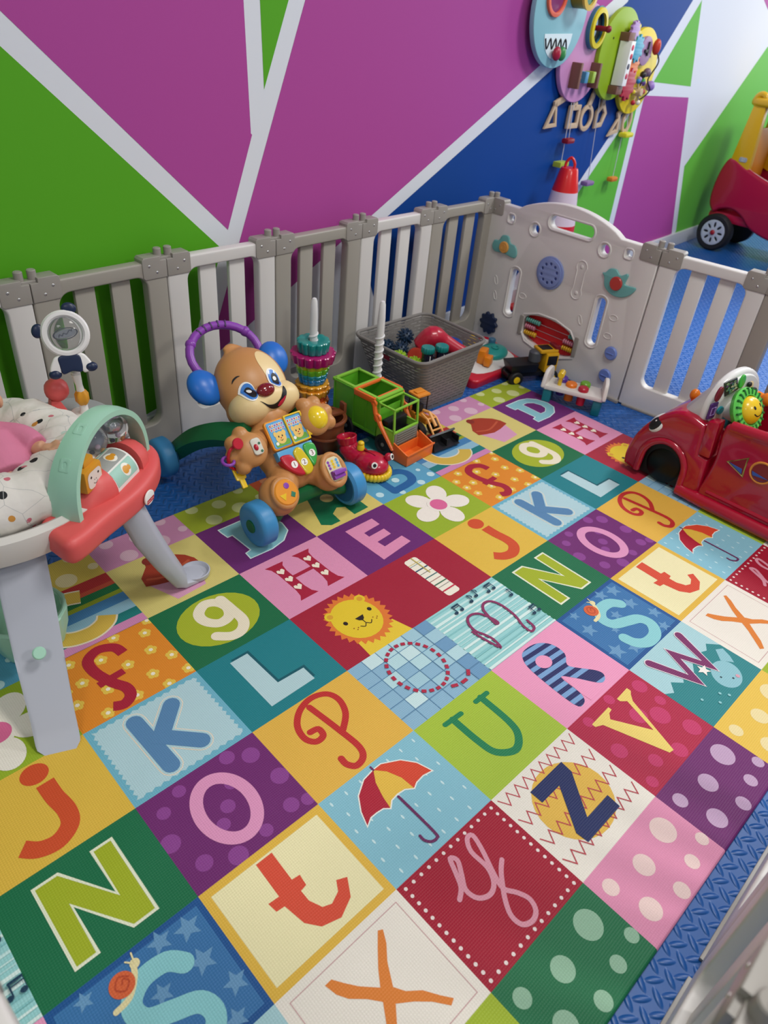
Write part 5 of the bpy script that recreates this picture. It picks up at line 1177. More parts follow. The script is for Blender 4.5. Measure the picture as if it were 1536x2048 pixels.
# windscreen and dashboard
DXv = Vector((0.97, -0.24, 0)); DN = Vector((-0.24, -0.97, 0)); DO = Vector((1.742, -0.776, 0.288))
o_ = [(0.122 * math.cos(a * PI / 28), 0.02 + 0.124 * math.sin(a * PI / 28)) for a in range(29)] + [(-0.122, -0.03), (-0.11, -0.08), (0.11, -0.08), (0.122, -0.03)]
DF = T(-1.6, 0.56, -MT) @ frame(DO, DXv, (0, 0, 1), DN)
def dp(u, v): q_ = frame(DO, DXv, (0, 0, 1), DN).inverted() @ pl(u, v, DO + DN * 0.02, DN); return (q_.x, q_.y)
arc_ = o_[:29]; d3 = [DF @ Vector((p[0], p[1], -0.012)) for p in [(0.12, -0.05)] + arc_ + [(-0.12, -0.05)]]; n_ = len(d3)
base = [Vector((0.15 + 0.128 * math.cos(k * PI / (n_ - 1)), -0.105 + 0.0 * k, 0.2 + 0.068 * math.sin(k * PI / (n_ - 1)))) for k in range(n_)]
q = MB(); q.add(d3 + base, [(k, k + 1, n_ + k + 1, n_ + k) for k in range(n_ - 1)] + [list(range(n_))[::-1], [n_ + k for k in range(n_)]]); q.build('windscreen', CG, rc)
q = MB(); q.plate([o_], 0.03, 0.012, M=DF @ T(0, 0, -0.02), res=3); q.plate([[(x * .86, y * .86) for x, y in o_]], 0.012, 0.005, M=DF @ T(0, 0.006, 0.006)); da = q.build('dashboard', CW, rc)
DZ = 0.017
def at2(x, y): return dp(1236 + x * .1953, 720 + y * .1953)
c_ = at2(1030, 355); q = MB(); q.plate([circ(c_[0], c_[1], 0.014, 0.025, 26, rot=-4)], 0.008, 0.003, M=DF @ T(0, 0, DZ)); q.build('red_button', mat('button_wine', '7a1430', 0.3, coat=0.4), da)
sc4 = [at2(1085, 245), at2(1092, 382), at2(1226, 305), at2(1222, 185)]
q = MB(); q.plate([sc4], 0.004, 0.001, M=DF @ T(0, 0, DZ)); sc_ = q.build('screen', mat('screen_dark', '3a3a34', 0.2), da)
q = MB(); q.keep = True; rr = random.Random(4)
for k in range(30):
    u_, v_ = .12 + .76 * rr.random(), .12 + .76 * rr.random(); A_, B_, C_, D_ = [Vector(p) for p in sc4]; P_ = (A_ * (1 - v_) + B_ * v_) * (1 - u_) + (D_ * (1 - v_) + C_ * v_) * u_
    q.flat([circ(P_.x, P_.y, 0.004 + 0.003 * rr.random(), 0.004, 10)], DZ + 0.0045 + k * 0.00006, k % 4, DF)
q.build('screen_picture', [mat('pic_green', '7a9a6a', 0.4), mat('pic_cream', 'c8c0a0', 0.4), mat('pic_plum', '6a4a70', 0.4), mat('pic_teal', '4a7a7a', 0.4)], sc_, smooth=False)
c_ = at2(1265, 225); q = MB(); q.plate([circ(c_[0], c_[1], 0.013, 0.024, 24, rot=8)], 0.008, 0.003, M=DF @ T(0, 0, DZ)); q.build('green_button', mat('button_green', '4ac04a', 0.3, coat=0.4), da)
c_ = at2(1345, 290); q = MB(); q.ell((c_[0], c_[1], DZ - 0.002), (0.022, 0.024, 0.008), M=DF); cw_ = q.build('cow_button', mat('cow_cream', 'e8d0a0', 0.4), da)
for c_ in (at2(1330, 250), at2(1378, 305)): q = MB(); q.ell((c_[0], c_[1], DZ + 0.008), (0.009, 0.009, 0.007), M=DF); q.build('black_bead', BLK, cw_)
c_ = at2(962, 525); q = MB(); q.plate([rrect(-0.018, -0.028, 0.018, 0.028, 0.006)], 0.006, 0.003, M=DF @ T(c_[0], c_[1], DZ) @ RZ(4)); pq = q.build('purple_pad', mat('pad_purple', '4a2a6a', 0.3), da)
q = MB(); q.tube([(-0.009, -0.014, 0.0065), (0.009, -0.014, 0.0065), (0.009, 0.012, 0.0065), (-0.009, 0.012, 0.0065)], 0.0016, 6, M=DF @ T(c_[0], c_[1], DZ) @ RZ(4), closed=True); q.build('pad_line', mat('line_lilac', 'a890c8', 0.4), pq)
c_ = at2(1040, 520); q = MB(); q.cyl(0.014, 0.008, 20, 0.002, M=DF @ T(c_[0], c_[1], DZ)); q.build('small_knob', mat('knob_teal', '1a8a98', 0.3, coat=0.3), da)
c_ = at2(1120, 615); q = MB(); q.cyl(0.027, 0.022, 26, 0.004, M=DF @ T(c_[0] - 0.006, c_[1], DZ), r2=0.025); tk = q.build('teal_knob', mat('knob_teal', '1a8a98', 0.3, coat=0.3), da)
for k in range(-2, 3): q = MB(); q.box((c_[0] - 0.006 + k * 0.009, c_[1], DZ + 0.023), (0.003, 0.036 - abs(k) * 0.006, 0.003), 0.001, M=DF); q.build('knob_rib', mat('rib_teal', '0e5a66', 0.4), tk)
c_ = at2(1470, 400); q = MB(); q.ell((c_[0] - 0.01, c_[1] + 0.01, 0.045), (0.02, 0.022, 0.02), M=DF); q.cyl(0.012, 0.045, 16, 0.002, M=DF @ T(c_[0] - 0.01, c_[1] + 0.01, 0.0)); q.build('orange_knob', mat('knob_orange', 'e07818', 0.3), da)
q = MB(); q.ell((0.19, -0.085, 0.262), (0.018, 0.016, 0.02)); q.build('orange_light', mat('knob_orange', 'e07818', 0.3), rc)
wc_ = Vector((1.692 - 1.6, -0.842 + 0.56, 0.331 - MT)); wax = Vector((-0.15, -0.85, 0.5)).normalized(); SW = frame(wc_, wax.cross(Vector((0, 0, 1))) * -1, wax.cross(wax.cross(Vector((0, 0, 1)))) * -1, wax)
q = MB(); q.tube([tuple(wc_), tuple(wc_ - wax * 0.03), tuple(DF @ Vector((0.01, -0.0, 0)))], [0.028, 0.03, 0.045], 24); q.build('steering_column', CW, rc)
q = MB(); q.ring([(0.04, -0.014), (0.053, -0.02), (0.067, -0.01), (0.071, 0.004), (0.064, 0.016), (0.046, 0.016)], 48, M=SW); sw_ = q.build('steering_wheel', mat('wheel_lime', '5cc84e', 0.28, coat=0.3), rc)
for k in range(20): q = MB(); q.box((0.0595, 0, 0.0145), (0.02, 0.006, 0.007), 0.001, M=SW @ RZ(k * 18)); q.build('grip_groove', mat('groove_green', '1e6a2a', 0.4), sw_)
q = MB(); q.ell((0, 0, 0.008), (0.044, 0.044, 0.034), M=SW, seg=32, rg=20); hn = q.build('horn', YEL, rc)
bh = bvh_of([q]); q = MB(); q.keep = True
FFc = SW @ RZ(10)
for x in (-0.014, 0.014): decal(q, [circ(x, 0.01, 0.0035, 0.006, 12)], FFc, bh, 0.0008, 0, 0.004)
for c_ in stroke([(-0.02, -0.008), (-0.01, -0.018), (0.01, -0.018), (0.02, -0.008)], 0.003, smooth=4): decal(q, [c_], FFc, bh, 0.0008, 0, 0.004)
q.build('face', BLK, hn)
for sx, x0 in ((-1, 0.012), (1, X1 - 0.012)):
    ec = Vector((x0 + (0.004 if sx < 0 else -0.004), -0.07, 0.205)); ef = frame(ec, (0.35 * -sx * 0 + 0.0, -0.75, 0.66), (sx * 0.3, 0.3, 0.6))
    nrm = Vector((sx * 0.85, 0.25, 0.45)).normalized(); yv = Vector((0, -0.45, 0.9)); ef = frame(ec, nrm.cross(yv).cross(nrm), nrm.cross(nrm.cross(yv).cross(nrm)), nrm)
    q = MB(); q.ell((0, 0, 0), (0.042, 0.026, 0.017), M=ef); ew = q.build('eye', CW, rc)
    q = MB(); q.ell((-0.006, 0, 0.007), (0.031, 0.019, 0.0135), M=ef); ib = q.build('iris', BLK, ew)
    q = MB(); q.ell((-0.002, 0.002, 0.0155), (0.008, 0.006, 0.005), M=ef); q.build('glint', WHT, ew)
for kind, y, z, cc in (('t', -0.906, 0.195, 'a09a50'), ('c', -0.978, 0.197, 'd88a3a'), ('s', -1.055, 0.2, '3a5aa0')):
    c0 = cf(y, z); l = circ(c0[0], c0[1], 0.033, n=28) if kind == 'c' else ([(c0[0] + 0.037, c0[1] - 0.015), (c0[0] - 0.02, c0[1] + 0.038), (c0[0] - 0.035, c0[1] - 0.036)] if kind == 't' else rrect(c0[0] - 0.025, c0[1] - 0.025, c0[0] + 0.025, c0[1] + 0.025, 0.006))
    if kind == 't': l = [(p.x, p.y) for p in catmull([(a * .12 + b * .88, c * .12 + d * .88, 0) for (a, c), (b, d) in [(l[(k + 1) % 3], l[k]) for k in range(3)] ] , 1, True)]; l = l
    q = MB(); q.tube([SIDE @ Vector((p[0], p[1], -0.0005)) for p in l], 0.0035, 8, closed=True); q.plate([l], 0.002, 0, M=SIDE @ T(0, 0, -0.0018)); sh_ = q.build('shape_window', mat('shape_' + cc, cc, 0.35), rc)
    q = MB(); q.plate([[(c0[0] + (a - c0[0]) * .88, c0[1] + (b - c0[1]) * .88) for a, b in l]], 0.002, 0, M=SIDE @ T(0, 0, -0.003)); wn = q.build('window_pane', CRD, sh_)
    lo_ = [(c0[0] + (a - c0[0]) * .8, c0[1] + (b - c0[1]) * .8) for a, b in l]; lo_ = [(a, min(b, c0[1] - 0.008 + 0.15 * (a - c0[0]))) for a, b in lo_]
    q = MB(); q.plate([lo_], 0.001, 0, M=SIDE @ T(0, 0, -0.0042)); q.build('blue_ball', mat('ball_blue', '2f55a8', 0.4), sh_)

# ------------------------------------------------------------------ baby activity centre at the left
AW = mat('centre_white', 'd6d2cc', 0.4); AGR = mat('leg_grey', 'b4b8c4', 0.42); SAL = mat('salmon', 'dc5a58', 0.42); MINT = mat('mint', 'a2d2ba', 0.3); TGR2 = mat('tray_grey', '9c9ea0', 0.45); CLR = mat('clear_plastic', 'f4f6f8', 0.05, trans=0.92, ior=1.3); CHR = mat('silver_foil', 'c8ccd0', 0.18, metal=0.9, bump=(90, 0.8, 0.004)); MUS = mat('mustard', 'd8962a', 0.35)
AC = Vector((-0.2, 0.06, 0))
ac = thing('activity_centre', 'round baby activity centre with white legs, salmon tray and mint arch', 'activity centre', (AC.x, AC.y, MT))
def L(x, y, z): return Vector((x - AC.x, y - AC.y, z - MT))
q = MB(); q.ring([(0.245, 0.325), (0.25, 0.35), (0.27, 0.362), (0.285, 0.355), (0.288, 0.33), (0.28, 0.3), (0.26, 0.29), (0.248, 0.3)], 64); q.build('ring_frame', AW, ac)
def cloth_mat():
    m = bpy.data.materials.new('printed_cloth'); m.use_nodes = True; nt = m.node_tree; N = nt.nodes; Lk = nt.links; b = N['Principled BSDF']; b.inputs['Roughness'].default_value = 0.8
    tc = N.new('ShaderNodeTexCoord'); col = None
    base = N.new('ShaderNodeRGB'); base.outputs[0].default_value = lin('ded9d2'); cur = base.outputs[0]
    for sc_, th, cc, off in ((17, .15, '15181c', 0), (19, .15, 'c88a3a', 3.3), (19.5, .12, 'c86a78', 7.7), (16, .2, 'b8ccc0', 12.1)):
        mp = N.new('ShaderNodeMapping'); mp.inputs['Location'].default_value = (off, off * .7, off * .3); Lk.new(tc.outputs['Object'], mp.inputs[0])
        v = N.new('ShaderNodeTexVoronoi'); v.inputs['Scale'].default_value = sc_; v.inputs['Randomness'].default_value = .8; Lk.new(mp.outputs[0], v.inputs['Vector'])
        lt = N.new('ShaderNodeMath'); lt.operation = 'LESS_THAN'; lt.inputs[1].default_value = th; Lk.new(v.outputs['Distance'], lt.inputs[0])
        mx = N.new('ShaderNodeMixRGB'); mx.inputs[2].default_value = lin(cc); Lk.new(lt.outputs[0], mx.inputs[0]); Lk.new(cur, mx.inputs[1]); cur = mx.outputs[0]
    v = N.new('ShaderNodeTexVoronoi'); v.feature = 'DISTANCE_TO_EDGE'; v.inputs['Scale'].default_value = 14; Lk.new(tc.outputs['Object'], v.inputs['Vector'])
    lt = N.new('ShaderNodeMath'); lt.operation = 'LESS_THAN'; lt.inputs[1].default_value = 0.006; Lk.new(v.outputs['Distance'], lt.inputs[0])
    mx = N.new('ShaderNodeMixRGB'); mx.inputs[2].default_value = lin('b4b4b2'); Lk.new(lt.outputs[0], mx.inputs[0]); Lk.new(cur, mx.inputs[1]); cur = mx.outputs[0]
    Lk.new(cur, b.inputs['Base Color'])
    nz = N.new('ShaderNodeTexNoise'); nz.inputs['Scale'].default_value = 16; nz.inputs['Detail'].default_value = 3; Lk.new(tc.outputs['Object'], nz.inputs['Vector'])
    bp = N.new('ShaderNodeBump'); bp.inputs['Strength'].default_value = .9; bp.inputs['Distance'].default_value = .007; Lk.new(nz.outputs['Fac'], bp.inputs['Height']); Lk.new(bp.outputs['Normal'], b.inputs['Normal'])
    return m
q = MB(); vs = []; fs = []; NA, NB_ = 96, 28
for a in range(NA):
    t = 2 * PI * a / NA
    for b_ in range(NB_):
        p = 2 * PI * b_ / NB_; w = 0.0025 * math.sin(9 * t + 2 * p) + 0.002 * math.sin(19 * t - 3 * p) + 0.0015 * math.sin(31 * t + 2 * p)
        r_ = 0.178 + (0.07 + w) * math.cos(p); vs.append((r_ * math.cos(t), r_ * math.sin(t), 0.372 + (0.058 + w) * math.sin(p)))
for a in range(NA):
    for b_ in range(NB_): a2, b2 = (a + 1) % NA, (b_ + 1) % NB_; fs.append((a * NB_ + b_, a2 * NB_ + b_, a2 * NB_ + b2, a * NB_ + b2))
q.add(vs, fs); q.lathe([(0, 0.27), (0.08, 0.272), (0.14, 0.3), (0.17, 0.34), (0.165, 0.335), (0.13, 0.29), (0, 0.262)], 40)
q.build('fabric_seat', cloth_mat(), ac)
# legs
def leg(pts, wv, t, mm=AGR):
    """flat tapering leg: centre points, width vector, thickness vector"""
    q = MB(); vs = []; n = len(pts); wv = [Vector(w) for w in wv]; t = [Vector(x) for x in t]
    for p, w, d in zip(pts, wv, t):
        for k in range(16):
            a = 2 * PI * k / 16; c_, s_ = math.cos(a), math.sin(a); c_ = abs(c_) ** .5 * (1 if c_ > 0 else -1); s_ = abs(s_) ** .5 * (1 if s_ > 0 else -1)
            vs.append(Vector(p) + w * c_ + d * s_)
    fs = [(i * 16 + k, i * 16 + (k + 1) % 16, (i + 1) * 16 + (k + 1) % 16, (i + 1) * 16 + k) for i in range(n - 1) for k in range(16)] + [list(range(16))[::-1], [(n - 1) * 16 + k for k in range(16)]]
    q.add(vs, fs); return q.build('leg', mm, ac)
lg1 = leg([L(-0.222, -0.16, 0.32), L(-0.245, -0.225, 0.22), L(-0.27, -0.3, 0.14), L(-0.296, -0.385, 0.055), L(-0.307, -0.42, 0.022), L(-0.311, -0.435, 0.014)], [(0.045, -0.018, 0.0)] * 2 + [(0.042, -0.017, 0)] + [(0.038, -0.015, 0)] * 2 + [(0.028, -0.012, 0)], [(0.004, 0.02, 0.02)] * 3 + [(0.004, 0.018, 0.014), (0.004, 0.014, 0.008), (0.002, 0.008, 0.003)])
q = MB(); q.cyl(0.013, 0.006, 24, 0.002, M=T(*L(-0.273, -0.315, 0.162)) @ RX(50)); q.build('leg_cap', MINT, lg1)
lg2 = leg([L(0.015, -0.16, 0.32), L(0.045, -0.157, 0.22), L(0.085, -0.155, 0.12), L(0.122, -0.152, 0.04), L(0.135, -0.15, 0.024), L(0.165, -0.148, 0.018), L(0.19, -0.147, 0.018)], [(0.01, 0.038, 0.0)] * 3 + [(0.008, 0.034, 0)] * 2 + [(0.005, 0.034, 0), (0.003, 0.02, 0)], [(0.03, 0, 0.01)] * 2 + [(0.024, 0, 0.01), (0.018, 0, 0.012), (0.004, 0, 0.01), (0, 0, 0.006), (0, 0, 0.004)])
q = MB(); q.ring([(0.02, 0), (0.035, 0.004), (0.037, 0.016), (0.034, 0.017), (0.028, 0.009), (0.0, 0.005)], 32, M=T(*L(0.172, -0.148, 0.013)) @ SCL(1.05, 1, 1)); q.build('foot_cup', AGR, lg2)
leg([L(-0.33, 0.24, 0.32), L(-0.37, 0.31, 0.16), L(-0.395, 0.35, 0.02)], [(0.03, 0.02, 0)] * 3, [(0.01, 0.015, 0.012)] * 3)
# salmon tray
tl = [L(*p, 0) for p in ((-0.172, -0.175), (-0.178, -0.235), (-0.155, -0.285), (-0.06, -0.242), (0.03, -0.2), (0.1, -0.145), (0.142, -0.085), (0.15, -0.03), (0.12, -0.0), (0.06, -0.04), (0.0, -0.085), (-0.08, -0.13))]
q = MB(); q.plate([[(p.x, p.y) for p in catmull(tl, 5, True)]], 0.06, 0.018, M=T(0, 0, 0.293), res=4); d3 = Vector((0.83, 0.556, 0)).normalized(); TF = frame(L(0.0, -0.118, 0.366), (0, 0, 1), (0, 0, 0), d3)
q.tube([L(-0.1, -0.18, 0.341), L(-0.05, -0.15, 0.364), L(-0.03, -0.14, 0.366)], [0.03, 0.05, 0.052], 24, smooth=4); q.tube([L(0.048, -0.086, 0.366), L(0.075, -0.068, 0.36), L(0.1, -0.052, 0.341)], [0.054, 0.05, 0.03], 24, smooth=4); ty = q.build('salmon_tray', SAL, ac)
q = MB(); q.cyl(0.049, 0.095, 40, 0.002, M=TF @ T(0, 0, -0.045)); q.build('roller', mat('roller_grey', 'b4c4bc', 0.4), ty)
q = MB(); z0 = 0.0496
def cylprint(mb, loops, mi):      # wraps (angle*r, length) shapes around the roller
    t = MB(); t.flat(loops); bm = bmesh.new(); vv = [bm.verts.new(v) for v in t.v]
    for f in t.f: bm.faces.new([vv[i] for i in f])
    for _ in range(5):
        es = [e for e in bm.edges if e.calc_length() > .006]
        if not es: break
        bmesh.ops.subdivide_edges(bm, edges=es, cuts=1); bmesh.ops.triangulate(bm, faces=bm.faces)
    bm.verts.index_update(); r_ = z0 + mi * 0.0002
    mb.add([TF @ Vector((r_ * math.cos(v.co.x / z0), r_ * math.sin(v.co.x / z0), v.co.y)) for v in bm.verts], [[v.index for v in f.verts] for f in bm.faces], mi); bm.free()
A0 = PI * z0
for s_ in (1,):
    cylprint(q, [[(-0.15, -0.043), (0.15, -0.043), (0.15, 0.048), (-0.15, 0.048)]], 0)
    for a0, a1, mi in ((-0.012, 0.028, 1), (0.032, 0.07, 2), (-0.052, -0.016, 2), (-0.09, -0.056, 1)): cylprint(q, [rrect(a0, -0.038, a1, 0.043, 0.003)], mi)
    for a0 in (0.008, 0.05, -0.034, -0.072): cylprint(q, [circ(a0, 0.01, 0.015, 0.014, 20)], 3); cylprint(q, [circ(a0, 0.008, 0.009, 0.01, 16)], 4); cylprint(q, [circ(a0, 0.02, 0.006, 0.005, 12)], 4)
q.build('roller_print', [mat('roller_white', 'e8e6e0', 0.4), mat('print_mist', '9ea09c', 0.4), mat('print_mint', '9cc8b8', 0.4), mat('print_pale', 'ece8dc', 0.4), MUS], ty)
# badge on the tray front
bf = frame(L(0.055, -0.189, 0.331), (0.84, 0.545, 0), (0, 0, 1)); q = MB(); q.plate([circ(0, 0, 0.019, 0.017, 28)], 0.004, 0.001, M=bf @ T(0, 0.0, -0.001)); bdg = q.build('badge', WHT, ty)
q = MB(); q.keep = True; q.flat([[(-0.015, -0.012), (0.015, -0.012), (0.017, -0.002), (-0.013, -0.002)]], 0.0032, 0, bf); v_, f_ = text_loops('Fisher-Price', 0.0055); q.add(v_, f_, 1, bf @ T(0.001, -0.0068, 0.0034)); q.build('badge_text', [mat('badge_red', 'c01828', 0.4), WHT], bdg, smooth=False)
# mint arch
a0, a1 = L(-0.13, -0.2, 0.35), L(0.118, -0.048, 0.35); dd = (a1 - a0); nn = Vector((-dd.y, dd.x, 0)).normalized(); q = MB(); vs = []; K_ = 36
for k in range(K_ + 1):
    t = PI * k / K_; ce = (a0 + a1) / 2; p = ce - dd / 2 * math.cos(t) * (1 if True else 1) + Vector((0, 0, 0.172)) * (math.sin(t) ** 0.85 if math.sin(t) > 0 else 0)
    tn = Vector((dd.x / 2 * math.sin(t), dd.y / 2 * math.sin(t), 0.172 * math.cos(t))).normalized(); rn = nn.cross(tn).normalized()
    if rn.z < 0 and 0.2 < t < PI - 0.2: rn = -rn
    if t <= 0.2: rn = -dd.normalized()
    if t >= PI - 0.2: rn = dd.normalized()
    wd = 0.037 - 0.013 * math.sin(t) if k < K_ / 2 else 0.024 - 0.006 * (1 - math.sin(t)); th = 0.006
    for s1, s2 in ((-1, 1), (-0.5, 1.35), (0, 1.5), (0.5, 1.35), (1, 1), (1, -1), (-1, -1)): vs.append(p + nn * wd * s1 + rn * th * s2)
fs = [(i * 7 + k, i * 7 + (k + 1) % 7, (i + 1) * 7 + (k + 1) % 7, (i + 1) * 7 + k) for i in range(K_) for k in range(7)] + [list(range(7))[::-1], [K_ * 7 + k for k in range(7)]]
q.add(vs, fs); arch_o = q.build('mint_arch', MINT, ac)
bva = bvh_of([q])
for k in (8, 14):
    t = PI * k / K_; p = (a0 + a1) / 2 - dd / 2 * math.cos(t) + Vector((0, 0, 0.172 * math.sin(t) ** 0.85)); tn = Vector((dd.x / 2 * math.sin(t), dd.y / 2 * math.sin(t), 0.172 * math.cos(t))).normalized()
    rn = nn.cross(tn).normalized(); rn = -rn if rn.z < 0 else rn; fm = frame(p + rn * 0.0082, tn, nn, rn); q = MB(); q.plate([rrect(-0.014, -0.011, 0.014, 0.011, 0.004), circ(0, 0, 0.007, 0.005, 12)], 0.0012, 0.0004, M=fm); q.build('emboss', MINT, arch_o)
# clear balls and monkey block
for (x, y, z), r_, nm in (((0.0, -0.06, 0.435), 0.036, 'a'), ((0.055, -0.045, 0.44), 0.037, 'b')):
    q = MB(); q.ell(L(x, y, z), r_, seg=32, rg=20); cb = q.build('clear_ball', CLR, ac)
    q = MB(); q.ell(L(x, y, z + (0.008 if nm == 'b' else 0)), (r_ * .62, r_ * .62, r_ * .5), seg=20, rg=12); q.build('ball_core', CHR if nm == 'b' else mat('core_grey', '8a93a4', 0.3), cb)
    for dx, dy, dz, mm in ((0.012, -0.02, -0.018, MUS), (-0.01, -0.022, -0.016, NAVY), (0.002, -0.024, -0.006, mat('bead_lilac', 'c8b0c8', 0.4))): q = MB(); q.ell(L(x + dx, y + dy, z + dz), 0.0055, seg=14, rg=10); q.build('ball_bead', mm, cb)
q = MB(); q.tube([L(-0.06, -0.03, 0.44), L(-0.02, -0.04, 0.455), L(0.03, -0.04, 0.46), L(0.1, -0.02, 0.42), L(0.12, -0.01, 0.36)], 0.006, 10, smooth=4); q.build('ball_rod', mat('rod_cream', 'dcd6cc', 0.4), ac)
q = MB(); q.ell(L(0.035, -0.04, 0.466), (0.016, 0.007, 0.014)); q.build('black_ear', NAVY, ac)
MFm = frame(L(-0.058, -0.168, 0.42), (0.83, 0.556, 0), (0, 0, 1)); q = MB(); q.box((0, 0, -0.012), (0.062, 0.052, 0.05), 0.006, M=MFm); q.box((0.004, 0.032, -0.012), (0.036, 0.018, 0.03), 0.004, M=MFm); mk = q.build('monkey_block', MUS, ac)
q = MB(); q.keep = True; q.flat([rrect(-0.024, -0.02, 0.025, 0.018, 0.012)], 0.0136, 0, MFm); 
for x in (-0.012, 0.014): q.flat([circ(x, 0.006, 0.0028, n=12)], 0.0139, 1, MFm)
for x in (-0.002, 0.004): q.flat([circ(x, -0.004, 0.0012, n=8)], 0.0139, 1, MFm)
for c_ in stroke([(-0.006, -0.01), (0.001, -0.014), (0.008, -0.01)], 0.0012, smooth=4): q.flat([c_], 0.0139, 1, MFm)
q.build('monkey_face', [mat('face_pale', 'e6dcd0', 0.4), BLK], mk, smooth=False)
# grey tray with the panda
q = MB(); gt = [L(*p, 0) for p in ((0.02, 0.26), (0.1, 0.245), (0.14, 0.18), (0.145, 0.09), (0.13, 0.02), (0.07, 0.02), (0.05, 0.09), (0.02, 0.16), (-0.03, 0.21))]; q.plate([[(p.x, p.y) for p in catmull(gt, 5, True)]], 0.06, 0.012, M=T(0, 0, 0.295), res=3); q.plate([[(p.x, p.y) for p in catmull(gt, 5, True)]], 0.02, 0.008, M=T(0, 0, 0.35) @ T(0.0, 0, 0) ); q.build('grey_tray', TGR2, ac)
q = MB(); q.ell(L(0.036, 0.19, 0.442), (0.029, 0.029, 0.029), seg=10, rg=8); q.hexa([L(0.0, 0.17, 0.36), L(0.06, 0.15, 0.36), L(0.05, 0.2, 0.36), L(0.01, 0.22, 0.36), L(0.015, 0.18, 0.42), L(0.035, 0.175, 0.42), L(0.03, 0.2, 0.42), L(0.02, 0.21, 0.42)], 0.004); q.build('salmon_toy', SAL, ac)
q = MB(); bx, by, bz = L(0.078, 0.15, 0.375)
for a in (100, 220, 340): q.ell((bx + 0.02 * math.cos(math.radians(a)), by + 0.02 * math.sin(math.radians(a)), bz + 0.005), (0.021, 0.021, 0.007))
q.tube([(bx, by, bz), (bx, by, bz + 0.018), (bx, by, bz + 0.04)], [0.016, 0.01, 0.009], 16); q.tube([(bx, by, bz + 0.06), (bx - 0.002, by, bz + 0.085), (bx - 0.005, by, bz + 0.115)], [0.01, 0.008, 0.011], 16); q.ell((bx - 0.005, by, bz + 0.118), 0.0105); q.build('panda_stand', mat('stand_white', 'e4e0da', 0.35), ac)
q = MB(); q.lathe([(0, 0), (0.01, 0.002), (0.0155, 0.01), (0.0155, 0.028), (0.01, 0.038), (0, 0.04)], 40, M=T(bx, by, bz + 0.032), fn=lambda a: 1 + 0.1 * math.cos(5 * a)); q.build('mustard_nut', MUS, ac)
pc_ = L(0.068, 0.155, 0.588); vw = (Vector((-0.52, -1.44, 0)) - Vector((0.07, 0.155, 0))).normalized() ; vw = (vw + Vector((0, 0, 0.35))).normalized(); PFm = frame(pc_, Vector((0.85, -0.32, 0.0)), (0, 0, 1), vw)
PFm = frame(pc_, (Vector((0, 0, 1)).cross(vw)).normalized() + Vector((0, 0, 0.14)), (0, 0, 1), vw) if False else frame(pc_, Vector((0, 0, 1)).cross(vw), (0, 0, 1), vw) @ RZ(14) @ SCL(0.77, 0.77, 0.77)
q = MB(); q.ring([(0.049, -0.008), (0.058, -0.012), (0.066, -0.006), (0.068, 0.002), (0.063, 0.009), (0.054, 0.01), (0.048, 0.004)], 48, M=PFm); pr_ = q.build('panda_face_ring', WHB if False else mat('panda_white', 'e8e6e4', 0.3), ac)
q = MB(); q.ell((0, 0, 0), (0.05, 0.05, 0.02), M=PFm, seg=36, rg=20); q.build('clear_lens', CLR, pr_)
q = MB(); q.plate([circ(0, 0, 0.034, 0.016, 30), circ(0, 0, 0.031, 0.0135, 30)], 0.003, 0.0005, M=PFm @ RZ(-4)); q.plate([circ(0, 0, 0.03, 0.012, 30)], 0.002, 0, M=PFm @ RZ(-4) @ T(0, 0, 0.0)); q.build('mirror_oval', mat('mirror_grey', 'a8acb4', 0.15, metal=0.8), pr_)
q = MB(); q.torus(0.0325, 0.0022, 40, 8, M=PFm @ RZ(-4) @ T(0, 0, 0.002) @ SCL(1, 0.47, 1)); q.keep = True
for c_ in stroke([(-0.02, -0.004), (-0.016, 0.002), (-0.01, -0.003), (-0.004, 0.003), (0.002, -0.002), (0.008, 0.002), (0.014, 0.006), (0.019, 0.002), (0.02, 0.007)], 0.002, smooth=3): q.plate([c_], 0.001, 0, M=PFm @ T(0, 0, 0.0035))
q.build('mirror_frame', NAVY, pr_)
for x, y, a in ((-0.068, 0.03, 60), (0.038, 0.064, -20)): q = MB(); q.ell((0, 0, -0.004), (0.021, 0.017, 0.008), M=PFm @ T(x, y, 0) @ RZ(a)); q.build('panda_ear', NAVY, pr_)
PFm = PFm @ T(-0.004, 0.016, 0) @ RZ(-10) @ SCL(1.22, 1.2, 1.1)
q = MB(); q.plate([[(p.x, p.y) for p in catmull([(a * .001, b * .001, 0) for a, b in ((-24, -62), (-40, -74), (-50, -100), (-30, -112), (-20, -98), (16, -98), (28, -112), (50, -102), (42, -76), (26, -62))], 4, True)]], 0.014, 0.005, M=PFm @ T(0, 0, -0.008)); pb_ = q.build('panda_body', mat('panda_white', 'e8e6e4', 0.3), ac)
q = MB(); q.plate([[(p.x, p.y) for p in catmull([(a * .001, b * .001, 0) for a, b in ((-22, -64), (-26, -85), (-22, -108), (0, -104), (22, -108), (27, -84), (20, -64))], 4, True)]], 0.018, 0.004, M=PFm @ T(0, 0, -0.01)); q.build('panda_vest', NAVY, pb_)
for x, y in ((-0.04, -0.106), (0.045, -0.1)): q = MB(); q.ell((x, y, 0), (0.015, 0.012, 0.011), M=PFm); q.build('panda_foot', NAVY, pb_)

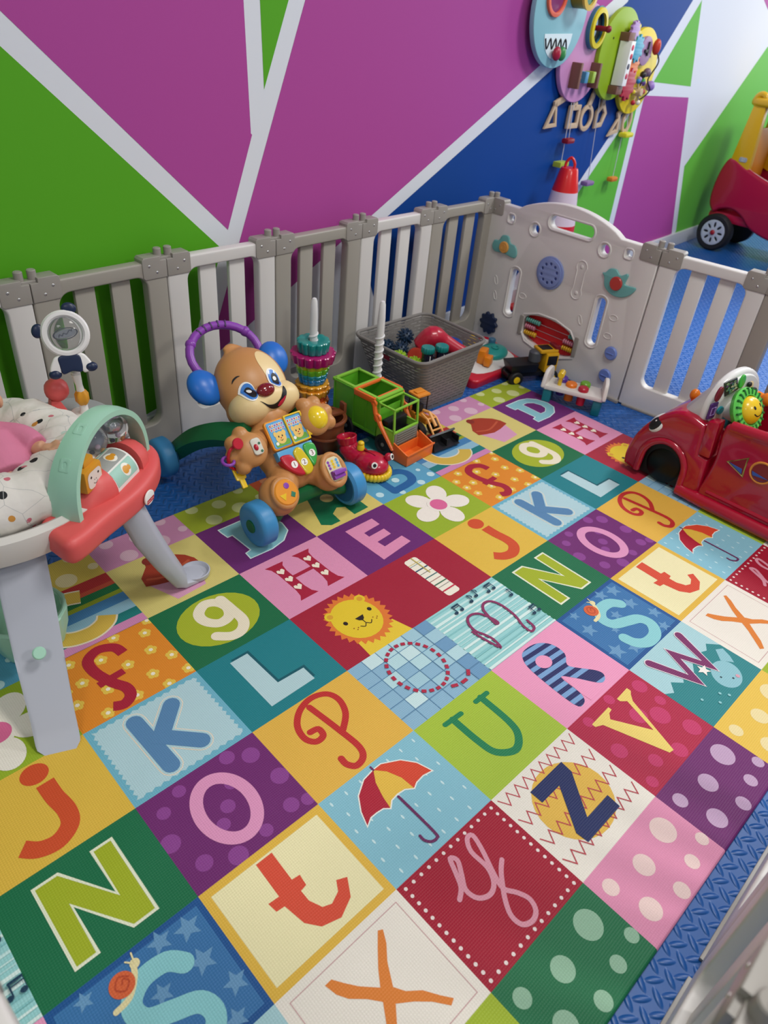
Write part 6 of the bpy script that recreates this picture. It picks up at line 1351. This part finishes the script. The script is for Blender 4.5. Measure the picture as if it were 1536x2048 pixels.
tb = thing('mint_tub', 'pale mint round ribbed tub on the mat under the activity centre', 'tub', (-0.235, -0.125, MT))
q = MB(); q.ring([(0.05, 0.0), (0.066, 0.004), (0.082, 0.06), (0.086, 0.1), (0.082, 0.104), (0.074, 0.1), (0.062, 0.05), (0.045, 0.008)], 72, fn=lambda a: 1 + 0.025 * math.cos(12 * a)); q.lathe([(0, 0.004), (0.06, 0.004), (0.06, 0.01), (0, 0.01)], 30); q.build('tub', MINT, tb)
q = MB(); q.torus(0.081, 0.005, 48, 8, M=T(0, 0, 0.1)); q.build('rim', MINT, tb)

# ------------------------------------------------------------------ baby doll in the seat
SK = mat('doll_skin', 'd2a080', 0.45, sss=0.15); DP = mat('doll_pink', 'd07a98', 0.85, bump=(220, 0.5, 0.001))
dl = thing('baby_doll', 'baby doll in a pink top sitting in the cloth seat', 'doll', (-0.195, 0.02, 0.312))
def D(x, y, z): return Vector((x + 0.2, y - 0.02, z - 0.3))
q = MB()
q.ell(D(-0.175, 0.135, 0.48), (0.056, 0.06, 0.062), seg=32, rg=22); q.ell(D(-0.178, 0.1, 0.465), (0.044, 0.04, 0.04)); q.ell(D(-0.172, 0.076, 0.484), (0.008, 0.01, 0.008)); q.ell(D(-0.118, 0.13, 0.47), (0.01, 0.014, 0.018)); q.ell(D(-0.232, 0.13, 0.47), (0.01, 0.014, 0.018))
q.tube([D(-0.178, 0.12, 0.44), D(-0.18, 0.06, 0.41), D(-0.18, 0.0, 0.38), D(-0.18, -0.04, 0.36)], [0.025, 0.052, 0.055, 0.05], 20, smooth=4)
hc = D(-0.094, -0.03, 0.422)
q.tube([D(-0.15, 0.07, 0.418), D(-0.115, 0.02, 0.42), D(-0.105, -0.015, 0.416), hc], [0.024, 0.02, 0.016, 0.014], 14, smooth=4)
q.tube([D(-0.21, 0.07, 0.418), D(-0.25, 0.02, 0.42), D(-0.265, -0.03, 0.416)], [0.024, 0.02, 0.016], 14, smooth=4)
q.ell(hc + Vector((0.004, -0.012, 0)), (0.015, 0.016, 0.01), seg=18, rg=12); q.ell(D(-0.268, -0.045, 0.414), (0.015, 0.016, 0.01), seg=18, rg=12)
for h0, sg in ((hc + Vector((0.004, -0.012, 0)), 1), (D(-0.268, -0.045, 0.414), -1)):
    fd = Vector((0.85, -0.5, 0)).normalized() if sg > 0 else Vector((-0.3, -0.95, 0)).normalized(); sd = Vector((-fd.y, fd.x, 0))
    for k, ln in enumerate((0.017, 0.02, 0.019, 0.015)):
        o_ = h0 + fd * 0.008 + sd * (k - 1.5) * 0.0088 + Vector((0, 0, 0.004)); q.tube([o_, o_ + fd * ln * .6 + Vector((0, 0, 0.005)), o_ + fd * ln + Vector((0, 0, -0.001)), o_ + fd * ln * .95 + Vector((0, 0, -0.008))], [0.0046, 0.0044, 0.0041, 0.0036], 8, smooth=3)
    o_ = h0 - sd * 0.014 * sg + Vector((0, 0, 0.004)); q.tube([o_, o_ + fd * 0.008 - sd * sg * 0.007 + Vector((0, 0, 0.003)), o_ + fd * 0.016 - sd * sg * 0.006], [0.0052, 0.0048, 0.004], 8, smooth=3)
for s_ in (-1, 1): q.tube([D(-0.18 + s_ * 0.03, -0.03, 0.37), D(-0.18 + s_ * 0.04, -0.07, 0.365), D(-0.18 + s_ * 0.035, -0.085, 0.32)], [0.032, 0.026, 0.02], 14, smooth=4)
q = blob(q, 0.0026, 3, 0.5); q.build('body', SK, dl); bvd = q
q = MB(); HFd = frame(D(-0.175, 0.125, 0.48), (1, 0, 0), (0, 0.55, 0.83)); bvx = bvh_of([bvd]); q.keep = True
for sx in (-1, 1): decal(q, [circ(sx * 0.02, 0.0, 0.008, 0.006, 16)], HFd, bvx, 0.0008, 0, 0.003, 0.12); decal(q, [circ(sx * 0.02, 0.0, 0.0045, n=14)], HFd, bvx, 0.0012, 1, 0.003, 0.12)
decal(q, [circ(0, -0.028, 0.01, 0.004, 16)], HFd, bvx, 0.0008, 2, 0.003, 0.12); q.build('face', [WHT, mat('doll_eye', '4a3424', 0.3), mat('doll_lip', 'b85a60', 0.4)], dl)
q = MB(); q.ell(D(-0.175, 0.148, 0.487), (0.0575, 0.054, 0.06), seg=30, rg=20); q.build('hair', mat('doll_hair', '6a4428', 0.7), dl)
q = MB(); q.tube([D(-0.178, 0.085, 0.438), D(-0.18, 0.055, 0.412), D(-0.18, 0.0, 0.388), D(-0.18, -0.045, 0.37)], [0.036, 0.06, 0.066, 0.062], 24, smooth=4)
for pts in ([D(-0.15, 0.06, 0.42), D(-0.118, 0.025, 0.424), D(-0.104, -0.018, 0.42)], [D(-0.21, 0.06, 0.42), D(-0.25, 0.02, 0.424), D(-0.265, -0.02, 0.42)]): q.tube(pts, [0.036, 0.031, 0.025], 18, smooth=4)
q.torus(0.03, 0.009, 24, 8, M=T(*D(-0.178, 0.088, 0.44)) @ RX(50)); q = blob(q, 0.0035, 3, 0.5); q.build('pink_top', DP, dl)

# ------------------------------------------------------------------ things on and before the wall
def wt(s, z, o=0): return WF @ Vector((s, z, o))
WFm = lambda s, z, o=0: WF @ T(s, z, o)
cat_ = []
BDM = {}
def disc(name, label, s, z, r, o, mm, rim_):
    t_ = thing('busy_board', label, 'wall toy', M=WFm(s, z, o)); q = MB(); q.plate([circ(0, 0, r, n=56)], 0.022, 0.002); q.build('board', mm, t_)
    q = MB(); 
    for a in (40, 140): q = MB(); q.plate([circ(0.62 * r * math.cos(math.radians(a - 180)) , 0.35 * r, 0.005, n=12)], 0.001, 0, M=T(0, 0, 0.022)); q.build('screw_hole', BLK, t_)
    return t_
GRP = 'round boards of the caterpillar wall toy'
cy_ = disc('b', 'pale blue round wall board with squiggle mouth, leftmost of the busy boards', 2.375, 1.28, 0.205, 0.03, mat('board_blue', '86bcc4', 0.45), 0)
pk_ = disc('b', 'pink round wall board with yellow framed mirror, second of the busy boards', 2.665, 1.128, 0.19, 0.008, mat('board_pink', 'cf90bd', 0.45), 0)
gn_ = disc('b', 'lime green round wall board with coloured gears, third of the busy boards', 2.96, 1.13, 0.187, 0.03, mat('board_lime', '94b41e', 0.45), 0)
yl_ = disc('b', 'yellow round wall board with clock and beads, rightmost of the busy boards', 3.255, 1.06, 0.188, 0.012, mat('board_yellow', 'e8cc10', 0.45), 0)
def onb(t_, loops, z, h, mm, nm, bev=0.001): q = MB(); q.plate(loops, h, bev, M=T(0, 0, 0.022 + z)); return q.build(nm, mm, t_)
WD_ = mat('wood_pale', 'c8ac8c', 0.55); WDB = mat('wood_brown', '7a5244', 0.5)
mo = onb(cy_, [[(-0.105, -0.085)] + [(-0.105 + 0.0, -0.085)] + [(0.115, -0.078)] + [(0.005 + 0.108 * math.cos(a * PI / 12), -0.085 - 0.09 * math.sin(a * PI / 12)) for a in range(1, 12)]], 0, 0.002, mat('board_white', 'd8e8ea', 0.4), 'mouth', 0)
q = MB(); q.tube([(-0.095 + 0.02 * k / 1.0, -0.1 - (0.035 if k % 2 else 0.0), 0.0245) for k in range(10)], 0.0035, 8, smooth=5); q.build('squiggle_groove', BLK, mo)
for x, cc, nm in ((-0.02, 'a81838', 'red_slider'), (0.022, '3a8a48', 'green_slider')): q = MB(); q.ell((x, -0.15, 0.045), (0.022, 0.026, 0.016)); q.build(nm, mat('slider_' + cc, cc, 0.4), cy_)
onb(cy_, [circ(-0.065, 0.045, 0.072, n=36), circ(-0.065, 0.045, 0.056, n=36)], 0, 0.012, mat('eye_coral', 'e8684a', 0.4), 'eye_ring'); onb(cy_, [circ(-0.065, 0.045, 0.057, n=36)], 0, 0.004, mat('eye_plum', '8a3a70', 0.3), 'eye_disc')
q = MB(); q.cyl(0.05, 0.06, 36, 0.003, M=T(0.09, 0.06, 0.022)); eo = q.build('eye_drum', mat('drum_brass', '9a7a2a', 0.3, metal=0.4), cy_)
q = MB(); q.ring([(0.035, 0.06), (0.053, 0.058), (0.055, 0.07), (0.037, 0.072)], 40, M=T(0.09, 0.06, 0.022)); q.build('eye_rim', mat('rim_yellow', 'e0b84a', 0.4), cy_); q = MB(); q.plate([circ(0.09, 0.06, 0.037, n=30)], 0.002, 0, M=T(0, 0, 0.084)); q.build('eye_mirror', mat('mirror_green', '5a8a78', 0.1, metal=0.8), cy_)
q = MB(); q.ring([(0.052, 0), (0.07, 0), (0.072, 0.02), (0.052, 0.02)], 40, M=T(0.045, 0.1, 0.022) @ SCL(1, 1.15, 1)); q.build('mirror_side', mat('rim_teal', '3a7a90', 0.4), pk_)
q = MB(); q.ring([(0.05, 0.02), (0.068, 0.018), (0.066, 0.03), (0.05, 0.032)], 40, M=T(0.045, 0.1, 0.022) @ SCL(1, 1.15, 1)); q.build('mirror_rim', mat('rim_lemon', 'e0cc1c', 0.4), pk_)
q = MB(); q.plate([circ(0.045, 0.1, 0.052, 0.06, 30)], 0.002, 0, M=T(0, 0, 0.03)); q.build('mirror', mat('mirror_dark', '3a4a5c', 0.1, metal=0.7), pk_)
q = MB(); q.tube([(0.045, 0.1, 0.03), (0.05, 0.1, 0.09)], 0.01, 12); q.ell((0.052, 0.1, 0.09), 0.014); q.build('mirror_peg', mat('peg_wine', '8a1a28', 0.4), pk_)
for x, nm in ((-0.075, 0), (0.1, 1)): q = MB(); q.box((x, -0.08, 0.045), (0.02, 0.1, 0.05), 0.003); q.build('wood_bracket', WDB, pk_)
q = MB(); q.tube([(-0.07, -0.09, 0.05), (0.1, -0.09, 0.05)], 0.004, 8); q.build('spindle', WD_, pk_)
for x, cc in ((-0.02, '4a8ab0'), (0.045, '9ab83a')): q = MB(); q.box((x, -0.085, 0.052), (0.03, 0.045, 0.045), 0.004, M=None); q.build('spindle_block', mat('blk_' + cc, cc, 0.4), pk_)
def gearl(x, y, r, n=10, d=.18): return [[(x + r * (1 + d * (1 if math.sin(n * a) > 0 else -.3)) * math.cos(a), y + r * (1 + d * (1 if math.sin(n * a) > 0 else -.3)) * math.sin(a)) for a in [2 * PI * k / (n * 8) for k in range(n * 8)]]]
for x, y, r_, cc, z in ((0.03, 0.1, 0.035, 'b08ac0', .03), (0.09, 0.085, 0.045, 'd8c020', .004), (0.14, 0.03, 0.05, '3aa0b8', .01), (0.155, -0.04, 0.045, 'e07838', .004), (0.13, -0.12, 0.06, 'b01c38', .012)): onb(gn_, gearl(x, y, r_), z, 0.014, mat('g_' + cc, cc, 0.4), 'gear')
q = MB(); q.box((0.0, 0.075, 0.045), (0.06, 0.035, 0.05), 0.003); q.box((-0.005, -0.14, 0.045), (0.06, 0.035, 0.05), 0.003); q.build('wood_holder', WDB, gn_)
q = MB(); q.hexa([(-0.03, -0.12, 0.03), (0.03, -0.12, 0.03), (0.03, 0.06, 0.03), (-0.03, 0.06, 0.03), (-0.02, -0.12, 0.085), (0.02, -0.12, 0.085), (0.02, 0.06, 0.085), (-0.02, 0.06, 0.085)], 0.002); pb2 = q.build('picture_roller', WHT, gn_)
for k, (x, y, cc) in enumerate(((0.0, 0.035, 'd8405a'), (0.004, 0.0, 'c82848'), (-0.002, -0.04, '4a4a5a'), (0.002, -0.08, 'c83858'))): q = MB(); q.ell((x, y, 0.086), (0.012, 0.012, 0.002)); q.build('picture', mat('pic_' + cc, cc, 0.5), pb2)
onb(yl_, [circ(-0.01, 0.09, 0.062, n=36)], 0, 0.018, mat('clock_lilac', 'a07aa0', 0.4), 'clock_face'); q = MB(); q.box((0.0, 0.1, 0.045), (0.014, 0.06, 0.006), 0.001); q.box((-0.015, 0.09, 0.045), (0.04, 0.014, 0.006), 0.001); q.build('clock_hand', BLK, yl_)
q = MB(); q.ell((0.075, 0.11, 0.05), (0.02, 0.035, 0.02)); q.build('red_bead', mat('bead_scarlet', 'c83a20', 0.4), yl_)
q = MB(); q.tube([(0.08, 0.11, 0.03), (0.12, 0.05, 0.06), (0.07, -0.03, 0.05), (0.1, -0.08, 0.06), (0.04, -0.12, 0.04), (0.0, -0.05, 0.05)], 0.0035, 8, smooth=6); q.build('bead_wire', BLK, yl_)
for x, y, r_, cc in ((0.04, -0.0, 0.02, '7a6070'), (0.0, -0.01, 0.016, '2a2420'), (0.02, -0.045, 0.015, '5a3a80'), (-0.03, -0.03, 0.013, '9a80b0'), (0.115, -0.06, 0.024, '9a7ac0')): q = MB(); q.ell((x, y, 0.05), r_); q.build('bead', mat('wb_' + cc, cc, 0.4), yl_)
q = MB(); q.cyl(0.018, 0.05, 20, 0.003, M=T(-0.01, -0.085, 0.022)); 
for k in range(6): a = PI * k / 3; q.tube([(-0.01, -0.085, 0.05), (-0.01 + 0.05 * math.cos(a), -0.085 + 0.05 * math.sin(a), 0.05)], 0.004, 8)
sp_ = q.build('spinner', WD_, yl_)
for k, cc in enumerate(('b81c30', '3a9a48', '2a7ab8', 'd8c020', 'b81c30', 'e8e0d0')): a = PI * k / 3; q = MB(); q.ell((-0.01 + 0.055 * math.cos(a), -0.085 + 0.055 * math.sin(a), 0.05), 0.012); q.build('spinner_bead', mat('sb_' + cc, cc, 0.4), sp_)
for nm, lab, s_, z_, hx, hz, ang, out_, inn in (
    ('wooden_triangle', 'wooden triangle frame hanging leftmost under the pink board', 2.52, 0.885, 2.60, 0.955, 0, [(-0.055, -0.05), (0.05, -0.045), (0.015, 0.065)], [(-0.025, -0.033), (0.03, -0.03), (0.01, 0.03)]),
    ('wooden_square', 'wooden square frame hanging under the pink board', 2.72, 0.875, 2.69, 0.955, 0, rrect(-0.055, -0.05, 0.05, 0.05, 0.006), rrect(-0.03, -0.027, 0.03, 0.027, 0.003)),
    ('wooden_ring', 'wooden oval ring with a long handle hanging under the green board', 2.845, 0.865, 2.88, 0.98, 0, circ(0, 0, 0.062, 0.058, 30), circ(0, 0, 0.042, 0.038, 30)),
    ('wooden_pentagon', 'wooden pentagon frame hanging rightmost under the green board', 2.985, 0.87, 2.99, 0.96, 0, [(-0.045, -0.055), (0.03, -0.05), (0.06, 0.01), (0.01, 0.065), (-0.05, 0.02)], [(-0.025, -0.035), (0.018, -0.03), (0.035, 0.01), (0.005, 0.035), (-0.028, 0.01)]),
    ('wooden_drop', 'wooden rounded triangle frame hanging under the left of the yellow board', 3.175, 0.82, 3.24, 0.9, 0, [(-0.065, -0.05), (0.04, -0.035), (0.03, 0.05)], [(-0.03, -0.03), (0.02, -0.02), (0.016, 0.02)]),
    ('wooden_circle', 'wooden oval ring hanging under the right of the yellow board', 3.30, 0.835, 3.31, 0.9, 0, circ(0, 0, 0.052, 0.062, 30), circ(0, 0, 0.034, 0.042, 30))):
    q = MB(); q.plate([out_, inn], 0.012, 0.002); h_ = Vector((hx - s_, hz - z_)); a_ = Vector((0, 0.045)) if h_.y > 0 else Vector((0, 0)); d_ = (h_ - a_).normalized(); n_ = Vector((-d_.y, d_.x)) * 0.014
    q.plate([[tuple(a_ + n_), tuple(a_ - n_), tuple(h_ - n_ + d_ * 0.03), tuple(h_ + n_ + d_ * 0.03)]], 0.012, 0.002); o_ = q.build(nm, WD_); o_.matrix_world = WFm(s_, z_, 0.008); tag(o_, lab, 'wooden shape')
for nm, lab, s0, z0_, s1, z1, r_, cc, kind in (('lime_block', 'lime square block hanging on a string left of the traffic cone tip', 2.655, 0.945, 2.655, 0.69, .04, 'a8b83a', 's'), ('red_block', 'dark red flat block hanging on a short string over the lime block', 2.675, 0.945, 2.68, 0.79, .035, '8a1424', 'c'), ('lilac_block', 'lilac flat disc hanging low on a long string right of the cone', 2.925, 0.95, 2.975, 0.575, .04, '8a6a9a', 'c'), ('yellow_block', 'yellow flat disc hanging close under the yellow board', 3.27, 0.875, 3.29, 0.785, .045, 'd8d020', 'c'), ('orange_block', 'orange flat disc hanging lowest under the yellow board', 3.265, 0.79, 3.255, 0.57, .035, 'd87a28', 'c')):
    t_ = thing(nm, lab, 'hanging toy', M=WFm(s1, z1, 0.035)); q = MB()
    q.plate([circ(0, 0, r_, 0.02, 28) if kind == 'c' else rrect(-r_, -0.022, r_, 0.022, 0.004)], 0.03, 0.003, M=RX(-70) @ T(0, 0, -0.015)) if False else q.box((0, -0.012, 0), (r_ * 2, 0.024, r_ * 1.1), 0.004 if kind == 's' else 0.011); q.build('block', mat('hang_' + cc, cc, 0.4), t_)
    q = MB(); q.tube([(0, 0, 0), (s0 - s1, z0_ - z1, -0.01)], 0.0018, 6); q.build('string', mat('string_white', 'c4c4cc', 0.7), t_)
cn = thing('traffic_cone', 'red and white traffic cone with a looped top behind the activity panel', 'cone', (2.655, 0.565, 0))
CRD2 = mat('cone_red', 'd81c1c', 0.3, coat=0.3); q = MB(); q.lathe([(0, 0), (0.1, 0), (0.12, 0.006), (0.115, 0.03), (0.1, 0.032), (0.098, 0.2), (0.085, 0.38), (0.083, 0.445), (0, 0.445)], 40); q.box((0, 0, 0.012), (0.25, 0.25, 0.02), 0.006); q.build('cone_bottom', CRD2, cn)
q = MB(); q.lathe([(0, 0.44), (0.083, 0.44), (0.08, 0.46), (0.062, 0.59), (0, 0.59)], 40); q.build('reflective_band', mat('cone_band', 'dcc8d2', 0.4), cn)
q = MB(); q.lathe([(0, 0.588), (0.062, 0.588), (0.058, 0.61), (0.042, 0.682), (0.038, 0.69), (0, 0.692)], 40); q.tube([(-0.02, 0, 0.682), (-0.02, 0, 0.71), (0, 0, 0.732), (0.02, 0, 0.71), (0.02, 0, 0.682)], 0.0065, 10, smooth=6, M=RZ(-70)); q.build('cone_top', CRD2, cn)
# coupe ------------------------------------------------------------
CPR = mat('coupe_red', 'a80c34', 0.3, coat=0.3); CPY = mat('coupe_yellow', 'd8a810', 0.3, coat=0.2)
cp = thing('ride_on_car', 'red and yellow ride-on toy car with roof at the right edge by the wall', 'ride-on car', (4.8, 0, 0))
q = MB(); bo_ = [(p.x, p.y) for p in catmull([(a, b, 0) for a, b in ((0.72, 0.24), (0.765, 0.3), (0.77, 0.42), (0.745, 0.54), (0.7, 0.585), (0.6, 0.545), (0.5, 0.51), (0.4, 0.48), (0.25, 0.44), (0.1, 0.44), (0.0, 0.5), (-0.12, 0.48), (-0.16, 0.3), (-0.12, 0.18), (0.1, 0.14), (0.3, 0.15), (0.44, 0.19), (0.52, 0.25), (0.6, 0.28), (0.68, 0.265))], 4, True)]
q.plate([bo_], 0.05, 0.02, M=frame((0, 0, 0), (0, 1, 0), (0, 0, 1)), res=3); q.plate([bo_], 0.05, 0.02, M=frame((0.38, 0, 0), (0, 1, 0), (0, 0, 1)), res=3); q.box((0.21, 0.72, 0.4), (0.36, 0.06, 0.3), 0.03); q.box((0.21, 0.35, 0.22), (0.38, 0.8, 0.06), 0.02); q.box((0.21, -0.1, 0.34), (0.36, 0.06, 0.28), 0.03); q.build('body', CPR, cp)
for x in (0.035, 0.38):
    q = MB(); q.hexa([(x - 0.03, 0.575, 0.5), (x + 0.03, 0.575, 0.5), (x + 0.03, 0.715, 0.55), (x - 0.03, 0.715, 0.55), (x - 0.03, 0.6, 0.9), (x + 0.03, 0.6, 0.9), (x + 0.03, 0.68, 0.9), (x - 0.03, 0.68, 0.9)], 0.012); q.build('pillar', CPY, cp)
    q = MB(); q.hexa([(x - 0.03, -0.08, 0.45), (x + 0.03, -0.08, 0.45), (x + 0.03, 0.0, 0.45), (x - 0.03, 0.0, 0.45), (x - 0.03, 0.0, 0.9), (x + 0.03, 0.0, 0.9), (x + 0.03, 0.06, 0.9), (x - 0.03, 0.06, 0.9)], 0.012); q.build('pillar', CPY, cp)
q = MB(); q.plate([rrect(-0.01, -0.02, 0.43, 0.72, 0.08)], 0.05, 0.02, M=T(0, 0, 0.89), res=3); q.torus(0.032, 0.018, 24, 12, M=T(0.02, 0.65, 0.925) @ RY(90)); q.build('roof', CPY, cp)
q = MB(); q.box((0.2, 0.62, 0.62), (0.3, 0.02, 0.3), 0.008); q.build('rear_panel', mat('coupe_amber', 'd88a14', 0.4), cp)
q = MB(); bfm = T(-0.0, 0.615, 0.6) @ RZ(0) @ RY(-90) @ RZ(-90); q.plate([rrect(-0.026, -0.014, 0.026, 0.014, 0.01)], 0.003, 0.001, M=T(0.005, 0.63, 0.585) @ frame((0, 0, 0), (0, -1, 0), (0, 0, 1))); q_ = q.build('badge', mat('badge_silver', '9aa0a8', 0.4), cp)
q = MB(); q.keep = True; fb_ = T(0.0015, 0.63, 0.585) @ frame((0, 0, 0), (0, -1, 0), (0, 0, 1)); 
for k, tx in enumerate(('little', 'tikes')): v_, f_ = text_loops(tx, 0.012); q.add(v_, f_, 0, fb_ @ T(0, 0.006 - 0.011 * k, 0.0006 ))
q.build('badge_text', WHT, q_, smooth=False)
for y in (0.66, 0.0):
    for x, sg in ((-0.012, -1), (0.44, 1)):
        MW = T(x, y, 0.12) @ RY(90 * sg) @ T(0, 0, -0.06)
        q = MB(); q.lathe([(0, 0), (0.1, 0), (0.12, 0.012), (0.12, 0.055), (0.108, 0.07), (0.088, 0.07), (0.084, 0.062), (0, 0.062)], 48, M=MW); wh = q.build('wheel', TYR, cp)
        q = MB(); q.plate([circ(0, 0, 0.082, n=40)] + [circ(0.05 * math.cos(2 * PI * k / 8), 0.05 * math.sin(2 * PI * k / 8), 0.008, 0.018, 12, rot=360 * k / 8 + 90) for k in range(8)], 0.008, 0.002, M=MW @ T(0, 0, 0.062)); q.build('hub', mat('hub_grey', 'b8c0cc', 0.35), wh)
        q = MB(); q.ell((0, 0, 0.07), (0.017, 0.017, 0.012), M=MW); q.build('hub_cap', mat('hub_wine', '9a1424', 0.3), wh)
